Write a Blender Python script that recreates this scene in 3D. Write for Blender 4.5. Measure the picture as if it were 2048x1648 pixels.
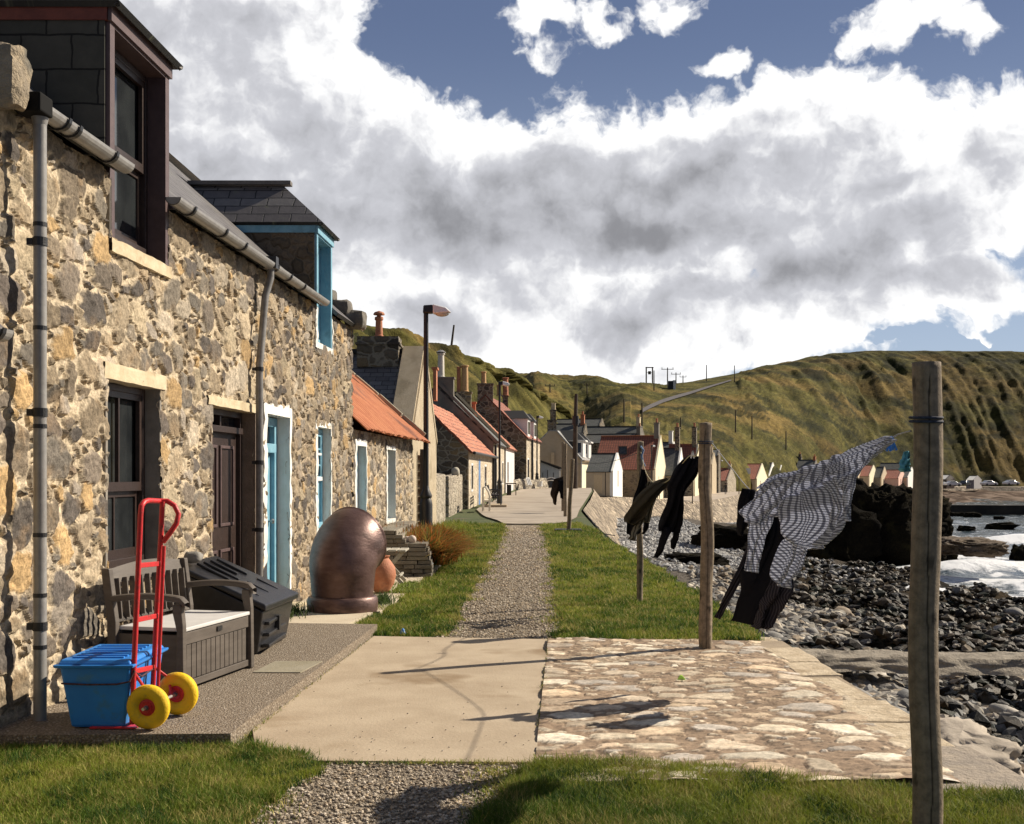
import bpy, bmesh, math, random
import numpy as np
from mathutils import Vector, Matrix, noise as mnoise
from mathutils.bvhtree import BVHTree

for o in list(bpy.data.objects): bpy.data.objects.remove(o)
scene = bpy.context.scene
COL = scene.collection

# ------------------------------------------------------------------ camera
F = 2300.0; CX = 1024.0; HY = 949.0; H = 1.5; K = F/1600.0
cd = bpy.data.cameras.new("camera"); cam = bpy.data.objects.new("camera", cd); COL.objects.link(cam)
cam.location = (0, 0, H); cam.rotation_euler = (math.pi/2, 0, 0)
cd.sensor_width = 36; cd.lens = F/2048*36; cd.shift_y = (HY-824)/2048
cd.clip_start = 0.1; cd.clip_end = 6000
scene.camera = cam
scene.view_settings.view_transform = 'Standard'; scene.view_settings.look = 'None'
scene.view_settings.exposure = 0.55; scene.view_settings.gamma = 1.0
scene.view_settings.use_curve_mapping = False
scene.cycles.max_bounces = 6; scene.cycles.diffuse_bounces = 3; scene.cycles.transparent_max_bounces = 8

# ------------------------------------------------------------------ sun
SUN = Vector((2.62, 1.25, 1.94)).normalized()
ld = bpy.data.lights.new("sun", 'SUN'); ld.energy = 4.9; ld.angle = math.radians(0.55); ld.color = (1.0, 0.89, 0.73)
sun = bpy.data.objects.new("sun", ld); COL.objects.link(sun)
sun.rotation_euler = (-SUN).to_track_quat('-Z', 'Y').to_euler(); sun.location = (30, 15, 30)

# ------------------------------------------------------------------ node helper
class NT:
    def __init__(s, tree): s.t = tree; s.n = tree.nodes; s.l = tree.links
    def node(s, typ, **kw):
        n = s.n.new(typ)
        for k, v in kw.items(): setattr(n, k, v)
        return n
    def put(s, sock, v):
        if isinstance(v, bpy.types.NodeSocket): s.l.new(v, sock)
        elif v is not None:
            if hasattr(sock.default_value, '__len__') and not hasattr(v, '__len__'): v = [v]*len(sock.default_value)
            if hasattr(v, '__len__') and len(v) == 3 and len(sock.default_value) == 4: v = (*v, 1)
            sock.default_value = v
    def m(s, op, a, b=None, c=None, clamp=False):
        n = s.node('ShaderNodeMath', operation=op, use_clamp=clamp)
        s.put(n.inputs[0], a); s.put(n.inputs[1], b); s.put(n.inputs[2], c)
        return n.outputs[0]
    def vm(s, op, a, b=None, c=None):
        n = s.node('ShaderNodeVectorMath', operation=op)
        s.put(n.inputs[0], a); s.put(n.inputs[1], b); s.put(n.inputs[2], c)
        return n.outputs['Value'] if op in ('LENGTH', 'DOT_PRODUCT', 'DISTANCE') else n.outputs[0]
    def mix(s, f, a, b, typ='MIX'):
        n = s.node('ShaderNodeMix', data_type='RGBA', blend_type=typ)
        s.put(n.inputs[0], f); s.put(n.inputs[6], a); s.put(n.inputs[7], b)
        return n.outputs[2]
    def ss(s, x, a, b, lo=0.0, hi=1.0):
        n = s.node('ShaderNodeMapRange', interpolation_type='SMOOTHSTEP')
        s.put(n.inputs[0], x); n.inputs[1].default_value = a; n.inputs[2].default_value = b
        n.inputs[3].default_value = lo; n.inputs[4].default_value = hi
        return n.outputs[0]
    def noise(s, vec, scale, detail=6, rough=0.55, dist=0.0, dim='3D', color=False):
        n = s.node('ShaderNodeTexNoise', noise_dimensions=dim)
        s.put(n.inputs['Vector'], vec); s.put(n.inputs['Scale'], scale)
        n.inputs['Detail'].default_value = detail; n.inputs['Roughness'].default_value = rough
        n.inputs['Distortion'].default_value = dist
        return n.outputs['Color' if color else 'Fac']
    def comb(s, x, y, z):
        n = s.node('ShaderNodeCombineXYZ'); s.put(n.inputs[0], x); s.put(n.inputs[1], y); s.put(n.inputs[2], z)
        return n.outputs[0]
    def sep(s, v):
        n = s.node('ShaderNodeSeparateXYZ'); s.put(n.inputs[0], v); return n.outputs

# ------------------------------------------------------------------ world: sky and clouds
world = bpy.data.worlds.new("World"); scene.world = world; world.use_nodes = True
world.node_tree.nodes.clear()
w = NT(world.node_tree)
sky = w.node('ShaderNodeTexSky', sky_type='NISHITA'); sky.sun_disc = False
sky.sun_elevation = math.asin(SUN.z); sky.sun_rotation = math.atan2(SUN.x, SUN.y)
sky.altitude = 0; sky.air_density = 1.0; sky.dust_density = 0.6; sky.ozone_density = 2.0
gen = w.node('ShaderNodeTexCoord').outputs['Generated']
sx = w.sep(gen)
az = w.m('ARCTAN2', sx[0], sx[1])
hd = w.m('SQRT', w.m('ADD', w.m('MULTIPLY', sx[0], sx[0]), w.m('MULTIPLY', sx[1], sx[1])))
el = w.m('DIVIDE', sx[2], w.m('MAXIMUM', hd, 0.05))
el = w.m('MINIMUM', el, 4.0)
p = w.comb(az, el, 0.0)
def ae(px, py):
    a = math.atan((px-CX)/F); return a, (HY-py)/F*math.cos(a)
warpn = w.noise(p, 9.0, 5, 0.6, 0, '2D', True)
pw = w.vm('MULTIPLY_ADD', w.vm('SUBTRACT', warpn, (0.5, 0.5, 0.5)), (0.09, 0.09, 0.0), p)
def field(blobs, vec):
    cur = None
    for (bx, by, rx, ry, wt) in blobs:
        a, e = ae(bx, by); ia, ie = F/rx, F/ry
        l = w.vm('LENGTH', w.vm('MULTIPLY_ADD', vec, (ia, ie, 0), (-a*ia, -e*ie, 0)))
        v = w.m('MULTIPLY_ADD', l, -wt, wt)
        cur = v if cur is None else w.m('MAXIMUM', cur, v)
    return cur
mask_blobs = [(520, 330, 360, 430, 1.0), (540, 60, 260, 190, .8), (800, 330, 260, 170, 1.0), (900, 500, 420, 260, 1.2),
    (1080, 360, 250, 170, 1.0), (1300, 420, 420, 240, 1.2), (1620, 300, 190, 200, 1.0), (1700, 420, 360, 260, 1.2),
    (1960, 330, 230, 190, 1.0), (1450, 300, 200, 140, .8), (1300, 620, 700, 160, 1.0), (900, 640, 420, 170, 1.0),
    (1060, 20, 120, 60, .42), (1190, 15, 80, 55, .42), (1340, 25, 75, 45, .30), (1440, 135, 75, 40, .42), (1780, 60, 80, 60, .38),
    (1890, 25, 80, 45, .38), (1980, 70, 85, 60, .40), (1920, 560, 200, 80, .8), (200, 200, 500, 600, 1.0),
    (-600, 200, 700, 500, .8), (2700, 300, 400, 260, .8), (3600, 500, 500, 200, .6)]
nz = w.noise(pw, 16.0, 9, 0.62, 0.0, '2D')
nz2 = w.noise(pw, 5.0, 3, 0.5, 0.0, '2D')
def billow(v, sc, det=3.0, ro=.5):
    n = w.node('ShaderNodeTexVoronoi', feature='SMOOTH_F1', voronoi_dimensions='2D'); n.normalize = True
    w.put(n.inputs['Vector'], v); n.inputs['Scale'].default_value = sc; n.inputs['Detail'].default_value = det
    n.inputs['Roughness'].default_value = ro; n.inputs['Smoothness'].default_value = .35
    return w.m('SUBTRACT', 1.0, n.outputs['Distance'])
pb = w.vm('MULTIPLY_ADD', w.vm('SUBTRACT', w.noise(p, 22.0, 4, .6, 0, '2D', True), (0.5, 0.5, 0.5)), (0.035, 0.035, 0.0), p)
bl1 = billow(pb, 11.5, 4.0, .55); bl2 = billow(w.vm('ADD', pb, (.012, .016, 0)), 11.5, 4.0, .55)
dens = field(mask_blobs, pw)
dens = w.m('MAXIMUM', dens, -0.6)
dens = w.m('ADD', dens, w.m('MULTIPLY_ADD', nz, 0.80, -0.39))
dens = w.m('ADD', dens, w.m('MULTIPLY_ADD', bl1, 1.1, -0.80))
# low thin blue gaps
gaps = field([(2010, 692, 240, 26, 1.3), (2040, 655, 90, 18, .7)], pw)
dens = w.m('SUBTRACT', dens, w.m('MULTIPLY', w.m('MAXIMUM', gaps, 0.0), 1.6))
mask = w.ss(dens, 0.0, 0.20)
# away from the view the sky is half open blue
wrap = w.ss(w.m('ABSOLUTE', az), 1.0, 1.6)
hi = w.ss(el, 0.55, 0.95)
openb = w.m('MAXIMUM', wrap, hi)
far_c = w.ss(w.noise(gen, 2.4, 6, 0.55), 0.52, 0.66)
mask = w.mix(openb, mask, far_c)
# relief: compare the noise with itself moved towards the sun
off = (0.018, 0.020, 0)
pr = w.vm('ADD', pw, off)
r1 = w.noise(pw, 11.0, 8, 0.6, 0, '2D'); r2 = w.noise(pr, 11.0, 8, 0.6, 0, '2D')
relief = w.m('ADD', w.m('MULTIPLY', w.m('SUBTRACT', r1, r2), 0.75), w.m('MULTIPLY', w.m('SUBTRACT', bl1, bl2), 2.3))
grey_blobs = [(560, 240, 330, 170, .42), (620, 420, 330, 110, .75), (960, 400, 330, 110, .95), (1330, 400, 340, 110, 1.15), (1420, 320, 120, 50, .8),
    (1250, 470, 500, 60, .8), (1680, 560, 320, 60, 1.2), (1560, 630, 260, 50, .8), (1850, 470, 180, 60, .7), (1250, 630, 240, 38, .7), (430, 90, 130, 80, .5),
    (1950, 600, 180, 60, .6), (830, 640, 120, 60, .45), (1790, 350, 120, 40, .6)]
pg = w.vm('MULTIPLY_ADD', w.vm('SUBTRACT', w.noise(p, 8.0, 3, 0.5, 0, '2D', True), (0.5, 0.5, 0.5)), (0.16, 0.12, 0.0), p)
greyf = None
for (bx, by, rx, ry, wt) in grey_blobs:
    a, e = ae(bx, by); rx *= 1.35; ry *= 1.35; ia, ie = F/rx, F/ry
    v = w.ss(w.vm('LENGTH', w.vm('MULTIPLY_ADD', pg, (ia, ie, 0), (-a*ia, -e*ie, 0))), 0.0, 1.0, wt*.62, 0.0)
    greyf = v if greyf is None else w.m('ADD', greyf, v)
greyf = w.m('MULTIPLY', greyf, w.m('MULTIPLY_ADD', nz2, 0.8, 0.75))
greyf = w.m('SUBTRACT', greyf, relief)
greyf = w.m('ADD', greyf, w.m('MULTIPLY', w.m('SUBTRACT', nz, 0.5), 0.14), None, False)
core = w.ss(dens, 0.12, 0.80)
g = w.m('ADD', w.m('MULTIPLY', core, 0.30), w.m('MULTIPLY', greyf, 0.47))
g = w.m('MINIMUM', w.m('MAXIMUM', g, 0.0), 1.0)
ccol = w.mix(w.ss(g, 0.10, 0.42), (7.4, 7.4, 7.4), (4.3, 4.35, 4.65))
ccol = w.mix(w.ss(g, 0.30, 0.95), ccol, (1.95, 1.97, 2.12))
thin = w.ss(dens, 0.10, 0.42)
skyc = w.mix(1.0, sky.outputs[0], (0.80, 0.86, 1.02), 'MULTIPLY')
skyv = w.mix(0.85, skyc, w.mix(w.ss(el, 0.0, 0.42), (3.0, 3.6, 4.5), (.78, 1.02, 1.72)))
# high behind and above: darker blue
ccol = w.mix(openb, ccol, (2.5, 2.5, 2.6))
skyv = w.mix(openb, skyv, (.60, .82, 1.35))
final = w.mix(mask, skyv, ccol)
bg = w.node('ShaderNodeBackground'); w.put(bg.inputs[0], final); bg.inputs[1].default_value = 0.1
wo = w.node('ShaderNodeOutputWorld'); w.l.new(bg.outputs[0], wo.inputs[0])

# ------------------------------------------------------------------ geometry helpers
rnd = random.Random(7)
def P(px, py, Y): return Vector(((px-CX)/F*Y, Y, H-(py-HY)/F*Y))
def G(px, py, z=0.0):
    Y = (H-z)*F/(py-HY); return Vector(((px-CX)/F*Y, Y, z))
WS = 0.082*1600/F
def wy(px, o=0.0): return (3.29-o)/(WS-(px-CX)/F)
def W(Y, o, z): return Vector((-3.29+WS*Y+o, Y, z))
def zy(py, Y): return H-(py-HY)/F*Y

def wloc(o):
    v = Vector(o.location)
    while o.parent: o = o.parent; v = v+Vector(o.location)
    return v
def thing(name, label, cat, loc=(0, 0, 0), group=None, rz=0):
    o = bpy.data.objects.new(name, None); COL.objects.link(o); o.location = loc; o.rotation_euler = (0, 0, rz)
    o.empty_display_size = .2
    o['label'] = label; o['category'] = cat
    if group: o['group'] = group
    return o
def tag(o, label=None, cat=None, group=None, kind=None):
    if label: o['label'] = label
    if cat: o['category'] = cat
    if group: o['group'] = group
    if kind: o['kind'] = kind
    return o
def dup(root, loc, rz=None, label=None, scale=None, group=None):
    r = root.copy(); COL.objects.link(r); r.location = loc
    if rz is not None: r.rotation_euler = (0, 0, rz)
    if scale: r.scale = (scale,)*3
    if label: r['label'] = label
    if group: r['group'] = group
    for ch in [c for c in bpy.data.objects if c.parent == root]:
        c = ch.copy(); COL.objects.link(c); c.parent = r
        for gch in [d for d in bpy.data.objects if d.parent == ch]:
            d = gch.copy(); COL.objects.link(d); d.parent = c
    return r

class MB:
    def __init__(s): s.v = []; s.f = []; s.uv = []
    def quad(s, a, b, c, d):
        i = len(s.v); s.v += [Vector(a), Vector(b), Vector(c), Vector(d)]; s.f.append((i, i+1, i+2, i+3)); return s
    def poly(s, pts):
        i = len(s.v); s.v += [Vector(q) for q in pts]; s.f.append(tuple(range(i, i+len(pts)))); return s
    def hexa(s, p):   # p: 8 points, bottom 4 ccw, top 4 ccw
        i = len(s.v); s.v += [Vector(q) for q in p]
        for f in ((3, 2, 1, 0), (4, 5, 6, 7), (0, 1, 5, 4), (1, 2, 6, 5), (2, 3, 7, 6), (3, 0, 4, 7)): s.f.append(tuple(i+k for k in f))
        return s
    def box(s, x0, x1, y0, y1, z0, z1, M=None):
        p = [Vector(q) for q in ((x0, y0, z0), (x1, y0, z0), (x1, y1, z0), (x0, y1, z0), (x0, y0, z1), (x1, y0, z1), (x1, y1, z1), (x0, y1, z1))]
        if M: p = [M @ q for q in p]
        return s.hexa(p)
    def wbox(s, Y0, Y1, o0, o1, z0, z1):
        return s.hexa([W(Y0, o0, z0), W(Y0, o1, z0), W(Y1, o1, z0), W(Y1, o0, z0), W(Y0, o0, z1), W(Y0, o1, z1), W(Y1, o1, z1), W(Y1, o0, z1)])
    def bar(s, a, b, wd, ht=None, up=(0, 0, 1)):
        a = Vector(a); b = Vector(b); ht = ht or wd; d = (b-a).normalized(); up = Vector(up)
        if abs(d.dot(up)) > .98: up = Vector((0, 1, 0)) if abs(d.y) < .9 else Vector((1, 0, 0))
        sd = d.cross(up).normalized(); u2 = sd.cross(d).normalized()
        p = []
        for c in (a, b):
            for (q, r) in ((-1, -1), (1, -1), (1, 1), (-1, 1)): p.append(c+sd*q*wd/2+u2*r*ht/2)
        return s.hexa(p)
    def tube(s, path, r, n=10, caps=True):
        path = [Vector(q) for q in path]; m = len(path)
        rs = r if hasattr(r, '__len__') else [r]*m
        base = len(s.v); prev = None
        for i, c in enumerate(path):
            d = (path[min(i+1, m-1)]-path[max(i-1, 0)])
            d = d.normalized() if d.length > 1e-9 else Vector((0, 0, 1))
            if prev is None:
                t = Vector((0, 0, 1)) if abs(d.z) < .9 else Vector((0, 1, 0))
                sd = d.cross(t).normalized()
            else:
                sd = (prev-d*prev.dot(d)).normalized()
            prev = sd; u = d.cross(sd)
            for k in range(n):
                a = 2*math.pi*k/n; s.v.append(c+(sd*math.cos(a)+u*math.sin(a))*rs[i])
        for i in range(m-1):
            for k in range(n):
                k2 = (k+1) % n
                s.f.append((base+i*n+k, base+i*n+k2, base+(i+1)*n+k2, base+(i+1)*n+k))
        if caps:
            s.f.append(tuple(base+k for k in reversed(range(n)))); s.f.append(tuple(base+(m-1)*n+k for k in range(n)))
        return s
    def lathe(s, prof, n=24, c=(0, 0, 0), M=None):
        base = len(s.v); c = Vector(c)
        for (r, z) in prof:
            for k in range(n):
                a = 2*math.pi*k/n; q = Vector((r*math.cos(a), r*math.sin(a), z))
                s.v.append((M @ q if M else q)+c)
        for i in range(len(prof)-1):
            for k in range(n):
                k2 = (k+1) % n
                s.f.append((base+i*n+k, base+i*n+k2, base+(i+1)*n+k2, base+(i+1)*n+k))
        if prof[0][0] > 1e-4: s.f.append(tuple(base+k for k in reversed(range(n))))
        if prof[-1][0] > 1e-4: s.f.append(tuple(base+(len(prof)-1)*n+k for k in range(n)))
        return s
    def prism(s, poly, vec):
        i = len(s.v); n = len(poly); vec = Vector(vec)
        s.v += [Vector(q) for q in poly]+[Vector(q)+vec for q in poly]
        s.f.append(tuple(i+k for k in reversed(range(n)))); s.f.append(tuple(i+n+k for k in range(n)))
        for k in range(n): s.f.append((i+k, i+(k+1) % n, i+n+(k+1) % n, i+n+k))
        return s
    def grid(s, fn, nu, nv, uvs=None, close=False):
        i = len(s.v)
        for a in range(nu+1):
            for b in range(nv+1): s.v.append(Vector(fn(a/nu, b/nv)))
        for a in range(nu):
            for b in range(nv):
                s.f.append((i+a*(nv+1)+b, i+(a+1)*(nv+1)+b, i+(a+1)*(nv+1)+b+1, i+a*(nv+1)+b+1))
        return s
    def build(s, name, mat, parent=None, smooth=False, bevel=0, world=True, uv=None, subsurf=0, solid=0):
        me = bpy.data.meshes.new(name)
        off = wloc(parent) if (parent is not None and world) else Vector((0, 0, 0))
        me.from_pydata([tuple(q-off) for q in s.v], [], s.f); 
        if smooth is True:
            me.polygons.foreach_set('use_smooth', [True]*len(me.polygons))
        me.update()
        o = bpy.data.objects.new(name, me); COL.objects.link(o)
        if parent is not None: o.parent = parent
        if mat: me.materials.append(mat)
        if uv is not None:
            ul = me.uv_layers.new(name='uv')
            co = [uv(s.v[l.vertex_index]) for l in me.loops]
            ul.data.foreach_set('uv', [c for q in co for c in q])
        bm = bmesh.new(); bm.from_mesh(me); bmesh.ops.recalc_face_normals(bm, faces=bm.faces)
        if smooth == 'auto':
            for fc in bm.faces: fc.smooth = True
            for e in bm.edges:
                if len(e.link_faces) == 2 and e.calc_face_angle(0) > .7: e.smooth = False
        bm.to_mesh(me); bm.free()
        if bevel:
            m = o.modifiers.new('bevel', 'BEVEL'); m.width = bevel; m.segments = 2; m.limit_method = 'ANGLE'
        if solid:
            m = o.modifiers.new('solid', 'SOLIDIFY'); m.thickness = solid; m.offset = 0
        if subsurf:
            m = o.modifiers.new('sub', 'SUBSURF'); m.levels = subsurf; m.render_levels = subsurf
        return o

def np_mesh(name, V, Fq, mat, col=None, smooth=False, parent=None, uv=None):
    """V (n,3), Fq (m,k)"""
    me = bpy.data.meshes.new(name); V = np.asarray(V, dtype=np.float32); Fq = np.asarray(Fq, dtype=np.int32)
    k = Fq.shape[1]; n = len(V); m = len(Fq)
    if parent is not None: V = V-np.array(wloc(parent), dtype=np.float32)
    me.vertices.add(n); me.vertices.foreach_set('co', V.ravel())
    me.loops.add(m*k); me.loops.foreach_set('vertex_index', Fq.ravel())
    me.polygons.add(m); me.polygons.foreach_set('loop_start', np.arange(0, m*k, k, dtype=np.int32))
    try: me.polygons.foreach_set('loop_total', np.full(m, k, dtype=np.int32))
    except Exception: pass
    me.polygons.foreach_set('use_smooth', np.full(m, bool(smooth)))
    if col is not None:
        at = me.attributes.new('col', 'FLOAT_COLOR', 'POINT')
        c4 = np.ones((n, 4), dtype=np.float32); c4[:, :3] = col; at.data.foreach_set('color', c4.ravel())
    if uv is not None:
        ul = me.uv_layers.new(name='uv'); ul.data.foreach_set('uv', np.asarray(uv, dtype=np.float32)[Fq.ravel()].ravel())
    me.update(calc_edges=True); me.validate()
    me.materials.append(mat)
    o = bpy.data.objects.new(name, me); COL.objects.link(o)
    if parent is not None: o.parent = parent
    return o

# numpy value noise
def _h(ix, iy, seed):
    x = (ix.astype(np.int64)*374761393+iy.astype(np.int64)*668265263+seed*2147483647) & 0xffffffff
    x = ((x ^ (x >> 13))*1274126177) & 0xffffffff
    x = (x ^ (x >> 16)) & 0xffffff
    return x/float(0xffffff)
def vn(x, y, seed=0):
    x = np.asarray(x, float); y = np.asarray(y, float)
    ix = np.floor(x); iy = np.floor(y); fx = x-ix; fy = y-iy
    fx = fx*fx*(3-2*fx); fy = fy*fy*(3-2*fy)
    a = _h(ix, iy, seed); b = _h(ix+1, iy, seed); c = _h(ix, iy+1, seed); d = _h(ix+1, iy+1, seed)
    return (a*(1-fx)+b*fx)*(1-fy)+(c*(1-fx)+d*fx)*fy
def fbm(x, y, seed=0, o=4, g=.5):
    t = 0; a = 1; s = 0
    for k in range(o): t = t+a*vn(x*2**k+k*17.3, y*2**k-k*9.1, seed+k); s += a; a *= g
    return t/s
def inpoly(x, y, poly):
    ins = np.zeros(np.shape(x), bool); n = len(poly)
    for i in range(n):
        x1, y1 = poly[i][0], poly[i][1]; x2, y2 = poly[(i+1) % n][0], poly[(i+1) % n][1]
        if y1 == y2: continue
        c = ((y1 > y) != (y2 > y)) & (x < (x2-x1)*(y-y1)/(y2-y1)+x1)
        ins ^= c
    return ins

# ------------------------------------------------------------------ materials
MATS = {}
def pm(name, c1, c2=None, scale=6.0, rough=0.7, bump=0.0, bscale=None, metal=0.0, detail=6, spec=0.4, coord='Object', c3=None, stretch=None, bdist=0.02, s3=None):
    if name in MATS: return MATS[name]
    m = bpy.data.materials.new(name); m.use_nodes = True; t = NT(m.node_tree)
    b = t.n['Principled BSDF']; b.inputs['Roughness'].default_value = rough; b.inputs['Metallic'].default_value = metal
    b.inputs['Specular IOR Level'].default_value = spec
    co = t.node('ShaderNodeTexCoord').outputs[coord]
    if stretch: co = t.vm('MULTIPLY', co, stretch)
    if c2 is None: t.put(b.inputs['Base Color'], c1)
    else:
        n1 = t.noise(co, scale, detail, .6)
        c = t.mix(t.ss(n1, .32, .68), c1, c2)
        if c3:
            n3 = t.noise(co, s3 or scale*.31, 4, .6)
            c = t.mix(t.ss(n3, .55, .7), c, c3)
        t.put(b.inputs['Base Color'], c)
    if bump:
        bn = t.node('ShaderNodeBump'); bn.inputs['Strength'].default_value = bump; bn.inputs['Distance'].default_value = bdist
        t.put(bn.inputs['Height'], t.noise(co, bscale or scale*4, 5, .65)); t.l.new(bn.outputs[0], b.inputs['Normal'])
    MATS[name] = m; return m
def attrmat(name, rough=0.85, bump=.5, bscale=60, bdist=.006, var=.35, vscale=40, spec=.3, trans=0, coord='Object'):
    if name in MATS: return MATS[name]
    m = bpy.data.materials.new(name); m.use_nodes = True; t = NT(m.node_tree)
    b = t.n['Principled BSDF']; b.inputs['Roughness'].default_value = rough; b.inputs['Specular IOR Level'].default_value = spec
    at = t.node('ShaderNodeAttribute', attribute_name='col').outputs['Color']
    co = t.node('ShaderNodeTexCoord').outputs[coord]
    if var:
        n1 = t.noise(co, vscale, 6, .65)
        f = t.m('MULTIPLY_ADD', t.ss(n1, .25, .75), var*2, 1-var)
        c = t.mix(1.0, at, t.comb(f, f, f), 'MULTIPLY')
    else: c = at
    t.put(b.inputs['Base Color'], c)
    if bump:
        bn = t.node('ShaderNodeBump'); bn.inputs['Strength'].default_value = bump; bn.inputs['Distance'].default_value = bdist
        t.put(bn.inputs['Height'], t.noise(co, bscale, 6, .7)); t.l.new(bn.outputs[0], b.inputs['Normal'])
    if trans:
        tr = t.node('ShaderNodeBsdfTranslucent'); t.put(tr.inputs[0], c)
        mx = t.node('ShaderNodeMixShader'); mx.inputs[0].default_value = trans
        t.l.new(b.outputs[0], mx.inputs[1]); t.l.new(tr.outputs[0], mx.inputs[2])
        t.l.new(mx.outputs[0], t.n['Material Output'].inputs[0])
    MATS[name] = m; return m
def brickmat(name, c1, c2, mortar, bw, bh, ms=.012, rough=.75, bump=.6, offset=.5, lichen=None, metal=0, spec=.4, bdist=.01):
    """courses along UV metres"""
    if name in MATS: return MATS[name]
    m = bpy.data.materials.new(name); m.use_nodes = True; t = NT(m.node_tree)
    b = t.n['Principled BSDF']; b.inputs['Roughness'].default_value = rough; b.inputs['Specular IOR Level'].default_value = spec
    uv = t.node('ShaderNodeTexCoord').outputs['UV']
    wn = t.noise(uv, 5, 3, .5, 0, '3D', True)
    uvw = t.vm('MULTIPLY_ADD', t.vm('SUBTRACT', wn, (.5, .5, .5)), (bh*.25, bh*.14, 0), uv)
    br = t.node('ShaderNodeTexBrick', offset=offset); t.put(br.inputs['Vector'], uvw)
    br.inputs['Scale'].default_value = 1; br.inputs['Brick Width'].default_value = bw; br.inputs['Row Height'].default_value = bh
    br.inputs['Mortar Size'].default_value = ms; br.inputs['Mortar Smooth'].default_value = .1; br.inputs['Bias'].default_value = 0
    t.put(br.inputs['Color1'], c1); t.put(br.inputs['Color2'], c2); t.put(br.inputs['Mortar'], mortar)
    nn = t.noise(uv, 9, 6, .6)
    f = t.m('MULTIPLY_ADD', nn, .8, .6); c = t.mix(1.0, br.outputs['Color'], t.comb(f, f, f), 'MULTIPLY')
    if lichen: c = t.mix(t.ss(t.noise(uv, 2.2, 6, .7), .56, .7), c, lichen)
    t.put(b.inputs['Base Color'], c)
    # each course tilts: sawtooth height
    sy = t.sep(uvw)[1]; saw = t.m('FRACT', t.m('DIVIDE', sy, bh))
    hgt = t.m('SUBTRACT', t.m('MULTIPLY', saw, -.6), t.m('MULTIPLY', br.outputs['Fac'], .9))
    hgt = t.m('ADD', hgt, t.m('MULTIPLY', t.noise(uv, 30, 4, .6), .25))
    bn = t.node('ShaderNodeBump'); bn.inputs['Strength'].default_value = bump; bn.inputs['Distance'].default_value = bdist
    t.put(bn.inputs['Height'], hgt); t.l.new(bn.outputs[0], b.inputs['Normal'])
    MATS[name] = m; return m
def rubblemat(name, cols, mortar, sc=(3.2, 3.2, 4.4), rough=.85, mw=.06, bump=.9, bdist=.03):
    """coursed rubble for walls seen from afar: cells of several stones in mortar"""
    if name in MATS: return MATS[name]
    m = bpy.data.materials.new(name); m.use_nodes = True; t = NT(m.node_tree)
    b = t.n['Principled BSDF']; b.inputs['Roughness'].default_value = rough; b.inputs['Specular IOR Level'].default_value = .2
    co = t.node('ShaderNodeTexCoord').outputs['Object']
    wn = t.noise(co, 2.5, 4, .6, 0, '3D', True)
    cw = t.vm('MULTIPLY_ADD', t.vm('SUBTRACT', wn, (.5, .5, .5)), (.35, .35, .25), co)
    cw = t.vm('MULTIPLY', cw, sc)
    v = t.node('ShaderNodeTexVoronoi', feature='F1'); t.put(v.inputs['Vector'], cw); v.inputs['Scale'].default_value = 1
    e = t.node('ShaderNodeTexVoronoi', feature='DISTANCE_TO_EDGE'); t.put(e.inputs['Vector'], cw); e.inputs['Scale'].default_value = 1
    hs = t.sep(v.outputs['Color'])
    c = t.mix(hs[0], cols[0], cols[1]); c = t.mix(t.ss(hs[1], .6, .75), c, cols[2])
    if len(cols) > 3: c = t.mix(t.ss(hs[2], .8, .9), c, cols[3])
    nn = t.noise(co, 14, 6, .65); f = t.m('MULTIPLY_ADD', nn, 1.0, .5)
    c = t.mix(1.0, c, t.comb(f, f, f), 'MULTIPLY')
    ed = t.m('ADD', e.outputs['Distance'], t.m('MULTIPLY_ADD', nn, .08, -.04))
    c = t.mix(t.ss(ed, mw*.5, mw*1.6), mortar, c)
    t.put(b.inputs['Base Color'], c)
    bn = t.node('ShaderNodeBump'); bn.inputs['Strength'].default_value = bump; bn.inputs['Distance'].default_value = bdist
    hgt = t.m('ADD', t.ss(ed, 0, .22), t.m('MULTIPLY', nn, .5))
    t.put(bn.inputs['Height'], hgt); t.l.new(bn.outputs[0], b.inputs['Normal'])
    MATS[name] = m; return m

M_rubble = attrmat('rubble stone', .9, .85, 38, .012, .38, 45)
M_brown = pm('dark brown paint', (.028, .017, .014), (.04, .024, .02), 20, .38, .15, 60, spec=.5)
M_brownlit = pm('sunlit brown paint', (.085, .055, .055), (.11, .072, .07), 12, .45, .1, 60)  # sunlight on the brown dormer front and mouldings put into the colour
M_blue = pm('pale blue paint', (.16, .36, .48), (.22, .43, .54), 9, .5, .2, 70, c3=(.13, .27, .34))
M_white = pm('white masonry paint', (.80, .80, .77), (.72, .71, .66), 7, .75, .5, 30, bdist=.01)
M_whitew = pm('white painted wood', (.78, .78, .77), (.70, .70, .68), 12, .5, .1)
M_glass = pm('window glass', (.012, .014, .016), (.03, .034, .036), 2.2, .06, spec=.8)
M_render = pm('grey lime render', (.20, .18, .155), (.27, .245, .21), 8, .9, .6, 40, bdist=.01)
M_sand = pm('yellow sandstone', (.52, .42, .27), (.62, .53, .37), 9, .85, .6, 50, c3=(.40, .31, .19), bdist=.008)
M_slate = brickmat('grey slate', (.11, .10, .10), (.19, .18, .175), (.02, .02, .02), .34, .17, .008, .5, .8, lichen=(.15, .16, .10))
M_slatebig = brickmat('hung slate', (.055, .055, .045), (.085, .08, .065), (.012, .012, .01), .36, .24, .007, .8, .9)
M_slatefar = brickmat('dark slate', (.075, .078, .07), (.12, .12, .11), (.03, .03, .03), .5, .3, .02, .6, .6, lichen=(.12, .13, .08))
M_tiled = brickmat('red pantile', (.34, .11, .065), (.27, .085, .05), (.12, .045, .03), .28, .34, .03, .75, 1.0, offset=0, bdist=.04)
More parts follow.
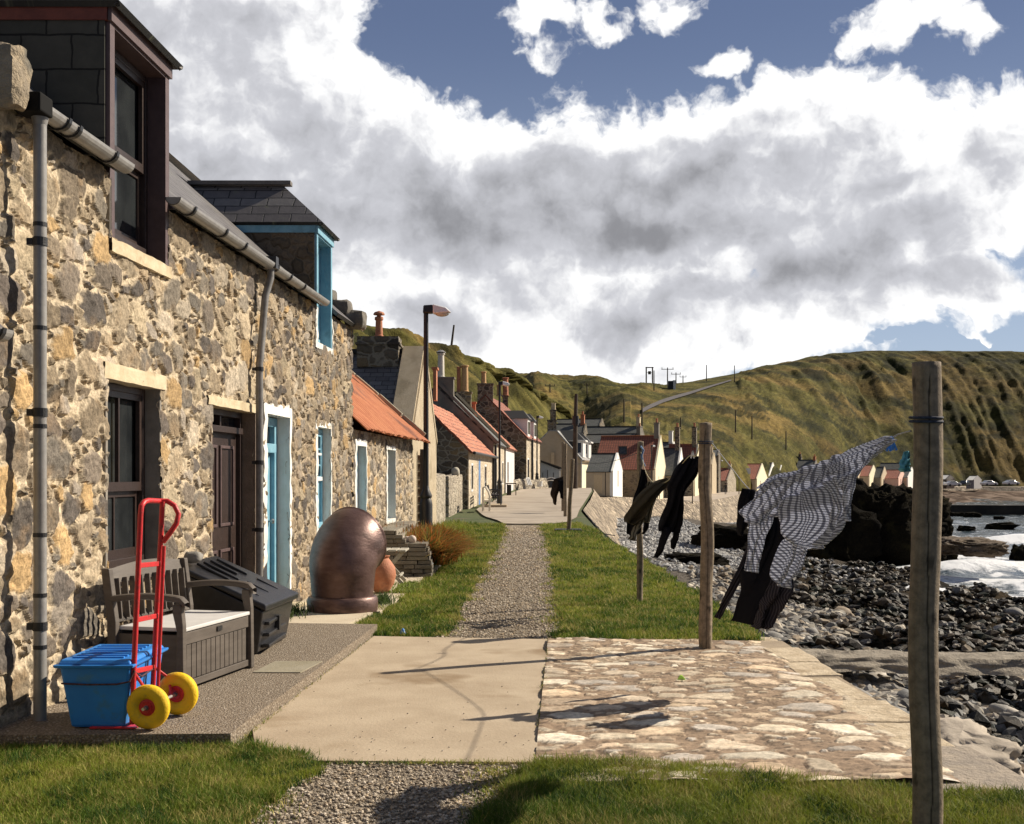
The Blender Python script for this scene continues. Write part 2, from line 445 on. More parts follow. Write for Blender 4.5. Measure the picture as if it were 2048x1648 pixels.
M_gutter = pm('grey plastic gutter', (.235, .225, .215), (.30, .29, .275), 14, .32, .05, spec=.6)
M_black = pm('black plastic', (.012, .012, .013), (.02, .02, .022), 20, .38, .15, 90, spec=.5)
M_iron = pm('black iron paint', (.010, .010, .010), (.022, .02, .02), 30, .4, .2, 80, spec=.5)
M_terra = pm('terracotta', (.42, .15, .075), (.50, .21, .11), 12, .7, .3, 50, c3=(.22, .10, .07))
M_harl = pm('tan harling', (.43, .35, .24), (.50, .42, .30), 3, .95, .9, 60, c3=(.33, .27, .18), bdist=.02)
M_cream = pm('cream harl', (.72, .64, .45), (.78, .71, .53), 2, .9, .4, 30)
M_creamsh = pm('buff and shaded cream harl', (.50, .41, .29), (.55, .46, .33), 2, .9, .4, 30)  # shade on cream walls facing the camera put into the colour; also buff gables
M_whiteh = pm('white harl', (.80, .79, .74), (.85, .84, .80), 2, .9, .4, 30)
M_pink = pm('pink harl', (.72, .47, .38), (.76, .52, .43), 2, .9, .3, 30)
M_pole = pm('weathered pole wood', (.17, .13, .09), (.25, .205, .15), 3, .85, .8, 40, stretch=(6, 6, .8), c3=(.10, .075, .05), bdist=.012, s3=2)
# ------------------------------------------------------------------ rubble masonry
PAL_WALL = [(.31, .245, .165), (.24, .19, .13), (.165, .145, .12), (.38, .31, .21), (.105, .09, .078), (.42, .285, .14), (.28, .24, .195), (.20, .16, .115), (.40, .34, .26), (.17, .14, .11), (.24, .205, .16), (.36, .29, .20), (.12, .10, .085)]
def rubble(name, parent, mapf, U, V, res, openings=(), classes=None, pal=PAL_WALL, mortar=(.54, .445, .315), depth=.028, seed=1,
           mat=None, angular=.5, warp=.35, mnoise_amp=.012, flat=.0, clip=None, overlap=.13, smooth=False, sag=None):
    rg = np.random.default_rng(seed)
    nu = int(U/res)+1; nv = int(V/res)+1
    us = np.linspace(0, U, nu); vs = np.linspace(0, V, nv)
    gu, gv = np.meshgrid(us, vs, indexing='ij')
    wu = gu+(fbm(gu*7, gv*7, seed+3, 4)-.5)*.16*warp*2; wv = gv+(fbm(gu*7+50, gv*7, seed+5, 4)-.5)*.13*warp*2
    best = np.full((nu, nv), 9.0); sid = np.full((nu, nv), -1, int); ex = np.zeros((nu, nv))
    classes = classes or [(900, .15, .23, .5, .8), (1800, .10, .15, .5, .85), (4000, .06, .10, .45, .9), (9000, .032, .06, .45, .95), (7000, .014, .032, .5, .95)]
    cols = []; tilt = []; k = 0; area = U*V/26.0
    for (cnt, r0, r1, a0, a1) in classes:
        for _ in range(int(cnt*area)+1):
            cu = rg.uniform(0, U); cv = rg.uniform(0, V); r = rg.uniform(r0, r1); asp = rg.uniform(a0, a1)
            a = r; b = r*asp; th = rg.normal(0, .22) if rg.random() < .8 else rg.uniform(-1.5, 1.5)
            i0 = max(0, int((cu-r*1.3)/res)); i1 = min(nu, int((cu+r*1.3)/res)+2)
            j0 = max(0, int((cv-r*1.3)/res)); j1 = min(nv, int((cv+r*1.3)/res)+2)
            if i1-i0 < 2 or j1-j0 < 2: continue
            ci = min(nu-1, int(cu/res)); cj = min(nv-1, int(cv/res))
            if best[ci, cj] < 1: continue
            du = wu[i0:i1, j0:j1]-cu; dv = wv[i0:i1, j0:j1]-cv
            c, s = math.cos(th), math.sin(th)
            x = np.abs(du*c+dv*s)/a; y = np.abs(-du*s+dv*c)/b
            pw = 2.6+rg.random()*3.2
            d = (x**pw+y**pw)**(1/pw)
            # corners cut by a random plane
            for q in range(3):
                ph = rg.uniform(0, 6.28); cutd = ((du/a)*math.cos(ph)+(dv/b)*math.sin(ph))/rg.uniform(.74, 1.0); d = np.maximum(d, cutd)
            ins = d < 1
            if not ins.any(): continue
            if (ins & (best[i0:i1, j0:j1] < 1)).sum() > overlap*ins.sum(): continue
            bb = best[i0:i1, j0:j1]; upd = d < bb
            bb[upd] = d[upd]; sid[i0:i1, j0:j1][upd] = k
            ex[i0:i1, j0:j1][upd] = ((du*math.cos(th*3)*rg.normal(0, 1)+dv*rg.normal(0, 1))/r*.35)[upd]
            base = np.array(pal[rg.integers(len(pal))])*rg.uniform(.75, 1.25)
            cols.append(base); k += 1
    cols = np.array(cols); 
    ins = best < 1
    prof = np.clip((1-best)*4.5, 0, 1)**.5
    stone_h = depth*(prof*(1+ex*(1-flat))*(.6+.4*1))+depth*.5*(fbm(gu*30, gv*30, seed+9, 4)-.5)*(1-flat)
    # split faces
    stone_h += depth*.7*(fbm(gu*11, gv*16, seed+19, 3)-.5)*prof*(1-flat)
    mort_h = (fbm(gu*14, gv*14, seed+11, 5)-.5)*mnoise_amp*2+.006
    h = np.where(ins, np.maximum(stone_h, mort_h*.6), mort_h)
    h += (fbm(gu*1.3, gv*1.3, seed+13, 3)-.5)*.05
    if sag is not None: h += sag(gu, gv)
    sc = cols[np.clip(sid, 0, len(cols)-1)]
    mot = (.62+.76*fbm(gu*18, gv*26, seed+21, 4))[..., None]
    rust = np.clip((fbm(gu*6, gv*6, seed+23, 4)-.58)*5, 0, 1)[..., None]
    sc = sc*mot; sc = sc*(1-rust*.28)+np.array((.42, .27, .13))*rust*.28
    mc = np.array(mortar)*(.72+.5*fbm(gu*8, gv*8, seed+31, 5))[..., None]
    pit = np.clip((fbm(gu*26, gv*26, seed+33, 3)-.60)*9, 0, 1)[..., None]; mc = mc*(1-pit*.55)
    # mortar smeared over the stone edges
    edge = np.clip((best-.78)/.16+(fbm(gu*20, gv*20, seed+37, 4)-.56)*3.4, 0, 1)[..., None]
    col = np.where(ins[..., None], sc*(1-edge)+mc*edge, mc)
    X = mapf(gu, gv, h).reshape(-1, 3)
    idx = np.arange(nu*nv).reshape(nu, nv)
    q = np.stack([idx[:-1, :-1], idx[1:, :-1], idx[1:, 1:], idx[:-1, 1:]], -1)
    cu_ = (gu[:-1, :-1]+gu[1:, 1:])/2; cv_ = (gv[:-1, :-1]+gv[1:, 1:])/2
    keep = np.ones(cu_.shape, bool)
    for (a0, b0, a1, b1) in openings:
        wob = (fbm(cu_*9, cv_*9, seed+41, 3)-.5)*.02
        keep &= ~((cu_ > a0+wob) & (cu_ < a1+wob) & (cv_ > b0+wob) & (cv_ < b1+wob))
    if clip is not None: keep &= clip(cu_, cv_)
    o = np_mesh(name, X, q[keep], mat or M_rubble, col.reshape(-1, 3), smooth, parent)
    return o

def wallmap(Y0):
    def f(u, v, h): return np.stack([-3.29+WS*(Y0+u)+h, Y0+u, v], -1)
    return f

# generic roof slope with uv in metres; p0-p1 eave, p3-p2 ridge
def slope(name, parent, p0, p1, p2, p3, mat, thick=.05, nu=2, nv=2, corr=None, jag=0, smooth=False, wob=0):
    p0, p1, p2, p3 = map(Vector, (p0, p1, p2, p3))
    L = (p1-p0).length; S = (p3-p0).length
    n = (p1-p0).cross(p3-p0).normalized()
    if n.z < 0: n = -n
    rg = random.Random(int(L*1000)+3)
    V = []; UV = []; Fq = []
    us = np.linspace(0, 1, nu+1); vs = np.linspace(0, 1, nv+1)
    jg = [rg.uniform(-jag, jag) for _ in us]
    for i, u in enumerate(us):
        for j, v in enumerate(vs):
            q = (p0*(1-u)+p1*u)*(1-v)+(p3*(1-u)+p2*u)*v
            h = corr(u*L, v*S) if corr else 0
            if wob: h += (mnoise.noise(Vector((u*L*.7, v*S*.7, 3.1))))*wob
            q = q+n*h
            if j == 0 and jag: q = q+(p0-p3).normalized()*jg[i]
            V.append(q); UV.append((u*L, v*S))
    N = len(V)
    idx = lambda i, j: i*(nv+1)+j
    for i in range(nu):
        for j in range(nv): Fq.append((idx(i, j), idx(i+1, j), idx(i+1, j+1), idx(i, j+1)))
    V2 = [q-n*thick for q in V]
    F2 = [tuple(N+k for k in reversed(f)) for f in Fq]
    per = [idx(i, 0) for i in range(nu)]+[idx(nu, j) for j in range(nv)]+[idx(i, nv) for i in range(nu, 0, -1)]+[idx(0, j) for j in range(nv, 0, -1)]
    F3 = [(per[k], per[(k+1) % len(per)], N+per[(k+1) % len(per)], N+per[k]) for k in range(len(per))]
    o = np_mesh(name, [tuple(q) for q in V+V2], Fq+F2+F3, mat, None, smooth, parent, UV+UV)
    bm = bmesh.new(); bm.from_mesh(o.data); bmesh.ops.recalc_face_normals(bm, faces=bm.faces); bm.to_mesh(o.data); bm.free()
    return o

def pot(parent, c, r=.13, h=.55, mat=None, cap=False, name='chimney_pot'):
    m = MB().lathe([(r*1.15, 0), (r*1.15, .06), (r*.95, .08), (r*.85, h-.1), (r*1.1, h-.08), (r*1.1, h-.02), (r*.9, h), (r*.7, h), (r*.7, h-.15)], 16, c)
    o = m.build(name, mat or M_terra, parent, smooth='auto')
    if cap:
        MB().lathe([(.0, h+.02), (r*1.35, h+.02), (r*1.35, h+.05), (r*.5, h+.16), (0, h+.18)], 16, c).build('pot_cap', M_gutter, o, smooth='auto')
    return o

def ring_margin(parent, Y0, Y1, z0, z1, wd=.10, mat=None, name='painted_margin', bottom=True, top=True, left=True, right=True, seed=0, o0=.028):
    """irregular painted band on the wall face round an opening plus the painted reveals"""
    mb = MB(); mat = mat or M_white
    def strip(a, b, side, n=26):
        # a,b: (Y,z) ends along the opening edge, side = outward vector (dY,dz)
        for k in range(n):
            t0, t1 = k/n, (k+1)/n
            q = []
            for t in (t0, t1):
                y = a[0]+(b[0]-a[0])*t; z = a[1]+(b[1]-a[1])*t
                w_ = wd*(.85+.45*(mnoise.noise(Vector((y*5+seed, z*5, seed*1.7)))+.2)+.12*math.sin(t*40+seed))
                q.append((y, z, y+side[0]*w_, z+side[1]*w_))
            (ya, za, yb, zb), (yc, zc, yd, zd) = q
            bump = .012*mnoise.noise(Vector((ya*9, za*9, 1)))
            bump2 = .012*mnoise.noise(Vector((yc*9, zc*9, 1)))
            mb.quad(W(ya, o0+bump+.012, za), W(yc, o0+bump2+.012, zc), W(yd, o0+bump2+.004, zd), W(yb, o0+bump+.004, zb))
            ea, eb_ = -side[0]*.004, -side[1]*.004
            mb.quad(W(ya, o0+bump+.012, za), W(yc, o0+bump2+.012, zc), W(yc+ea, -.03, zc+eb_), W(ya+ea, -.03, za+eb_))
            mb.quad(W(yb, o0+bump+.004, zb), W(yd, o0+bump2+.004, zd), W(yd, -.03, zd), W(yb, -.03, zb))
    if left: strip((Y0, z0-(wd if bottom else 0)), (Y0, z1+wd), (-1, 0))
    if right: strip((Y1, z0-(wd if bottom else 0)), (Y1, z1+wd), (1, 0))
    if top: strip((Y0, z1), (Y1, z1), (0, 1), 12)
    if bottom: strip((Y0, z0), (Y1, z0), (0, -1), 12)
    o = mb.build(name, mat, parent)
    bm = bmesh.new(); bm.from_mesh(o.data); bmesh.ops.remove_doubles(bm, verts=bm.verts, dist=.0005); bmesh.ops.recalc_face_normals(bm, faces=bm.faces); bm.to_mesh(o.data); bm.free()
    return o
def reveals(parent, Y0, Y1, z0, z1, dep, mat, name='reveal', o0=.03):
    mb = MB(); e = .035
    if name == 'dormer_reveal': return mb.wbox(Y0-e, Y0, -dep, o0, z0, z1).wbox(Y1, Y1+e, -dep, o0, z0, z1).wbox(Y0-e, Y1+e, -dep, o0-.002, z0-e, z0).build(name, mat, parent)
    mb.wbox(Y0-e, Y0, -dep, o0, z0, z1); mb.wbox(Y1, Y1+e, -dep, o0, z0, z1)
    mb.wbox(Y0-e, Y1+e, -dep, o0-.002, z1, z1+e); mb.wbox(Y0-e, Y1+e, -dep, o0-.002, z0-e, z0)
    return mb.build(name, mat, parent)
def sash(parent, Y0, Y1, z0, z1, o, matf, bars=1, split=.5, hbar=0, name='window', low_mat=None):
    """two sashes set back at offset o"""
    fw = .05; zm = z0+(z1-z0)*split
    root = MB().wbox(Y0, Y0+fw, o-.05, o+.02, z0, z1).wbox(Y1-fw, Y1, o-.05, o+.02, z0, z1).wbox(Y0+fw, Y1-fw, o-.05, o+.019, z1-fw, z1).wbox(Y0+fw, Y1-fw, o-.05, o+.03, z0, z0+fw*1.4).build(name, matf, parent, bevel=.004)
    a, b = Y0+fw, Y1-fw; s = .045
    up = MB().wbox(a, a+s, o-.02, o+.012, zm, z1-fw).wbox(b-s, b, o-.02, o+.012, zm, z1-fw).wbox(a+s, b-s, o-.02, o+.012, z1-fw-s, z1-fw).wbox(a+s, b-s, o-.02, o+.016, zm, zm+s*1.5)
    for k in range(bars):
        yc = a+(b-a)*(k+1)/(bars+1); up.wbox(yc-.011, yc+.011, o-.018, o+.010, zm+s*1.5, z1-fw-s)
    for k in range(hbar):
        zc = zm+(z1-fw-zm)*(k+1)/(hbar+1); up.wbox(a+s, b-s, o-.018, o+.008, zc-.011, zc+.011)
    up.build('upper_sash', matf, root)
    lo = MB().wbox(a, a+s, o-.05, o-.022, z0+fw*1.4, zm).wbox(b-s, b, o-.05, o-.022, z0+fw*1.4, zm).wbox(a+s, b-s, o-.05, o-.024, z0+fw*1.4, z0+fw*1.4+s*1.4).wbox(a+s, b-s, o-.05, o-.024, zm-s, zm)
    for k in range(bars):
        yc = a+(b-a)*(k+1)/(bars+1); lo.wbox(yc-.011, yc+.011, o-.048, o-.026, z0+fw*1.4+s*1.4, zm-s)
    lo.build('lower_sash', low_mat or matf, root)
    MB().wbox(a, b, o-.042, o-.038, z0+fw, z1-fw).build('pane', M_glass, root)
    return root
M_room = pm('dark interior', (.01, .01, .011), rough=.9)
def backing(parent, Y0, Y1, z0, z1, o):
    MB().wbox(Y0-.03, Y1+.03, o-.3, o-.27, z0-.03, z1+.03).build('interior_shade', M_room, parent)

def gutter(parent, Y0, Y1, z, o, name='gutter', r=.062, brackets=(), joints=()):
    m = MB()
    n = 10; L = []
    for Y in (Y0, Y1):
        L.append([(W(Y, o+r*math.cos(a), z+r*math.sin(a)), W(Y, o+(r-.006)*math.cos(a), z+(r-.006)*math.sin(a))) for a in [math.pi+math.pi*k/n for k in range(n+1)]])
    for k in range(n):
        m.quad(L[0][k][0], L[0][k+1][0], L[1][k+1][0], L[1][k][0]); m.quad(L[0][k][1], L[0][k+1][1], L[1][k+1][1], L[1][k][1])
        for e in (0, 1): m.quad(L[e][k][0], L[e][k+1][0], L[e][k+1][1], L[e][k][1])
    for e in (0, n): m.quad(L[0][e][0], L[1][e][0], L[1][e][1], L[0][e][1])
    for e in (0, 1): m.poly([q[0] for q in L[e]])
    g_ = m.build(name, M_gutter, parent, smooth='auto')
    for Yb in brackets:
        b = MB()
        pts = [W(Yb, o+(r+.006)*math.cos(a), z+(r+.006)*math.sin(a)) for a in [math.pi+math.pi*k/8 for k in range(9)]]
        for k in range(8): b.bar(pts[k], pts[k+1], .012, .035, up=(0, 1, 0)) if False else b.hexa([pts[k]+Vector((0, -.02, 0)), pts[k+1]+Vector((0, -.02, 0)), pts[k+1]+Vector((0, .02, 0)), pts[k]+Vector((0, .02, 0)), pts[k]+(pts[k]-W(Yb, o, z))*.12+Vector((0, -.02, 0)), pts[k+1]+(pts[k+1]-W(Yb, o, z))*.12+Vector((0, -.02, 0)), pts[k+1]+(pts[k+1]-W(Yb, o, z))*.12+Vector((0, .02, 0)), pts[k]+(pts[k]-W(Yb, o, z))*.12+Vector((0, .02, 0))])
        b.wbox(Yb-.018, Yb+.018, 0.01, o-r+.004, z-.02, z+.01); b.build('gutter_bracket', M_black, g_)
    return g_

# ================================================================== COTTAGE A (brown joinery)
YA0, YA1, YB1 = 6.40, wy(521), wy(703)
ZE = 3.62
hA = thing('stone_cottage', 'nearest rubble stone cottage with dark brown window, door and dormer', 'cottage', W(YA0, 0, 0))
wA = (wy(207), wy(312), .80, 2.17); dA = (wy(418), wy(505), .05, 2.13)
mA = (wy(215), wy(328), 3.16, ZE+.2)
def opn(lst, Y0): return [(a-Y0, z0, b-Y0, z1) for (a, b, z0, z1) in lst]
rubble('wall', hA, wallmap(YA0), YA1-YA0, ZE, .013, opn([wA, dA, mA], YA0), seed=11)
# the solid behind the face (house depth 7 m), butted behind reveals
def core(parent, Y0, Y1, opens, dep=6.9, ze=ZE, rz=6.67, o_in=-.34):
    MB().wbox(Y0, Y1, -dep, o_in-.3, -.2, ze-.15).build('inner_wall', M_render, parent)
def gable_core(parent, Y0, Y1, mat, ze=ZE, ridge_o=-3.4, ridge_z=6.6, back=-6.8, name='gable'):
    MB().prism([W(Y0, -.03, -.1), W(Y0, -.03, ze), W(Y0, ridge_o, ridge_z), W(Y0, back, ze), W(Y0, back, -.1)], W(Y1, 0, 0)-W(Y0, 0, 0)).build(name, mat, parent)
M_rubfar = rubblemat('rubble far', [(.34, .26, .17), (.25, .20, .15), (.16, .13, .10), (.40, .28, .15)], (.50, .42, .31), (4.2, 4.2, 6.0))
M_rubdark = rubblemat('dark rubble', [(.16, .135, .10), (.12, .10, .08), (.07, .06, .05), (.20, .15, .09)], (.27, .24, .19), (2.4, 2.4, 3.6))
gable_core(hA, YA0+.001, YA0+.45, M_rubfar)
core(hA, YA0+.45, YA1, None)
TP = .877
def roofpt(Y, o, lift=0): return W(Y, o, ZE+.02-(o-.12)*TP+lift)
slope('roof', hA, roofpt(YA0, .12), roofpt(mA[0]-.02, .12), roofpt(mA[0]-.02, -3.4), roofpt(YA0, -3.4), M_slate)
slope('roof', hA, roofpt(mA[1]+.02, .12), roofpt(YA1, .12), roofpt(YA1, -3.4), roofpt(mA[1]+.02, -3.4), M_slate)
slope('roof', hA, roofpt(mA[0]-.02, -1.75), roofpt(mA[1]+.02, -1.75), roofpt(mA[1]+.02, -3.4), roofpt(mA[0]-.02, -3.4), M_slate)
slope('roof', hA, W(YA0, -6.9, ZE), W(YA1, -6.9, ZE), roofpt(YA1, -3.4), roofpt(YA0, -3.4), M_slate)
# window
reveals(hA, wA[0], wA[1], wA[2], wA[3], .26, M_render)
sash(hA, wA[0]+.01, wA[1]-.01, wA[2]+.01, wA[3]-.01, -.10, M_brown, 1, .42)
backing(hA, *wA, -.2)
MB().wbox(wA[0]-.02, wA[1]+.02, -.22, .05, wA[2]-.09, wA[2]-.036).build('window_sill', M_brown, hA, bevel=.006)
def lintel(parent, Ya, Yb, z0, z1, o=.045, sagz=0):
    mb = MB()
    n = 14
    def fn(u, v):
        y = Ya+(Yb-Ya)*u; ang = v*3
        nz_ = .012*mnoise.noise(Vector((y*6, v*9, z0)))
        if ang < 1: return W(y, o*ang+nz_*.5, z1+nz_*1.3)
        if ang < 2: return W(y, o+nz_, z1-(z1-z0)*(ang-1)+nz_)
        return W(y, o-(ang-2)*(o+.22)+nz_*.3, z0+nz_*.6)
    mb.grid(fn, n, 12)
    return mb.build('lintel', M_sand, parent, smooth='auto')
lintel(hA, wy(197), wy(322), wA[3]-.005, wA[3]+.105)
lintel(hA, wy(407), wy(507), dA[3]-.01, dA[3]+.075)
# door
reveals(hA, dA[0], dA[1], dA[2], dA[3], .30, pm('brown render', (.20, .155, .12), (.27, .21, .165), 8, .9, .5, 40))
y0, y1 = dA[0]+.01, dA[1]-.01; od = -.13; zt = 1.93
df = MB().wbox(y0, y0+.07, od-.06, od+.03, .06, 2.12).wbox(y1-.07, y1, od-.06, od+.03, .06, 2.12).wbox(y0+.07, y1-.07, od-.06, od+.03, 2.06, 2.12).wbox(y0+.07, y1-.07, od-.06, od+.06, zt-.03, zt+.03).build('door_frame', M_brown, hA, bevel=.004)
MB().wbox((y0+y1)/2-.02, (y0+y1)/2+.02, od-.05, od+.02, zt+.03, 2.06).build('transom_bar', M_brown, df)
MB().wbox(y0+.07, y1-.07, od-.04, od-.03, zt+.03, 2.06).build('fanlight', M_glass, df)
dr = MB().wbox(y0+.07, y1-.07, od-.05, od-.01, .07, zt-.03).build('door', M_brown, hA)
pan = MB(); yy0, yy1 = y0+.07, y1-.07; wd = (yy1-yy0)
for (za, zb) in ((.2, .78), (1.0, zt-.15)):
    for (fa, fb) in ((.1, .46), (.54, .9)):
        a_, b_ = yy0+wd*fa, yy0+wd*fb
        for (q0, q1, q2, q3) in ((a_, b_, za, za+.03), (a_, b_, zb-.03, zb), (a_, a_+.03, za+.03, zb-.03), (b_-.03, b_, za+.03, zb-.03)):
            pan.wbox(q0, q1, od-.012, od+.008, q2, q3)
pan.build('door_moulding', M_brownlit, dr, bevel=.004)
M_brass = pm('brass', (.55, .42, .16), (.65, .5, .2), 20, .3, metal=.8)
MB().wbox(yy0+.10, yy0+.40, od-.011, od+.004, .84, .90).build('letter_plate', M_brass, dr)
MB().wbox(dA[0]-.05, dA[1]+.05, -.3, .12, -.02, .05).build('door_step', M_sand, hA)
# skew stones on the near gable
sk = MB()
for k in range(9):
    o_ = .14-k*.34; zc = ZE-(o_-.12)*TP
    def blob(c, rx, ry, rz_, sd):
        def fn(u, v):
            th = v*math.pi; ph = u*2*math.pi
            d = Vector((math.sin(th)*math.cos(ph), math.sin(th)*math.sin(ph), math.cos(th)))
            q = Vector([math.copysign(abs(t)**.55, t) for t in d])
            r_ = 1+.22*mnoise.noise(d*1.7+Vector((sd, 0, 0)))+.10*mnoise.noise(d*4+Vector((sd, 5, 0)))
            return Vector(c)+Vector((q.x*rx, q.y*ry, q.z*rz_))*r_
        return fn
    sk.grid(blob(W(YA0+.05, o_-.08, zc+.12), .15, .12, .17 if k == 0 else .13, k*3.3), 24, 16)
sk.build('skew_stone', pm('skew stone', (.24, .20, .15), (.42, .34, .235), 9, .95, 1.0, 16, c3=(.12, .11, .09), bdist=.05, detail=10), hA, smooth='auto')

def dormer(parent, Y0, Y1, zs, zh, ridge_z, oback, fr, frlit, cheek, roofm, fascia, win_o=-.13, white_low=False, cheek_uv=True, ridge_o=-.5, ws=.46):
    d = MB().wbox(Y0-.03, Y0+.05, -.28, .03, zs+.001, zh).build('dormer', frlit, parent)     # posts are the dormer's own mesh
    MB().wbox(Y1-.05, Y1+.03, -.28, .03, zs+.001, zh).wbox(Y0+.05, Y1-.05, -.28, .028, zh-.12, zh).build('front_frame', frlit, d)
    for (Ya, Yb) in ((Y0-.05, Y0-.032), (Y1+.032, Y1+.05)):
        pr_ = [W(Ya, -.01, ZE-.06), W(Ya, -.01, zh), W(Ya, oback, zh), W(Ya, -.2, ZE+.1)]
        zc = lambda o: ZE+.0-(o-.12)*TP
        pr_ = [W(Ya, 0.0, zc(0)-.12), W(Ya, 0.0, zh-.1), W(Ya, -(zh-.1-ZE)/TP+.12, zh-.1)]
        MB().prism(pr_, W(Yb, 0, 0)-W(Ya, 0, 0)).build('cheek', cheek, d, uv=lambda q: (q.x, q.z))
        MB().prism([W(Ya-.012, .02, zh-.1), W(Ya-.012, .02, zh+.03), W(Ya-.012, -(zh-ZE)/TP-.1, zh+.03), W(Ya-.012, -(zh-ZE)/TP-.1, zh-.1)], W(Yb+.024, 0, 0)-W(Ya, 0, 0)).build('eaves_board', fascia, d)
    MB().wbox(Y0-.05, Y1+.05, .022, .05, zh-.1, zh+.03).build('fascia', frlit, d)
    # hipped roof
    ov = .10; ym = (Y0+Y1)/2; rb = -(ridge_z-ZE)/TP+.1
    a = W(Y0-ov, .12, zh+.02); b = W(Y1+ov, .12, zh+.02); c = W(ym, ridge_o, ridge_z); e = W(ym, rb, ridge_z)
    eb = -(zh-ZE)/TP
    a2 = W(Y0-ov, eb, zh+.02); b2 = W(Y1+ov, eb, zh+.02)
    def sl(p, nm):
        p = [Vector(q) for q in p]; u = (p[1]-p[0]).normalized(); n = (p[1]-p[0]).cross(p[2]-p[0]).normalized(); vv = n.cross(u)
        if n.z < 0: n = -n; vv = -vv
        m_ = MB().prism(p, n*-.045); p0 = p[0]
        m_.build(nm, roofm, d, uv=lambda q: ((q-p0).dot(u), (q-p0).dot(vv)))
    sl([a, b, c], 'front_hip'); sl([a2, a, c, e], 'roof_slope'); sl([b, b2, e, c], 'roof_slope')
    MB().bar(c+Vector((.1, 0, .03)), e+Vector((0, 0, .03)), .14, .05).build('ridge', pm('ridge stone', (.13, .12, .115), (.19, .175, .16), 5, .8, .4, 30), d)
    s_ = sash(d, Y0+.05, Y1-.05, zs+.04, zh-.13, win_o, fr, 0, ws)
    return d
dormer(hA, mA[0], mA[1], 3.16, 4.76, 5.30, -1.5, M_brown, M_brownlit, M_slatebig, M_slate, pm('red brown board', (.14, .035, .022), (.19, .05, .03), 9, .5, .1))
backing(hA, mA[0], mA[1], 3.2, 4.6, -.25)
reveals(hA, mA[0], mA[1], 3.16, ZE-.05, .28, M_render, 'dormer_reveal')
lintel(hA, mA[0]-.04, mA[1]+.04, 3.06, 3.155, .05).name = 'sill_stone'
gutter(hA, wy(75, .17), wy(252, .17), ZE+.02, .17, brackets=[wy(118, .17), wy(140, .17), wy(215, .17)])
gutter(hA, wy(346, .17), YA1-.001, ZE+.02, .17, brackets=[wy(375, .17), wy(440, .17), wy(480, .17)])
# ---- downpipe A (near)
yp = wy(80, .17)
dp = MB().tube([W(yp, .17, ZE-.03), W(yp, .17, 2.2), W(yp, .17, .02)], .037, 16).tube([W(yp, .17, ZE-.02), W(yp, .17, ZE-.09)], [.056, .038], 16)
dpo = dp.build('downpipe', M_gutter, hA, smooth='auto')
for z in (2.95, 2.35, 1.78, 1.15, .8, .5): MB().tube([W(yp, .17, z-.012), W(yp, .17, z+.012)], .0395, 16).build('pipe_joint', M_black, dpo)
for z in (2.85, 1.86, .62): MB().tube([W(yp, .17, z-.025), W(yp, .17, z+.025)], .042, 16).wbox(yp-.02, yp+.02, .10, .135, z-.02, z+.02).build('pipe_bracket', M_black, dpo)
MB().wbox(yp-.14, yp+.02, .08, .238, ZE-.05, ZE+.06).build('gutter_outlet', pm('matt black', (.010, .010, .010), None, rough=.8, spec=.1), dpo, bevel=.01)

# ================================================================== COTTAGE B (pale blue joinery)
hB = thing('stone_cottage', 'rubble stone cottage with pale blue door and white painted surrounds', 'cottage', W(YA1, 0, 0))
wB = (wy(630), wy(656), .80, 2.10); dB = (YA1+.12, wy(573), .05, 2.14); mB = (wy(630), wy(659), 3.16, ZE+.2)
rubble('wall', hB, wallmap(YA1), YB1-YA1, ZE, .016, opn([wB, dB, mB], YA1), seed=23, pal=[tuple(np.array(c)*.92) for c in PAL_WALL], mortar=(.44, .355, .25),
       classes=[(1400, .10, .17, .5, .9), (3600, .06, .11, .45, .9), (7000, .035, .06, .5, .9), (7000, .02, .035, .5, .95)])
gable_core(hB, YB1-.45, YB1-.001, M_rubfar)
core(hB, YA1, YB1-.45, None)
slope('roof', hB, roofpt(YA1, .12), roofpt(mB[0]-.02, .12), roofpt(mB[0]-.02, -3.4), roofpt(YA1, -3.4), M_slate)
slope('roof', hB, roofpt(mB[1]+.02, .12), roofpt(YB1, .12), roofpt(YB1, -3.4), roofpt(mB[1]+.02, -3.4), M_slate)
slope('roof', hB, roofpt(mB[0]-.02, -1.75), roofpt(mB[1]+.02, -1.75), roofpt(mB[1]+.02, -3.4), roofpt(mB[0]-.02, -3.4), M_slate)
slope('roof', hB, W(YA1, -6.9, ZE), W(YB1, -6.9, ZE), roofpt(YB1, -3.4), roofpt(YA1, -3.4), M_slate)
MB().bar(roofpt(YB1-.1, .2, .05), roofpt(YB1-.1, -3.4, .05), .22, .10).build('skew', M_harl, hB)
sk = MB()
for k in range(3): sk.grid(blob(W(YB1-.14, .10-k*.22, ZE+.10+k*.16), .16, .2, .13, k*7.1), 12, 8)
sk.build('skew_stone', pm('dark skew stone', (.12, .11, .10), (.2, .18, .15), 6, .9, .8, 18), hB, smooth='auto')
MB().bar(roofpt(YA0, -3.4, .06), roofpt(YA1, -3.4, .06), .2, .1).build('roof_ridge', M_slate, hA)
MB().bar(roofpt(YA1, -3.4, .06), roofpt(YB1, -3.4, .06), .2, .1).build('roof_ridge', M_slate, hB)
ring_margin(hB, *wB, wd=.085, seed=2)
reveals(hB, *wB, .24, M_white)
sash(hB, wB[0]+.01, wB[1]-.01, wB[2]+.01, wB[3]-.01, -.085, M_blue, 1, .47, 2, low_mat=M_blue)
MB().wbox(wB[0]+.06, wB[1]-.06, -.125, -.10, wB[2]+.08, wB[2]+.60).build('lower_panel', M_blue, hB)
MB().wbox(wB[0]+.05, wB[1]-.05, -.085, -.06, wB[2]+.62, wB[2]+.67).build('meeting_rail', M_whitew, hB)
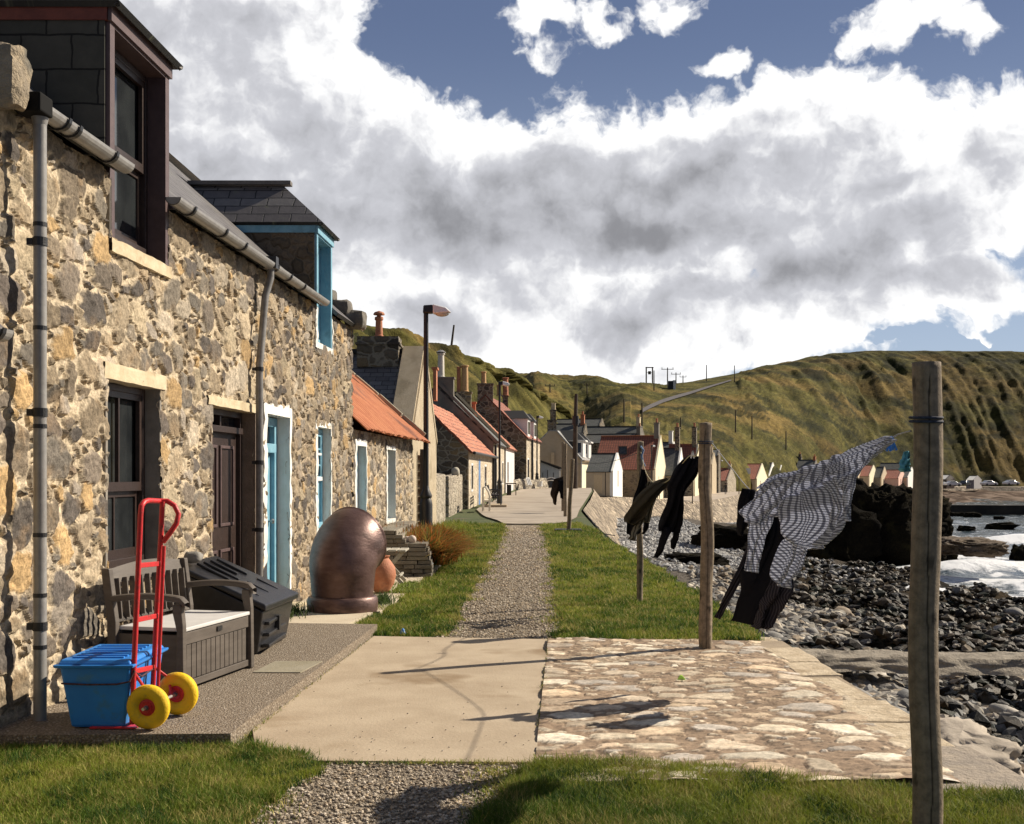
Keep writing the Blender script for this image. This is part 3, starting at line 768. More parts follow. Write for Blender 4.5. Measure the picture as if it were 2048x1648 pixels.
MB().wbox(wB[0]+.05, wB[1]-.05, -.085, -.07, wB[2]+.95, wB[2]+.98).build('glazing_bar', M_whitew, hB)
wbar = MB()
backing(hB, *wB, -.2)
ring_margin(hB, *dB, wd=.11, seed=5, bottom=False, left=True)
reveals(hB, *dB, .30, M_white)
y0, y1 = dB[0]+.01, dB[1]-.01; od = -.13
df = MB().wbox(y0, y0+.1, od-.06, od+.03, .06, 2.13).wbox(y1-.12, y1, od-.06, od+.03, .06, 2.13).wbox(y0+.1, y1-.12, od-.06, od+.03, 2.03, 2.13).wbox(y0+.1, y1-.12, od-.06, od+.05, 1.74, 1.84).build('door_frame', M_blue, hB, bevel=.004)
MB().wbox(y0+.1, y1-.12, od-.04, od-.03, 1.84, 2.03).build('fanlight', M_glass, df)
dr = MB().wbox(y0+.1, y1-.12, od-.05, od-.02, .07, 1.74).build('door', M_blue, hB)
MB().lathe([(.0, 0), (.012, 0), (.012, .03), (.028, .035), (.03, .05), (.02, .065), (0, .068)], 14, W(y1-.19, od-.02, .98), Matrix.Rotation(math.pi/2, 4, 'Y')).build('door_knob', pm('steel knob', (.3, .3, .3), None, rough=.3, metal=.8), dr, smooth='auto')
MB().wbox(dB[0]-.1, dB[1]+.12, -.3, .22, -.02, .05).build('door_step', M_sand, hB)
dormer(hB, mB[0], mB[1], 3.16, 4.62, 5.22, -1.5, M_blue, M_blue, rubblemat('cheek harl', [(.13, .10, .07), (.10, .08, .055), (.17, .13, .09)], (.15, .12, .085), (5, 5, 6), mw=.03), M_slate, M_blue)
backing(hB, mB[0], mB[1], 3.2, 4.5, -.25)
ring_margin(hB, mB[0], mB[1], 3.16, ZE-.1, wd=.07, seed=8, top=False)
reveals(hB, mB[0], mB[1], 3.16, ZE-.05, .28, M_white, 'dormer_reveal')
gutter(hB, YA1+.001, wy(650, .17), ZE+.02, .17, brackets=[wy(545, .17), wy(572, .17), wy(600, .17)])
y2 = wy(541, .17); y3 = wy(519, .12)
dp = MB().tube([W(y2, .17, ZE-.03), W(y2, .17, ZE-.12), W(y2-.05, .13, 3.3), W(y3+.05, .12, 2.75), W(y3, .12, 2.6), W(y3, .12, 1.4), W(y3, .12, .06)], .037, 14)
dpo = dp.build('downpipe', pm('dark grey pipe', (.16, .155, .15), (.24, .23, .22), 14, .35), hB, smooth='auto')
for z in (2.55, 1.62, .95): MB().tube([W(y3, .12, z-.02), W(y3, .12, z+.02)], .043, 14).wbox(y3-.02, y3+.02, .05, .09, z-.015, z+.015).build('pipe_bracket', M_black, dpo)
MB().wbox(y2-.05, y2+.05, .10, .24, ZE-.03, ZE+.09).build('gutter_outlet', M_black, dpo)

# ================================================================== COTTAGE 0 (left edge)
h0 = thing('low_cottage', 'low stone cottage end with grey gutter at the left edge', 'cottage', W(4.6, 0, 0))
rubble('wall', h0, wallmap(4.6), YA0-4.6, 2.2, .02, (), seed=31)
MB().wbox(4.6, YA0, -5, -.04, -.1, 2.15).build('inner_wall', M_render, h0)
slope('roof', h0, W(4.6, .12, 2.3), W(YA0, .12, 2.3), W(YA0, -2.4, 4.5), W(4.6, -2.4, 4.5), M_slate)
gutter(h0, 4.6, wy(5, .17), 2.28, .17, brackets=[5.2, wy(5, .17)-.12])

# ================================================================== COTTAGE C (orange tin roof)
YC1 = wy(823)
hC = thing('tin_roofed_cottage', 'low stone cottage under a bright orange corrugated tin roof', 'cottage', W(YB1, 0, 0))
dC = (YB1+.22, wy(728), .05, 1.93); wC = (wy(771), wy(787), .72, 1.93)
rubble('wall', hC, wallmap(YB1), YC1-YB1, 2.16, .022, opn([dC, wC], YB1), seed=41, mortar=(.53, .44, .32),
       classes=[(1200, .10, .18, .6, .9), (2600, .06, .11, .5, .9), (5000, .035, .06, .5, .9)])
MB().prism([W(YC1-.5, -.03, -.1), W(YC1-.5, -.03, 2.14), W(YC1-.5, -2.5, 4.3), W(YC1-.5, -5, 2.1), W(YC1-.5, -5, -.1)], W(.49, 0, 0)-W(0, 0, 0)).build('gable', M_rubdark, hC)
MB().wbox(YB1, YC1-.5, -5, -.62, -.1, 2.1).build('inner_wall', M_render, hC)
M_tin = pm('orange tin', (.42, .125, .045), (.52, .19, .075), 3, .7, .3, 40, c3=(.22, .07, .035), stretch=(1, 1, 1))
ro = [W(YB1+.01, .22, 2.17), W(YC1+.30, .34, 2.15), W(YC1+.30, -2.5, 4.55), W(YB1+.01, -2.5, 4.52)]
slope('roof', hC, *ro, M_tin, .012, nu=260, nv=10, corr=lambda u, v: .018*math.sin(u*2*math.pi/.11)+(.02 if v > 1.3 else 0), jag=.03, wob=.03)
slope('roof', hC, W(YB1+.01, -5, 2.1), W(YC1+.3, -5, 2.1), W(YC1+.3, -2.5, 4.54), W(YB1+.01, -2.5, 4.51), M_tin, .012, 2, 2)
mb = MB()
for k in range(6):
    a = ro[1].lerp(ro[2], k/6+.03)+Vector((-.02, -.12, .06)); b = ro[1].lerp(ro[2], (k+1)/6+.02)+Vector((-.02, -.12, .06+.02*(k % 2)))
    mb.bar(a, b, .22, .09)
mb.build('skew', pm('lichened skew', (.36, .31, .23), (.46, .40, .29), 3, .9, .6, 20, c3=(.24, .2, .14)), hC, bevel=.015)
ring_margin(hC, *dC, wd=.09, seed=12, bottom=False); reveals(hC, *dC, .28, M_white)
y0, y1 = dC[0]+.01, dC[1]-.01
df = MB().wbox(y0, y0+.07, -.18, -.09, .06, 1.92).wbox(y1-.07, y1, -.18, -.09, .06, 1.92).wbox(y0+.07, y1-.07, -.18, -.09, 1.84, 1.92).build('door_frame', M_blue, hC)
MB().wbox(y0+.07, y1-.07, -.15, -.11, .07, 1.84).build('door', M_blue, hC)
ring_margin(hC, *wC, wd=.07, seed=15); reveals(hC, *wC, .26, M_white)
sash(hC, wC[0]+.01, wC[1]-.01, wC[2]+.01, wC[3]-.01, -.20, M_blue, 0); backing(hC, *wC, -.2)

# ================================================================== generic gabled house with its gable to the sea
def gable_house(name, label, px1, px2, Y1, Y2, ybase, yeave, yapex, back, wallm, gablem, roofm, cat='house', group=None, pxa=None, stack=None, wins=(), ov=.12, side_wins=(), zmin=None, stackm=None, deep=0):
    """A = near corner of the sea gable, B = far corner; body runs back (to the left) by `back` metres"""
    A = P(px1, ybase, Y1); zb = A.z; B = P(px2, ybase, Y2); B.z = zb
    ze = zy(yeave, Y1); Ym = (Y1+Y2)/2; zr = zy(yapex, Ym)
    d = (B-A); d.z = 0; n = Vector((d.y, -d.x, 0)).normalized()       # outward, seaward
    if n.x < 0: n = -n
    bk = -n*back; M_ = (A+B)/2
    root = thing(name, label, cat, (A.x, A.y, zb), group)
    z0 = zb-.6-deep
    def V3(q, z): return Vector((q.x, q.y, z))
    th = .3
    # gable wall (slab) and side walls
    gp = [V3(A, z0), V3(B, z0), V3(B, ze), V3(M_, zr), V3(A, ze)]
    MB().prism(gp, -n*th).build('gable_wall', gablem, root)
    MB().prism([q+bk+n*th for q in gp], -n*th).build('gable_wall', wallm, root)
    dn = d.normalized()
    MB().hexa([V3(A-n*th, z0), V3(A-n*th+dn*th, z0), V3(A+bk+n*th+dn*th, z0), V3(A+bk+n*th, z0), V3(A-n*th, ze), V3(A-n*th+dn*th, ze), V3(A+bk+n*th+dn*th, ze), V3(A+bk+n*th, ze)]).build('side_wall', wallm, root)
    MB().hexa([V3(B-n*th, z0), V3(B-n*th-dn*th, z0), V3(B+bk+n*th-dn*th, z0), V3(B+bk+n*th, z0), V3(B-n*th, ze), V3(B-n*th-dn*th, ze), V3(B+bk+n*th-dn*th, ze), V3(B+bk+n*th, ze)]).build('side_wall', wallm, root)
    sl = (zr-ze)/(d.length/2)
    for s_, C in ((-1, A), (1, B)):
        e = V3(C+dn*s_*ov, ze-ov*sl+.03); r0 = V3(M_, zr+.03)
        slope('roof', root, e-n*.16, e+bk, r0+bk, r0-n*.16, roofm, .08)
        # raised skew on the gable
        MB().bar(V3(C+dn*s_*ov-n*.08, ze-ov*sl+.07), V3(M_-n*.08, zr+.07), .2, .14).build('skew', gablem, root)
    MB().bar(V3(M_-n*.2, zr+.06), V3(M_+bk, zr+.06), .22, .10).build('ridge', M_slate if roofm is not M_tiled else M_terra, root)
    if stack:
        # (offset from gable, width across, height above ridge, mat)
        for (so, sw, shh, sm, np_) in stack:
            c = M_-n*so
            q = [c-dn*sw/2-n*.28, c+dn*sw/2-n*.28, c+dn*sw/2+n*.28, c-dn*sw/2+n*.28]
            ch = MB().hexa([V3(t, zr-.7) for t in q]+[V3(t, zr+shh) for t in q]).build('chimney', sm, root)
            q2 = [c-dn*(sw/2+.06)-n*.34, c+dn*(sw/2+.06)-n*.34, c+dn*(sw/2+.06)+n*.34, c-dn*(sw/2+.06)+n*.34]
            MB().hexa([V3(t, zr+shh) for t in q2]+[V3(t, zr+shh+.1) for t in q2]).build('chimney_cope', sm, ch)
            for k in range(np_): pot(ch, V3(c+dn*(k-(np_-1)/2)*.4, zr+shh+.1), .14, .5)
    for (f, z0f, z1f, wf, hue) in wins:      # fraction along gable, z bottom, z top above base, width
        c = A+d*f
        mb = MB(); fr = {'red': M_redw, 'white': M_whitew, 'dark': M_brown, 'tan': M_tanw}[hue]
        q = lambda w2, zz0, zz1, out: [V3(c-dn*w2/2+n*-.02, zb+zz0), V3(c+dn*w2/2+n*-.02, zb+zz0), V3(c+dn*w2/2+n*out, zb+zz0), V3(c-dn*w2/2+n*out, zb+zz0), V3(c-dn*w2/2-n*.02, zb+zz1), V3(c+dn*w2/2-n*.02, zb+zz1), V3(c+dn*w2/2+n*out, zb+zz1), V3(c-dn*w2/2+n*out, zb+zz1)]
        wnd = mb.hexa(q(wf, z0f, z1f, .03)).build('window', fr, root)
        if hue in ('white', 'dark'): MB().hexa(q(wf*.7, z0f+.12, z1f-.12, .036)).build('pane', M_glass, wnd)
    for (f, z0f, z1f, wf, hue) in side_wins:  # on the side facing the camera, fraction back from A
        c = A+bk*f; nn = -dn; tt = n
        fr = {'red': M_redw, 'white': M_whitew, 'dark': M_brown, 'tan': M_tanw, 'door': M_brown}[hue]
        q = lambda w2, zz0, zz1, out: [V3(c-tt*w2/2-nn*.02, zb+zz0), V3(c+tt*w2/2-nn*.02, zb+zz0), V3(c+tt*w2/2+nn*out, zb+zz0), V3(c-tt*w2/2+nn*out, zb+zz0), V3(c-tt*w2/2-nn*.02, zb+zz1), V3(c+tt*w2/2-nn*.02, zb+zz1), V3(c+tt*w2/2+nn*out, zb+zz1), V3(c-tt*w2/2+nn*out, zb+zz1)]
        wnd = MB().hexa(q(wf, z0f, z1f, .03)).build('window' if hue != 'door' else 'door', fr, root)
        if hue in ('white', 'dark'): MB().hexa(q(wf*.72, z0f+.12, z1f-.12, .036)).build('pane', M_glass, wnd)
    return root, A, B, n, dn, zb, ze, zr
M_redw = pm('red shutter', (.50, .07, .04), rough=.6); M_tanw = pm('tan board', (.58, .45, .28), (.64, .52, .34), 8, .7)

# cottage D: harled gable to the sea, slate slope toward us
YD = K*19.5; YD2 = K*22.8
hD, A, B, n, dn, zb, ze, zr = gable_house('harled_cottage', 'tan harled cottage with its gable to the sea and a slate roof', 825, 873, YD, YD2, 949+H*F/YD, 877, 706, 7.5, M_harl, M_harl, M_slate, 'cottage', ov=.05)
# wide flat skew of the near edge and ridge stack with red pot
for C, s_ in ((A, -1),):
    MB().bar(Vector((C.x-.3, C.y-.1, ze+.05)), Vector(((A.x+B.x)/2-.3, (A.y+B.y)/2-.02, zr+.12)), .55, .16).build('skew_coping', M_harl, hD)
Yr = (YD+YD2)/2
xs0 = (718-CX)/F*Yr; xs1 = (800-CX)/F*Yr
ch = MB().box(xs0, xs1, Yr-.42, Yr+.42, zr-.4, zy(676, Yr)).build('chimney', M_rubdark, hD)
MB().box(xs0-.04, xs1+.04, Yr-.46, Yr+.46, zy(676, Yr)-.22, zy(676, Yr)-.16).build('chimney_band', M_rubdark, ch)
pt = pot(ch, ((758-CX)/F*Yr, Yr, zy(676, Yr)), .105, .56)
MB().lathe([(0, .72), (.12, .68), (.15, .64), (.15, .61), (0, .62)], 14, ((758-CX)/F*Yr, Yr, zy(676, Yr))).tube([((758-CX)/F*Yr, Yr, zy(676, Yr)+.5), ((758-CX)/F*Yr, Yr, zy(676, Yr)+.63)], .06, 8).build('pot_cap', M_terra, pt)
# trellis against the gable
tr = thing('wall_trellis', 'tall narrow brick red slatted panel on the tan gable', 'trellis', A+Vector((.15, .4, 0)))
Yt = YD+.55; 
def gp_(f, out, z): q = A.lerp(B, f); return Vector((q.x+n.x*out, q.y+n.y*out, z))
f0, f1 = .18, .30
MB().bar(gp_(f0, .12, 0), gp_(f0, .12, zy(898, Yt)), .10).build('upright', M_brown, tr)
MB().bar(gp_(f1+.12, .06, 0), gp_(f1+.12, .06, zy(905, Yt)), .05).build('upright', M_brown, tr)
mb = MB()
for k in range(9):
    z = .18+k*.21; mb.hexa([gp_(f0+.02, .05, z), gp_(f1+.12, .05, z), gp_(f1+.12, .09, z), gp_(f0+.02, .09, z), gp_(f0+.02, .05, z+.17), gp_(f1+.12, .05, z+.17), gp_(f1+.12, .09, z+.17), gp_(f0+.02, .09, z+.17)])
mb.build('slat', pm('brick red slats', (.30, .17, .14), (.38, .24, .20), 7, .8), tr)
# ================================================================== terrain heights
def gz(Y):
    Y = np.asarray(Y, float)
    up = np.clip((Y-40)/45, 0, 1); up = up*up*(3-2*up)*.45
    dn_ = np.clip((Y-88)/25, 0, 1); dn_ = dn_*dn_*(3-2*dn_)*1.45
    return up-dn_
def gzf(Y): return float(gz(Y))
EDGE = [(2.37, -2), (2.37, 5.5), (2.37, 8), (2.37, 10.3), (2.42, 16), (2.36, 21.4), (2.30, 26.3), (2.36, 31), (2.84, 47), (5.3, 75), (6.4, 92), (7.5, 102)]
def edge_x(Y): return np.interp(Y, [e[1] for e in EDGE], [e[0] for e in EDGE])
M_earth = pm('earth and short turf', (.055, .075, .022), (.085, .10, .035), 2.2, .95, .5, 30, c3=(.13, .10, .06), bdist=.03)
# ground sheet under everything on the terrace
rows = []
Ys = np.concatenate([np.linspace(-4, 30, 60), np.linspace(31, 115, 60)])
us = np.linspace(0, 1, 14)
V = np.array([[(-45+(edge_x(y)-.02+45)*u**.5, y, float(gz(y))-.03) for u in us] for y in Ys]).reshape(-1, 3)
idx = np.arange(len(Ys)*14).reshape(len(Ys), 14)
Q = np.stack([idx[:-1, :-1], idx[:-1, 1:], idx[1:, 1:], idx[1:, :-1]], -1).reshape(-1, 4)
tag(np_mesh('ground', V, Q, M_earth), kind='structure')

def gpx(pts, z=0): return [tuple(G(a, b, z))[:2] for a, b in pts]
def sheet(name, poly, z, mat, step=None, kind='structure', wob=.0, thick=0, uvs=False, lift=None):
    """flat polygon triangulated on a grid so that it follows gz"""
    bm = bmesh.new()
    n = len(poly); pts = []
    for i in range(n):
        a = Vector((*poly[i], 0)); b = Vector((*poly[(i+1) % n], 0)); L = (b-a).length; k = max(1, int(L/(step or 1e9)))
        for j in range(k):
            q = a.lerp(b, j/k)
            if wob: q = q+Vector((fbm(np.array(q.x*2.5), np.array(q.y*2.5), 5, 3)-.5, fbm(np.array(q.x*2.5+40), np.array(q.y*2.5), 6, 3)-.5, 0))*wob*2
            pts.append(q)
    vs = [bm.verts.new((q.x, q.y, z+gzf(q.y))) for q in pts]
    f = bm.faces.new(vs)
    if f.normal.z < 0: f.normal_flip()
    bmesh.ops.triangulate(bm, faces=[f])
    if thick:
        r = bmesh.ops.extrude_face_region(bm, geom=list(bm.faces))
        bmesh.ops.translate(bm, vec=(0, 0, -thick), verts=[v for v in r['geom'] if isinstance(v, bmesh.types.BMVert)])
        bmesh.ops.recalc_face_normals(bm, faces=bm.faces)
    me = bpy.data.meshes.new(name); bm.to_mesh(me); bm.free(); me.materials.append(mat)
    o = bpy.data.objects.new(name, me); COL.objects.link(o)
    if kind: o['kind'] = kind
    return o
def gravelmat(name, c1, c2, c3, sc=55, bump=1.0, bdist=.02, rough=.9, dirt=(.20, .16, .12)):
    m = bpy.data.materials.new(name); m.use_nodes = True; t = NT(m.node_tree)
    b = t.n['Principled BSDF']; b.inputs['Roughness'].default_value = rough; b.inputs['Specular IOR Level'].default_value = .25
    co = t.node('ShaderNodeTexCoord').outputs['Object']
    v = t.node('ShaderNodeTexVoronoi', feature='F1'); t.put(v.inputs['Vector'], co); v.inputs['Scale'].default_value = sc
    v2 = t.node('ShaderNodeTexVoronoi', feature='F1'); t.put(v2.inputs['Vector'], co); v2.inputs['Scale'].default_value = sc*2.3
    hs = t.sep(v.outputs['Color'])
    c = t.mix(hs[0], c1, c2); c = t.mix(t.ss(hs[1], .7, .8), c, c3)
    c = t.mix(t.ss(v.outputs['Distance'], .35, .7), c, dirt)
    c = t.mix(t.ss(t.noise(co, 1.3, 5, .6), .5, .75), c, t.mix(.5, c, dirt))
    t.put(b.inputs['Base Color'], c)
    bn = t.node('ShaderNodeBump'); bn.inputs['Strength'].default_value = bump; bn.inputs['Distance'].default_value = bdist
    hgt = t.m('ADD', t.m('MULTIPLY', v.outputs['Distance'], -1), t.m('MULTIPLY', v2.outputs['Distance'], -.4))
    t.put(bn.inputs['Height'], hgt); t.l.new(bn.outputs[0], b.inputs['Normal'])
    return m
M_gravel = gravelmat('path gravel', (.30, .245, .175), (.38, .32, .24), (.46, .40, .32), 85, 1.0, .02)
M_conc = pm('smooth concrete', (.38, .30, .21), (.46, .375, .27), 2.2, .9, .5, 45, c3=(.26, .185, .11), bdist=.008, s3=.8, detail=10)
M_agg = gravelmat('exposed aggregate concrete', (.23, .185, .135), (.30, .245, .185), (.42, .36, .29), 75, .8, .010, dirt=(.17, .135, .10))
M_flag = pm('flagstone', (.50, .42, .31), (.57, .49, .37), 3, .9, .3, 40, c3=(.42, .36, .27), bdist=.006)

# gravel path (left and right edges taken at ground level)
PL = [(-1.45, 3.2), (-1.35, 4.2), (-1.28, 5.6), (-1.05, 6.3), (-.95, 7), (-.72, 10.5), (-.62, 11.6), (-.60, 14), (-.50, 18), (-.33, 25), (-.22, 34.4), (-.22, 36.5)]
PR = [(.30, 3.2), (.0, 4.9), (.05, 5.5), (.25, 6.0), (.45, 8), (.48, 10.4), (.53, 11.6), (.68, 16), (.80, 23), (.92, 34.4), (.98, 36.5)]
path_poly = PL+PR[::-1]
tag(sheet('gravel_path', path_poly, -.012, M_gravel, .12, wob=.05), kind='structure')
# concrete slab, porch slab, flagstones
slab_poly = [(-1.28, 10.65), (-1.52, 6.75), (-1.42, 6.35), (-1.02, 6.02), (-.4, 6.0), (.12, 5.98), (.33, 10.45)]
sheet('concrete_slab', slab_poly, .004, M_conc, .3, wob=.008, thick=.10)
porch_poly = [(-2.98, 6.28), (-2.3, 6.30), (-1.55, 6.33), (-1.285, 10.95), (-2.66, 11.10)]
porch = sheet('porch_slab', porch_poly, .075, M_agg, .4, wob=.006, thick=.2)
sheet('flagstone', [(-2.62, 11.15), (-1.60, 11.15), (-1.47, 12.1), (-2.6, 12.3)], .05, M_flag, .3, wob=.012, thick=.1)
sheet('flagstone_small', [(-1.86, 8.25), (-1.52, 8.25), (-1.44, 8.75), (-1.80, 8.75)], .082, pm('lichened flag', (.25, .22, .15), (.31, .28, .21), 4, .9, .3, 40), .3, wob=.01, thick=.01)
sheet('garden_flags', [(-2.5, 12.35), (-1.42, 12.35), (-1.32, 14.0), (-1.25, 17.2), (-2.3, 17.2)], .03, M_flag, .25, wob=.03, thick=.1)
# far concrete promenade
prom = [(-.60, 34.4), (1.25, 34.4), (1.9, 37), (2.3, 40), (2.75, 47), (5.2, 75), (6.2, 90), (7.3, 101), (4.0, 101), (1.0, 88), (-.9, 62), (-1.6, 50), (-1.9, 46)]
Mprom = pm('far concrete', (.33, .275, .215), (.41, .35, .28), .9, .9, .4, 20, c3=(.27, .22, .17), bdist=.01)
V = []; n1 = 46
for i in range(n1+1):
    y = 34.6+(101-34.6)*i/n1
    xl = float(np.interp(y, [34.6, 37, 41, 48, 62, 88, 101], [-.25, -.42, -1.0, -1.5, -.7, 1.2, 4.0])); xr = float(np.interp(y, [34.6, 36, 40, 47, 75, 90, 101], [1.15, 1.75, 2.25, 2.75, 5.2, 6.2, 7.3]))
    for j in range(9): V.append((xl+(xr-xl)*j/8, y, gzf(y)+.012+.02*float(fbm(np.array(xl+j*.5), np.array(y*.7), 3, 3))))
idx = np.arange((n1+1)*9).reshape(n1+1, 9)
Q = np.stack([idx[:-1, :-1], idx[:-1, 1:], idx[1:, 1:], idx[1:, :-1]], -1).reshape(-1, 4)
tag(np_mesh('promenade', V, Q, Mprom), kind='structure')

# cobbled stone apron (real geometry)
M_cob = attrmat('cobbles', .9, .5, 50, .006, .3, 30)
cx0, cx1, cy0, cy1 = .13, 2.40, 5.55, 10.35
def cmap(u, v, h):
    Y = cy0+v; X0 = .12+(Y-5.98)*.047
    X = X0+(cx1-X0)*u/2.27
    tilt = -.05*np.clip((X-1.9)/.5, 0, 1)**2
    return np.stack([X, Y, .008+h+tilt+.018*(fbm(X*1.1, Y*1.1, 77, 3)-.5)], -1)
def cclip(u, v):
    # grass laps over the near right part in an uneven line
    Y = cy0+v
    lim = np.interp(u, [0, .6, 1.0, 1.5, 2.27], [5.95, 5.85, 5.75, 5.65, 5.55])
    return Y > lim+(fbm(u*4, v*0, 3, 3)-.5)*.2
cob = rubble('cobbled_apron', None, cmap, 2.27, cy1-cy0, .017, (), [(420, .13, .21, .45, .7), (800, .08, .13, .45, .75), (1500, .035, .06, .5, .8), (1500, .02, .035, .5, .8)],
       [(.56, .47, .35), (.54, .45, .34), (.62, .53, .40), (.46, .41, .35), (.50, .39, .28), (.66, .59, .47), (.55, .43, .30)], (.30, .215, .145), .013, 55, M_cob, flat=.7, overlap=.02, mnoise_amp=.008)
tag(cob, kind='structure')
tag(MB().prism([(.10, 5.98, -.04), (1.0, 5.75, -.04), (2.42, 5.4, -.04), (2.44, 10.38, -.04), (.32, 10.42, -.04)], (0, 0, .038)).build('apron_bed', pm('apron mortar', (.30, .235, .165), (.36, .285, .20), 6, .95, .5, 40), None), kind='structure')
# big edge flags along the seaward side
mb_e = MB(); yy = 5.1; k = 0
rr = random.Random(3)
while yy < 10.2:
    L = rr.uniform(.45, .95); wd_ = rr.uniform(.24, .40)
    x1 = 2.42+rr.uniform(-.05, .03); a = [(x1-wd_+rr.uniform(-.04, .04), yy+.01), (x1+rr.uniform(-.04, .05), yy+rr.uniform(0, .04)), (x1+rr.uniform(-.03, .05), yy+L-.03), (x1-wd_+rr.uniform(-.05, .06), yy+L-.02)]
    pts = []
    for i in range(4):
        p0 = Vector(a[i]); p1 = Vector(a[(i+1) % 4])
        for j in range(5):
            q = p0.lerp(p1, j/5); nz_ = mnoise.noise(Vector((q.x*5, q.y*5, k)))*.03; pts.append(Vector((q.x+nz_, q.y+nz_, .0)))
    zt_ = .028+rr.uniform(-.008, .01)-.04
    o = MB().prism([q+Vector((0, 0, zt_-.16)) for q in pts], (0, 0, .16+.012)).build('edge_flag', pm('edge flag', (.44, .35, .235), (.60, .50, .36), 7, .9, .9, 22, c3=(.36, .27, .17), bdist=.02, detail=10, s3=3), None, bevel=.012)
    tag(o, kind='structure')
    yy += L; k += 1
# big flat slab at the near right corner
tag(MB().prism([(1.9, 5.35, -.12), (2.46, 5.30, -.12), (2.53, 5.58, -.12), (2.52, 6.3, -.12), (2.2, 6.35, -.12), (1.95, 5.9, -.12)], (0, 0, .13)).build('corner_flag', pm('grey flag', (.24, .205, .17), (.36, .30, .235), 6, .9, .9, 20, c3=(.42, .34, .24), detail=10, bdist=.02), None, bevel=.015), kind='structure')

# ------------------------------------------------------------------ sea wall (battered masonry) from here to the bend and round the bay
Tp = [(2.50, -2, -.05), (2.46, 5.6, -.05), (2.44, 10.3, -.03), (2.46, 16, -.05), (2.40, 21.4, -.04), (2.33, 26.3, -.03), (2.40, 31, 0), (2.90, 47, .03), (4.1, 60, .2), (5.35, 75, .42), (6.5, 92, .38), (7.6, 104, -.5)]
Bt = [(3.6, -2, -1.9), (3.6, 5.6, -2.0), (3.6, 10.3, -2.3), (4.2, 16, -2.6), (4.8, 21.4, -2.8), (5.2, 26.3, -3.2), (5.5, 31, -3.4), (6.2, 47, -3.8), (6.8, 60, -3.9), (7.6, 75, -3.8), (9.4, 90, -3.8), (10.4, 98, -3.8)]
FW = [(1197, 992, 104), (1250, 994, 112), (1300, 997, 118), (1402, 1003, 126), (1440, 998, 134), (1480, 989, 150), (1560, 986, 185), (1640, 983, 220), (1740, 979, 270), (1815, 977, 300), (1880, 974, 320), (1960, 973, 330), (2060, 974, 335), (2300, 976, 335)]
FWp = [P(*q) for q in FW]
for i, q in enumerate(FWp[1:], 1):
    prv = FWp[i-1]; nx = FWp[min(i+1, len(FWp)-1)]
    d = (nx-prv); d.z = 0; d.normalize(); nn = Vector((d.y, -d.x, 0))
    Tp.append(tuple(q)); bz = -4.0 if i < 4 else -4.3
    bat = 2.7 if i < 6 else 1.0
    Bt.append((q.x+nn.x*bat, q.y+nn.y*bat, bz))
M_seawall = rubblemat('sea wall masonry', [(.47, .38, .28), (.33, .27, .205), (.19, .155, .12), (.56, .46, .34)], (.30, .25, .19), (1.7, 1.7, 2.2), mw=.06, bump=1.0, bdist=.12)
def wallsheet(name, T, B, mat, sub=6, nv=10, amp=.08):
    T = [Vector(q) for q in T]; B = [Vector(q) for q in B]
    rows = []
    for i in range(len(T)-1):
        L = (T[i+1]-T[i]).length; k = max(2, min(40, int(L/.8)))
        for j in range(k): rows.append((T[i].lerp(T[i+1], j/k), B[i].lerp(B[i+1], j/k)))
    rows.append((T[-1], B[-1]))
    V = []
    for (t, b) in rows:
        for j in range(nv+1):
            q = t.lerp(b, j/nv); a = amp if j else amp*.3
            n = mnoise.noise(q*.9)*a+mnoise.noise(q*3)*a*.6
            V.append(q+Vector((n, -n*.5, n*.3)))
    m = len(rows); idx = np.arange(m*(nv+1)).reshape(m, nv+1)
    Q = np.stack([idx[:-1, :-1], idx[1:, :-1], idx[1:, 1:], idx[:-1, 1:]], -1).reshape(-1, 4)
    return np_mesh(name, [tuple(q) for q in V], Q, mat, None, True)
tag(wallsheet('sea_wall', Tp, Bt, M_seawall), 'battered masonry sea wall curving round the shingle bay', 'sea wall')
# coping band on the wall: uneven kerb of slabs
cop = [(t[0]-.05, t[1], t[2]+.015) for t in Tp[3:11]]
# far terrace behind the wall
T2 = [Vector((5.2, 88, -.02)), Vector((6.4, 96, -.2))]+[Vector(q) for q in FWp]
V = []; nb = 6
for i, q in enumerate(T2):
    nx = T2[min(i+1, len(T2)-1)]; pv = T2[max(i-1, 0)]; d = nx-pv; d.z = 0; d.normalize(); bk = Vector((-d.y, d.x, 0))
    if bk.y < 0: bk = -bk
    for j in range(nb): V.append(tuple(q+(bk*.6+Vector((-.2, .9, 0)))*(j*7.5)+Vector((0, 0, .01-.0*j))))
idx = np.arange(len(T2)*nb).reshape(-1, nb)
Q = np.stack([idx[:-1, :-1], idx[1:, :-1], idx[1:, 1:], idx[:-1, 1:]], -1).reshape(-1, 4)
tag(np_mesh('shore_road', V, Q, pm('shore road', (.36, .30, .24), (.44, .37, .30), .3, .9, .3, 10)), kind='structure')

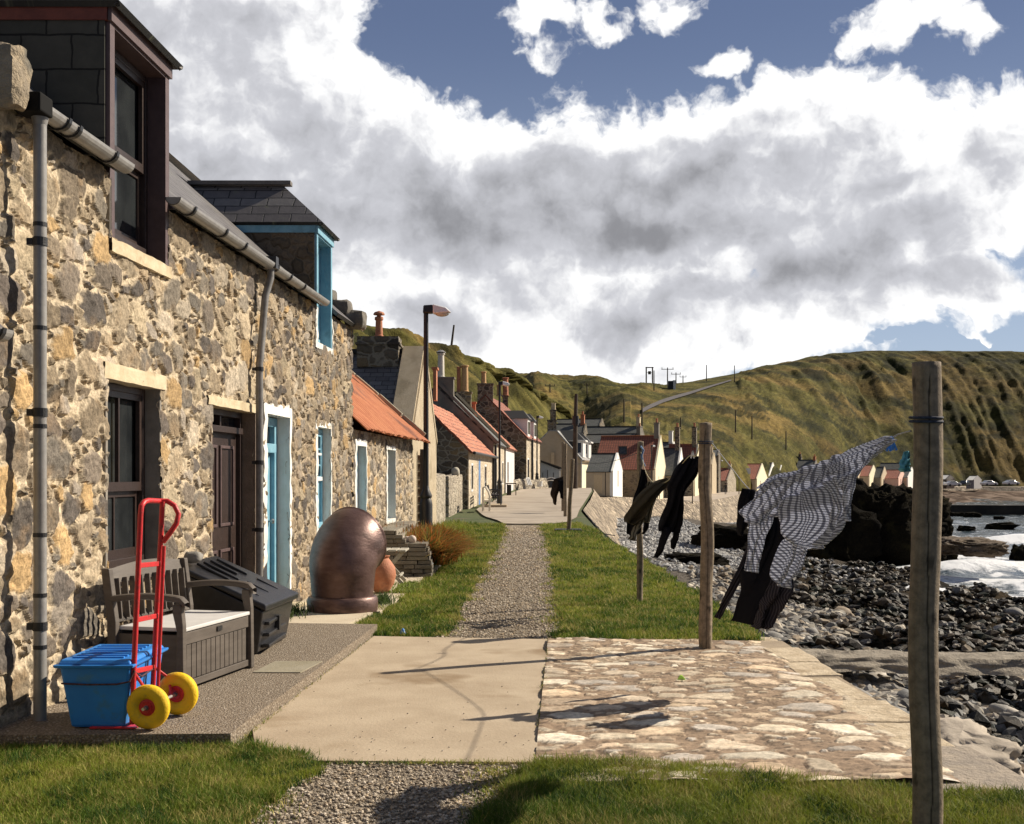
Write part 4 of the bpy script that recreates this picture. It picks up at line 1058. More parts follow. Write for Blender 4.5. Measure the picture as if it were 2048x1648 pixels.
# ------------------------------------------------------------------ beach, shingle and weed-covered rock
SEA = -4.0
def shore_x(Y):
    return np.interp(Y, [0, 44, 50, 53, 58, 64, 72, 80, 92, 105, 118, 300], [60, 60, 26, 19.0, 19, 20, 21, 23, 24, 24, 30, 90])
def beach_z(X, Y):
    ex = edge_x(np.minimum(Y, 102)); t = np.clip((X-ex-1.0)/15, 0, 1.6)
    z = -1.75-1.9*t**.8
    z = z-.5*np.clip((Y-12)/30, 0, 1)*np.clip(1-t, 0, 1)
    rock = np.clip((X-4.0-.115*Y+(fbm(X*.35, Y*.25, 5, 4)-.5)*9)/1.6, 0, 1)*np.clip((70-Y)/10, 0, 1)
    z = z+rock*((fbm(X*.45, Y*.45, 8, 5)-.5)*1.0+(fbm(X*2.2, Y*2.2, 18, 4)-.5)*.75+(fbm(X*6, Y*6, 28, 3)-.5)*.3)
    z = z+(fbm(X*.4, Y*.4, 3, 4)-.5)*.5+(fbm(X*3, Y*3, 4, 3)-.5)*.10
    sx_ = shore_x(Y)+(fbm(Y*.16+X*.05, X*.10, 9, 4)-.5)*6
    z = z-np.clip((X-sx_)/2.5, 0, 1)*1.9
    z = z+np.clip((Y-100)/15, 0, 1)*.35*np.clip(1-t, 0, 1)
    return z, rock
bx = np.concatenate([np.linspace(2.6, 14, 120), np.linspace(14.2, 60, 110)]); by = np.concatenate([np.linspace(2, 40, 190), np.linspace(40.4, 118, 170)])
gX, gY = np.meshgrid(bx, by, indexing='ij')
gZ, rk = beach_z(gX, gY)
shing = np.clip((gY-52)/10, 0, 1)*np.clip((14-gX)/2, 0, 1)
c_peb = np.array((.12, .105, .09)); c_shi = np.array((.36, .35, .335)); c_weed = np.array((.010, .008, .006)); c_weed2 = np.array((.036, .025, .013))
n_ = fbm(gX*.9, gY*.9, 12, 5)[..., None]
cc = c_peb*(1-shing[..., None])+c_shi*shing[..., None]
wd3 = c_weed*(1-np.clip((n_-.42)*5, 0, 1))+c_weed2*np.clip((n_-.42)*5, 0, 1)
low = np.clip((-3.35-gZ)*2, 0, 1)[..., None]
cc = cc*(1-np.maximum(rk[..., None], low))+wd3*np.maximum(rk[..., None], low)
M_beach = attrmat('beach', .95, 1.0, 9, .12, .6, 9, spec=.08)
nx_, ny_ = gX.shape; idx = np.arange(nx_*ny_).reshape(nx_, ny_)
Q = np.stack([idx[:-1, :-1], idx[1:, :-1], idx[1:, 1:], idx[:-1, 1:]], -1).reshape(-1, 4)
tag(np_mesh('beach', np.stack([gX, gY, gZ], -1).reshape(-1, 3), Q, M_beach, cc.reshape(-1, 3), True), kind='structure')
# rocky foreshore of the far shore
fx, fy = np.meshgrid(np.linspace(0, 1, 160), np.linspace(0, 1, 24), indexing='ij')
fl = np.array([(30, 128), (46, 170), (62, 210), (84, 262), (104, 296), (124, 312), (190, 320)]); tt = np.linspace(0, 1, len(fl))
bxx = np.interp(fx, tt, fl[:, 0])+fy*2; byy = np.interp(fx, tt, fl[:, 1])-fy*np.interp(fx, tt, [10, 16, 26, 55, 75, 85, 90])+4
fz = -4.6+(1-fy)*1.3+1.8*(fbm(bxx*.22, byy*.22, 6, 4)-.38)
cf = np.where((fbm(bxx*.6, byy*.3, 9, 4) > .52)[..., None], np.array((.20, .15, .115)), np.array((.075, .05, .035)))
idx = np.arange(fx.size).reshape(fx.shape); Q = np.stack([idx[:-1, :-1], idx[1:, :-1], idx[1:, 1:], idx[:-1, 1:]], -1).reshape(-1, 4)
tag(np_mesh('foreshore_rocks', np.stack([bxx, byy, fz], -1).reshape(-1, 3), Q, M_beach, cf.reshape(-1, 3), True), kind='structure')

# ------------------------------------------------------------------ sea
m = bpy.data.materials.new('sea water'); m.use_nodes = True; t = NT(m.node_tree)
b = t.n['Principled BSDF']; co = t.node('ShaderNodeTexCoord').outputs['Object']
st = t.vm('MULTIPLY', co, (1, .55, 1))
foam = t.node('ShaderNodeAttribute', attribute_name='col').outputs['Color']
fsep = t.sep(foam)[0]
nf = t.noise(st, .75, 12, .74, .8)
ff = t.ss(t.m('ADD', t.m('MULTIPLY', fsep, .40), t.m('MULTIPLY', t.m('SUBTRACT', nf, .5), 1.5)), .05, .34)
t.put(b.inputs['Base Color'], t.mix(ff, (.045, .065, .075), (.74, .76, .79)))
t.put(b.inputs['Roughness'], t.m('MULTIPLY_ADD', ff, .6, .12))
bn = t.node('ShaderNodeBump'); bn.inputs['Strength'].default_value = .8; bn.inputs['Distance'].default_value = .15
t.put(bn.inputs['Height'], t.noise(st, 1.6, 8, .65, .3)); t.l.new(bn.outputs[0], b.inputs['Normal'])
M_sea = m
sxs = np.concatenate([np.linspace(12, 60, 150), np.linspace(61, 900, 60)]); sys_ = np.concatenate([np.linspace(15, 130, 260), np.linspace(132, 330, 40), np.linspace(340, 3000, 20)])
gX, gY = np.meshgrid(sxs, sys_, indexing='ij')
sh = shore_x(gY); near = np.exp(-np.clip(gX-sh, 0, 60)/14)
wv = np.sin((gX*.55+gY*.38)+2.5*fbm(gX*.08, gY*.08, 4, 3)*3)
gZ = SEA+.12*wv*(near*.8+.4)+.35*(fbm(gX*.35, gY*.25, 15, 4)-.5)+.22*near
brk = np.exp(-((gX-39-(gY-88)*.4)/5)**2-((gY-88)/3.2)**2)+.6*np.exp(-((gX-27)/4)**2-((gY-66)/2.2)**2); gZ = gZ+.9*brk
fo = np.clip(near*.95+.55*wv*near-.1+brk*1.2, 0, 1.6)*np.clip((130-gY)/40, .15, 1)
idx = np.arange(gX.size).reshape(gX.shape); Q = np.stack([idx[:-1, :-1], idx[1:, :-1], idx[1:, 1:], idx[:-1, 1:]], -1).reshape(-1, 4)
tag(np_mesh('sea', np.stack([gX, gY, gZ], -1).reshape(-1, 3), Q, M_sea, np.repeat(fo.reshape(-1, 1), 3, 1), True), kind='structure')

# ------------------------------------------------------------------ rocks
def rockfn(c, rx, ry, rz_, sd, rough=.35, pw=.7):
    def fn(u, v):
        th = v*math.pi; ph = u*2*math.pi
        d = Vector((math.sin(th)*math.cos(ph), math.sin(th)*math.sin(ph), math.cos(th)))
        q = Vector([math.copysign(abs(t)**pw, t) for t in d])
        r_ = 1+rough*(mnoise.noise(d*1.5+Vector((sd, 0, 0)))+.55*mnoise.noise(d*3.7+Vector((sd, 9, 0)))+.35*mnoise.noise(d*9+Vector((sd, 3, 7)))+.2*mnoise.noise(d*20+Vector((sd, 3, 7))))
        return Vector(c)+Vector((q.x*rx, q.y*ry, q.z*rz_))*r_
    return fn
M_rockd = pm('dark weedy rock', (.007, .006, .005), (.018, .015, .009), .8, 1.0, 1.0, 5, c3=(.04, .034, .016), bdist=.3, s3=.5, spec=.05)
def rock(px, py, Y, rx, ry, rz_, label, sd, nu=60, nv=36, mat=None, rough=.35):
    c = P(px, py, Y)
    o = MB().grid(rockfn(c, rx, ry, rz_, sd, rough), nu, nv).build('rock', mat or M_rockd, None, smooth=True)
    return tag(o, label, 'rock')
rock(1700, 1075, 72, 3.3, 3.0, 3.2, 'tall black rock stack behind the gingham shirt', 1.3, 90, 60)
rock(1790, 1065, 74, 3.0, 3.0, 2.6, 'dark shoulder of rock left of the nearest post', 4.1, 80, 50)
rock(1845, 1085, 72, 1.5, 2.0, 1.3, 'low dark rock just behind the nearest post', 6.7, 60, 40)
rock(1610, 1085, 70, 2.2, 2.4, 1.6, 'low black rock under the shirt left of the rock stack', 2.9, 60, 40)
rock(1455, 1080, 70, 1.9, 2.0, .85, 'flat dark rock on the shingle right of the middle post', 8.8, 50, 30)
rock(1390, 1122, 56, 1.6, 1.2, .35, 'low weedy ledge on the shingle below the black clothes', 12.1, 50, 30)
rock(1935, 1094, 60, 1.7, 1.6, .42, 'brown weedy reef in the surf right of the nearest post', 3.7, 60, 40, pm('brown weed rock', (.10, .07, .04), (.17, .125, .085), 1.2, .85, 1.0, 5, c3=(.05, .035, .02), bdist=.2))
for i, (px, py, rx, rz_, lb) in enumerate([(1915, 1030, .9, .35, 'small black rock awash right of the post near the breakwater'), (1945, 1032, 1.0, .42, 'second black rock awash below the breakwater'), (1998, 1036, .6, .22, 'smallest black rock awash at the far right'),
      (2003, 1053, 1.5, .38, 'long flat black rock in the white water'), (1932, 1059, .8, .35, 'rounded grey rock in the white water'), (2056, 1125, 1.0, .9, 'black rock cut by the right edge of the photo')]):
    Y = (H-SEA)*F/(py+4-HY); rock(px, py, Y, rx, rx*.7, rz_, lb, 20+i*3, 30, 20)
# breakwater
bw = MB(); a = P(1860, 1010, 156); bq = P(2400, 1012, 160)
for k in range(12):
    q0 = a.lerp(bq, k/12); q1 = a.lerp(bq, (k+1)/12)
    bw.hexa([(q0.x, q0.y, -5), (q1.x, q1.y, -5), (q1.x, q1.y+3, -5), (q0.x, q0.y+3, -5), (q0.x, q0.y, q0.z+rr.uniform(-.02, .02)), (q1.x, q1.y, q1.z), (q1.x, q1.y+3, q1.z), (q0.x, q0.y+3, q0.z)])
tag(bw.build('breakwater', pm('wet black masonry', (.012, .010, .008), (.035, .028, .02), .5, .8, .8, 4, c3=(.06, .045, .03)), None), 'low black harbour breakwater across the surf at the right', 'breakwater')
# concrete outfall ledge
def ledge(u, v):
    x = 4.6+7*u; y0 = 20.3+.06*math.sin(u*9)+mnoise.noise(Vector((u*7, 0, 0)))*.14; zt_ = -1.70-.10*u+mnoise.noise(Vector((u*7, v*1.5, 4)))*.05
    if v < .5: return Vector((x, y0-(1-v*2)*.30+mnoise.noise(Vector((u*16, v*6, 2)))*.12, zt_-(1-v*2)*.20-.03))
    return Vector((x, y0+(v-.5)*2*.8, zt_+mnoise.noise(Vector((u*20, v*8, 4)))*.05))
M_ledge = pm('sea worn concrete', (.22, .19, .15), (.36, .315, .25), 4, .9, 1.0, 14, c3=(.05, .042, .032), bdist=.06, s3=1.6, detail=10)
tag(MB().grid(ledge, 90, 16).build('outfall_ledge', M_ledge, None, smooth=True), 'long pale worn concrete ledge running across the boulder beach', 'ledge')
tag(MB().grid(rockfn(P(1925, 1512, 13.5), .50, .8, .30, 31, .30), 40, 24).build('rock', pm('pale flat rock', (.36, .31, .25), (.44, .38, .31), 3, .9, .6, 14, c3=(.25, .22, .19)), None, smooth=True), 'large flat pale boulder just right of the nearest post', 'rock')
tag(MB().grid(rockfn(P(1590, 1094, 58), 1.3, .5, .14, 33, .2), 30, 14).build('rock', M_ledge, None, smooth=True), 'flat sandy coloured ledge on the beach under the shirt sleeve', 'rock')

# ------------------------------------------------------------------ beach boulders: 300 individual things, the rest as stuff
def stone_mesh(sd, sub=2):
    bm = bmesh.new(); bmesh.ops.create_icosphere(bm, subdivisions=sub, radius=1)
    for v in bm.verts:
        d = v.co.normalized(); r_ = 1+.30*mnoise.noise(d*1.1+Vector((sd, 0, 0)))+.12*mnoise.noise(d*2.6+Vector((sd, 4, 0)))
        v.co = Vector((d.x*1.0, d.y*.78, d.z*.55))*r_
    me = bpy.data.meshes.new('boulder'); bm.to_mesh(me); bm.free(); me.polygons.foreach_set('use_smooth', [True]*len(me.polygons)); return me
M_st = [pm('boulder '+n, a, b_, 5, .8, .4, 14, bdist=.02) for n, a, b_ in (('grey', (.20, .19, .175), (.30, .285, .26)), ('pale', (.38, .34, .29), (.48, .44, .38)), ('brown', (.22, .17, .12), (.32, .26, .19)), ('slate', (.12, .12, .12), (.20, .20, .195)))]
rgb = np.random.default_rng(5)
M_weed = attrmat('wet weed', .55, .6, 25, .02, .4, 14, spec=.25)
def beach_sample(n, seed, px0, px1, py0, py1):
    rg = np.random.default_rng(seed); px = rg.uniform(px0, px1, n); py = rg.uniform(py0, py1, n); z = np.full(n, -2.2)
    for _ in range(3):
        Y = (H-z)*F/(py-HY); X = (px-CX)/F*Y; z, rk_ = beach_z(X, Y)
    return X, Y, z, rk_, rg.random(n)
def beach_pts(n, seed):
    X, Y, z, rk_, q = beach_sample(n*5, seed, 1380, 2120, 1140, 1640)
    k = (X > 3.4) & (Y < 60) & (X < shore_x(Y)-1.5) & (q < 1-rk_*.93)
    return [tuple(t) for t in np.stack([X, Y, z], -1)[k][:n]]
meshes = [stone_mesh(k*5.3) for k in range(9)]
for k, me in enumerate(meshes): me.materials.append(M_st[[0, 0, 1, 0, 2, 3, 0, 1, 3][k]])
nB = 0
for (X, Y, z) in beach_pts(300, 11):
    s = (.13+.16*rgb.random()**2)*(1.0 if Y < 30 else 1.2); o = bpy.data.objects.new('boulder', meshes[rgb.integers(9)]); COL.objects.link(o)
    o.location = (X, Y, z+s*.25); o.scale = (s, s, s); o.rotation_euler = (rgb.normal(0, .25), rgb.normal(0, .25), rgb.uniform(0, 6.28))
    tag(o, 'rounded grey or buff beach boulder lying loose among the stones of the shore', 'boulder', 'boulders on the beach')
def scatter(name, pts, size, mat, base_sub=1, seed=0, cols=None, flat=.55, label=None):
    bm = bmesh.new(); bmesh.ops.create_icosphere(bm, subdivisions=base_sub, radius=1)
    bv = np.array([v.co[:] for v in bm.verts]); bf = np.array([[v.index for v in f.verts] for f in bm.faces]); bm.free()
    rg = np.random.default_rng(seed); n = len(pts); pts = np.array(pts); 
    s = size(rg, n, pts) if callable(size) else rg.uniform(size[0], size[1], n)
    th = rg.uniform(0, 6.28, n); jit = 1+rg.normal(0, .13, (n, len(bv), 1))
    sc = np.stack([np.ones(n), rg.uniform(.6, .95, n), rg.uniform(flat*.7, flat*1.4, n)], -1)
    v = bv[None]*jit*sc[:, None]*s[:, None, None]
    ct, st_ = np.cos(th)[:, None], np.sin(th)[:, None]
    tl = rg.normal(0, .3, n)[:, None]
    x, y, z = v[..., 0], v[..., 1], v[..., 2]
    z2 = z*np.cos(tl)+x*np.sin(tl); x2 = x*np.cos(tl)-z*np.sin(tl)
    v = np.stack([x2*ct-y*st_, x2*st_+y*ct, z2], -1)+pts[:, None]
    f = bf[None]+(np.arange(n)*len(bv))[:, None, None]
    cols = np.array(cols); c = cols[rg.integers(len(cols), size=n)]*rg.uniform(.7, 1.3, (n, 1))
    c = np.repeat(c, len(bv), 0)
    o = np_mesh(name, v.reshape(-1, 3), f.reshape(-1, 3), mat, c, False)
    return tag(o, label, None, None, 'stuff')
M_stone = attrmat('loose stones', .85, .4, 20, .01, .25, 12)
stc = [(.27, .25, .22), (.36, .325, .27), (.46, .41, .33), (.14, .135, .125), (.31, .25, .18), (.21, .205, .195), (.10, .095, .09)]
bp = beach_pts(6500, 21); bp = [(x, y, z+.05) for x, y, z in bp]
scatter('beach_stones', bp, lambda rg, n, p: rg.uniform(.05, .17, n)*(1+.012*p[:, 1]), M_stone, 2, 3, stc, label='loose grey and buff stones covering the beach')
X, Y, z, rk_, q = beach_sample(60000, 77, 1400, 2120, 1135, 1640)
k = (X > 3.6) & (Y < 66) & (X < shore_x(Y)+1) & (q < rk_+np.where(z < -3.4, .5, 0))
wp_ = np.stack([X, Y, z+.03], -1)[k][:15000]
scatter('seaweed_rock', wp_, lambda rg, n, p: rg.uniform(.04, .20, n)*(1+.014*p[:, 1])*rg.uniform(.5, 1.0, n), M_weed, 1, 15, [(.010, .008, .005), (.022, .016, .009), (.045, .03, .014), (.016, .018, .008), (.06, .045, .028)], flat=.5, label='dark seaweed and broken weedy rock over the foreshore')
# band of stones right along the apron edge
ep = []
rg = np.random.default_rng(9)
Y = rg.uniform(5, 24, 5200); X = 3.0+rg.random(5200)*(.2+Y*.25); z, _r = beach_z(X, Y); ep = np.stack([X, Y, z+.04], -1)
scatter('edge_stones', ep, (.05, .15), M_stone, 1, 4, stc+[(.36, .37, .37)], label='grey cobbles heaped along the foot of the stone apron')
sp = []
Y = rg.uniform(50, 112, 9000); X = rg.uniform(5.5, 17, 9000); z, _r = beach_z(X, Y); sp = np.stack([X, Y, z+.02], -1)
scatter('shingle', sp, (.06, .19), M_stone, 1, 5, [(.42, .415, .40), (.32, .32, .315), (.50, .485, .46), (.20, .20, .20)], label='pale grey shingle filling the head of the bay')
# gravel on the path
gp2 = []
pl = np.array(path_poly)
for _ in range(60000):
    Y = 4.6+rg.random()**1.7*29; X = rg.uniform(-1.5, 1.1)
    gp2.append((X, Y))
gp2 = np.array(gp2); ins = inpoly(gp2[:, 0], gp2[:, 1], path_poly) & ~inpoly(gp2[:, 0], gp2[:, 1], slab_poly) & ~((gp2[:, 1] > 5.98) & (gp2[:, 1] < 10.5) & (gp2[:, 0] > .1))
gp2 = gp2[ins]; gp2 = np.column_stack([gp2, np.full(len(gp2), -.008)])
scatter('path_gravel', gp2, lambda rg, n, p: rg.uniform(.0045, .0135, n)*(1+.06*np.maximum(p[:, 1]-8, 0)), M_stone, 1, 6, [(.37, .305, .225), (.46, .39, .30), (.25, .205, .155), (.53, .46, .37), (.40, .31, .21)], label='loose gravel on the foot path')
# ================================================================== hills
def catmull(rows, m):
    rows = np.array(rows, float); n = len(rows); out = []
    for t in np.linspace(0, n-1, m):
        i = min(int(t), n-2); f = t-i
        p0, p1, p2, p3 = rows[max(i-1, 0)], rows[i], rows[i+1], rows[min(i+2, n-1)]
        out.append(.5*((2*p1)+(-p0+p2)*f+(2*p0-5*p1+4*p2-p3)*f*f+(-p0+3*p1-3*p2+p3)*f**3))
    return np.array(out)
def hill(name, rows, nu, nv, colf, dispf, mat):
    """rows: list of polylines (same count) of 3D points foot -> crest -> behind"""
    R = np.array([catmull(r, nu) for r in rows]); R = catmull(R.reshape(len(rows), -1), nv).reshape(nv, nu, 3)
    u = np.linspace(0, 1, nu)[None].repeat(nv, 0); v = np.linspace(0, 1, nv)[:, None].repeat(nu, 1)
    du = np.gradient(R, axis=1); dv = np.gradient(R, axis=0); N = np.cross(du, dv); N /= np.linalg.norm(N, axis=-1, keepdims=True)+1e-9
    N = np.where(N[..., 2:3] < 0, -N, N)
    d = dispf(u, v, R); R = R+N*d[..., None]
    idx = np.arange(nv*nu).reshape(nv, nu); Q = np.stack([idx[:-1, :-1], idx[:-1, 1:], idx[1:, 1:], idx[1:, :-1]], -1).reshape(-1, 4)
    c = colf(u, v, R, d)
    return tag(np_mesh(name, R.reshape(-1, 3), Q, mat, c.reshape(-1, 3), True), kind='structure'), R
M_hill = attrmat('hill grass', .95, .9, .9, .45, .5, .8, spec=.1)
def lerp3(a, b, t): return np.array(a)*(1-t[..., None])+np.array(b)*t[..., None]
def grasscol(x, y, seed, ochre=.5):
    n1 = fbm(x*.05, y*.05, seed, 5); n2 = fbm(x*.22, y*.22, seed+7, 5); n3 = fbm(x*.9, y*.9, seed+3, 4)
    c = lerp3((.085, .085, .022), (.185, .165, .058), np.clip((n2-.3)*2.5, 0, 1))
    c = c*(1-np.clip((n1-.45)*5*ochre, 0, 1)[..., None]*.8)+np.array((.30, .21, .085))*np.clip((n1-.45)*5*ochre, 0, 1)[..., None]*.8
    bush = np.clip((fbm(x*.10+9, y*.10, seed+13, 6)-.57)*14, 0, 1)[..., None]
    c = c*(1-bush*.8)+np.array((.024, .030, .010))*bush*.8
    return c*(.7+.6*n3[..., None])*np.array((.66, .64, .50))
# --- right hill
cpx = [1030, 1100, 1180, 1240, 1290, 1350, 1450, 1550, 1650, 1700, 1730, 1850, 1950, 2050, 2250, 2600]
cpy = [785, 784, 783, 783, 782, 775, 756, 732, 712, 706, 703, 703, 703, 704, 712, 740]
cY = [420, 400, 380, 370, 370, 385, 410, 430, 445, 450, 450, 450, 450, 450, 445, 430]
fpy = [903, 905, 908, 912, 918, 925, 935, 945, 950, 952, 953, 958, 964, 970, 975, 980]
fY = [185, 180, 172, 170, 172, 180, 205, 240, 285, 310, 325, 345, 352, 355, 360, 360]
crest = [P(a, b, c) for a, b, c in zip(cpx, cpy, cY)]; foot = [P(a, b, c) for a, b, c in zip(cpx, fpy, fY)]
foot0 = [q+Vector((-2, -6, -8)) for q in foot]
rowsR = [foot0, foot]
for t_, lift in ((.3, .0), (.62, 1.5), (.86, 2.0)):
    rowsR.append([f.lerp(c, t_)+Vector((0, 0, lift+(.06 if t_ < .9 else 0)*(c.z-f.z)*math.sin(t_*3.1))) for f, c in zip(foot, crest)])
rowsR.append(crest)
back1 = [q+Vector((0, 60, 2.0+(0 if a > 1700 else 0))) for q, a in zip(crest, cpx)]
rowsR.append([q+Vector((0, 30, -1.5)) for q in crest]); rowsR.append([q+Vector((20, 160, -14)) for q in crest])
def dispR(u, v, R):
    x, y, z = R[..., 0], R[..., 1], R[..., 2]
    pxx = CX+F*x/y
    # gullies: ridges run down the slope, leaning right
    s = pxx/2048; amp = np.clip((pxx-1250)/500, .12, 1.0)
    sl_ = v/.72
    g1 = fbm((s*36+sl_*4.6), sl_*1.0+s*3, 5, 5); g2 = fbm((s*120+sl_*15), sl_*3.6, 15, 4)
    ridge = -np.abs(g1-.5)*2
    env = np.clip(np.minimum(v/.18, (.712-v)/.22), 0, 1)
    d = (ridge+.35)*3.2*amp*env+(g2-.5)*3.4*amp*env+(fbm(x*.10, y*.10, 8, 4)-.5)*2*env
    # valley mounds on the left part
    lf = np.clip((1330-pxx)/140, 0, 1)*np.clip(env*1.3, 0, 1)
    d = d+lf*(fbm(pxx/170, sl_*3.0, 28, 3)-.5)*17
    d = d+(fbm(x*.3, y*.3, 9, 4)-.5)*1.6*env
    py_ = HY-(z-H)/y*F; rl = np.interp(pxx, [1272, 1300, 1350, 1400, 1462], [832, 813, 795, 781, 762])
    near_ = np.clip((np.abs(py_-rl)-8)/26, 0, 1); near_ = np.where((pxx > 1262) & (pxx < 1480), near_, 1)
    return d*near_
def colR(u, v, R, d):
    x, y = R[..., 0], R[..., 1]; pxx = CX+F*x/y
    c = grasscol(x, y*1.0+R[..., 2]*1.5, 3, .9)
    c = c*(1-.42*np.clip((pxx-1480)/420, 0, 1))[..., None]  # shade over the less lit right end put into the hill colour
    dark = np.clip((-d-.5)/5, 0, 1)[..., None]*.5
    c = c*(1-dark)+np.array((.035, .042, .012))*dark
    sk_c = fbm(pxx/2048*170+v/.72*22, v*6, 61, 4); am = np.clip((pxx-1350)/300, 0, 1)
    c = c*(1+(sk_c-.5)*1.5*am)[..., None]
    fieldm = np.clip((v-.70)/.035, 0, 1)*np.clip((1760-pxx)/60, 0, 1)*np.clip((pxx-1240)/50, 0, 1)
    fieldm = fieldm[..., None]
    c = c*(1-fieldm)+np.array((.105, .165, .035))*(.9+.2*fbm(x*.3, y*.3, 2, 3)[..., None])*fieldm
    return c
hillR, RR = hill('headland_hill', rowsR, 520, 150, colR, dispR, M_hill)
# --- left hill
lp = [(-600, 380, 120), (100, 520, 128), (400, 580, 134), (600, 622, 138), (700, 645, 142), (760, 662, 146), (850, 688, 156), (950, 722, 172), (1000, 745, 184), (1050, 772, 196), (1100, 805, 210), (1140, 838, 222), (1190, 890, 230), (1230, 935, 236)]
lf_ = [(-50, 30, .5), (-34, 40, .5), (-24, 48, .5), (-17, 57, .4), (-14.5, 66, .4), (-13, 75, .4), (-11.5, 85, .4), (-10, 98, .4), (-8, 108, .2), (-6, 120, 0), (-3, 134, 0), (2, 150, 0), (10, 168, 0), (18, 180, 0)]
crestL = [P(*q) for q in lp]; footL = [Vector(q) for q in lf_]
rowsL = [[q+Vector((0, -4, -3)) for q in footL], footL]+[[f.lerp(c, t_)+Vector((0, 0, .10*(c.z-f.z)*math.sin(t_*3.14))) for f, c in zip(footL, crestL)] for t_ in (.33, .66, .88)]+[crestL, [q+Vector((-8, 30, -3)) for q in crestL], [q+Vector((-20, 120, -14)) for q in crestL]]
def dispL(u, v, R):
    x, y = R[..., 0], R[..., 1]; env = np.clip(np.minimum(v/.15, (.72-v)/.06), 0, 1)
    g1 = fbm(y*.09+v*2, v*2.0, 5, 4)
    return ((-np.abs(g1-.5)*2+.3)*3+(fbm(x*.25, y*.25, 9, 4)-.5)*1.2)*env
def colL(u, v, R, d):
    x, y = R[..., 0], R[..., 1]
    c = grasscol(x*1.3, y*1.3+R[..., 2], 33, 1.1)
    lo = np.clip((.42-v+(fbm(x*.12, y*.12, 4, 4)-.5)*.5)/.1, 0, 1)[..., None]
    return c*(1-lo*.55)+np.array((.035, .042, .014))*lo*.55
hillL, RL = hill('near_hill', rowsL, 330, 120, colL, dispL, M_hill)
# --- far fields beyond the valley
ff_ = [[P(q, 905, 600) for q in (900, 1050, 1120, 1200, 1400)], [P(q, 803, 640) for q in (900, 1050, 1120, 1200, 1400)], [P(q, 791, 800) for q in (900, 1050, 1120, 1200, 1400)], [P(q, 784, 1000) for q in (900, 1050, 1120, 1200, 1400)], [P(q, 788, 1200) for q in (900, 1050, 1120, 1200, 1400)]]
def colF(u, v, R, d):
    k = v[..., None]; c = np.where(k > .62, np.array((.12, .14, .05)), np.array((.34, .24, .14))); c = np.where(k < .32, np.array((.12, .11, .05)), c)
    return c*np.ones(R.shape)
hill('far_fields', ff_, 40, 40, colF, lambda u, v, R: v*0, M_hill)
# distant hedge / trees on the skyline
def bushline(px0, px1, py, Y, hpx, name, label, cat, seed, n=500):
    rg = np.random.default_rng(seed); pts = []
    for _ in range(n):
        px = rg.uniform(px0, px1); e = max(.15, float(fbm(np.array(px/14.), np.array(3.), seed, 3))*1.5-.25)
        q = P(px, py-rg.uniform(0, hpx)*e, Y+rg.uniform(-3, 3)); pts.append(tuple(q))
    o = scatter(name, pts, (.5, 1.2), M_leafd, 1, seed, [(.022, .028, .012), (.035, .04, .016)], flat=.9, label=label)
    return o
M_leafd = attrmat('dark foliage', .95, 0, 1, .1, .3, 2)
bushline(1140, 1208, 786, 395, 16, 'distant_trees', 'dark line of distant trees on the skyline beside the parked cars', 'trees', 3)
bushline(1205, 1240, 786, 385, 7, 'distant_hedge', 'low dark hedge on the skyline between the parked cars', 'hedge', 5, 250)
bushline(1275, 1440, 783, 372, 7, 'verge_scrub', 'dark scrub along the verge above the hill road', 'scrub', 6, 500)
# --- rays onto the hills
deps = bpy.context.evaluated_depsgraph_get()
def bvh_of(o): 
    me = o.data; return BVHTree.FromPolygons([v.co.copy() for v in me.vertices], [tuple(p_.vertices) for p_ in me.polygons])
BV = [bvh_of(hillR), bvh_of(hillL)]
def hit(px, py):
    org = Vector((0, 0, H)); d = (P(px, py, 1)-org).normalized(); best = None
    for b_ in BV:
        h_, n_2, i_, dist = b_.ray_cast(org, d, 2000)
        if h_ is not None and (best is None or dist < best[1]): best = (h_, dist)
    return best[0] if best else None
def hdown(x, y):
    for b_ in BV:
        h_, n_2, i_, dist = b_.ray_cast(Vector((x, y, 400)), Vector((0, 0, -1)), 1000)
        if h_ is not None: return h_.z
    return 0
# --- hill road: a ribbon lying on the slope
ctr = [(1283, 824, 8), (1300, 815, 8), (1325, 804, 7), (1350, 796, 6.5), (1375, 789, 5.5), (1400, 781, 4.5), (1425, 773, 3.6), (1445, 767, 3), (1462, 762, 2.4)]
L_ = []; R_ = []
for i, (a, b_, hw) in enumerate(ctr):
    for lst, dy in ((L_, -hw*.5), (R_, hw*.5)):
        h_ = hit(a, b_+dy)
        if h_ is None: h_ = P(a, b_+dy, 330)
        lst.append(h_+Vector((0, -.5, .25)))
mb = MB()
for i in range(len(ctr)-1):
    for k in range(4):
        t0, t1 = k/4, (k+1)/4
        mb.quad(L_[i].lerp(L_[i+1], t0), L_[i].lerp(L_[i+1], t1), R_[i].lerp(R_[i+1], t1), R_[i].lerp(R_[i+1], t0))
ro_ = mb.build('hill_road', pm('asphalt', (.085, .078, .080), (.11, .10, .10), .5, .9), None); tag(ro_, kind='structure')
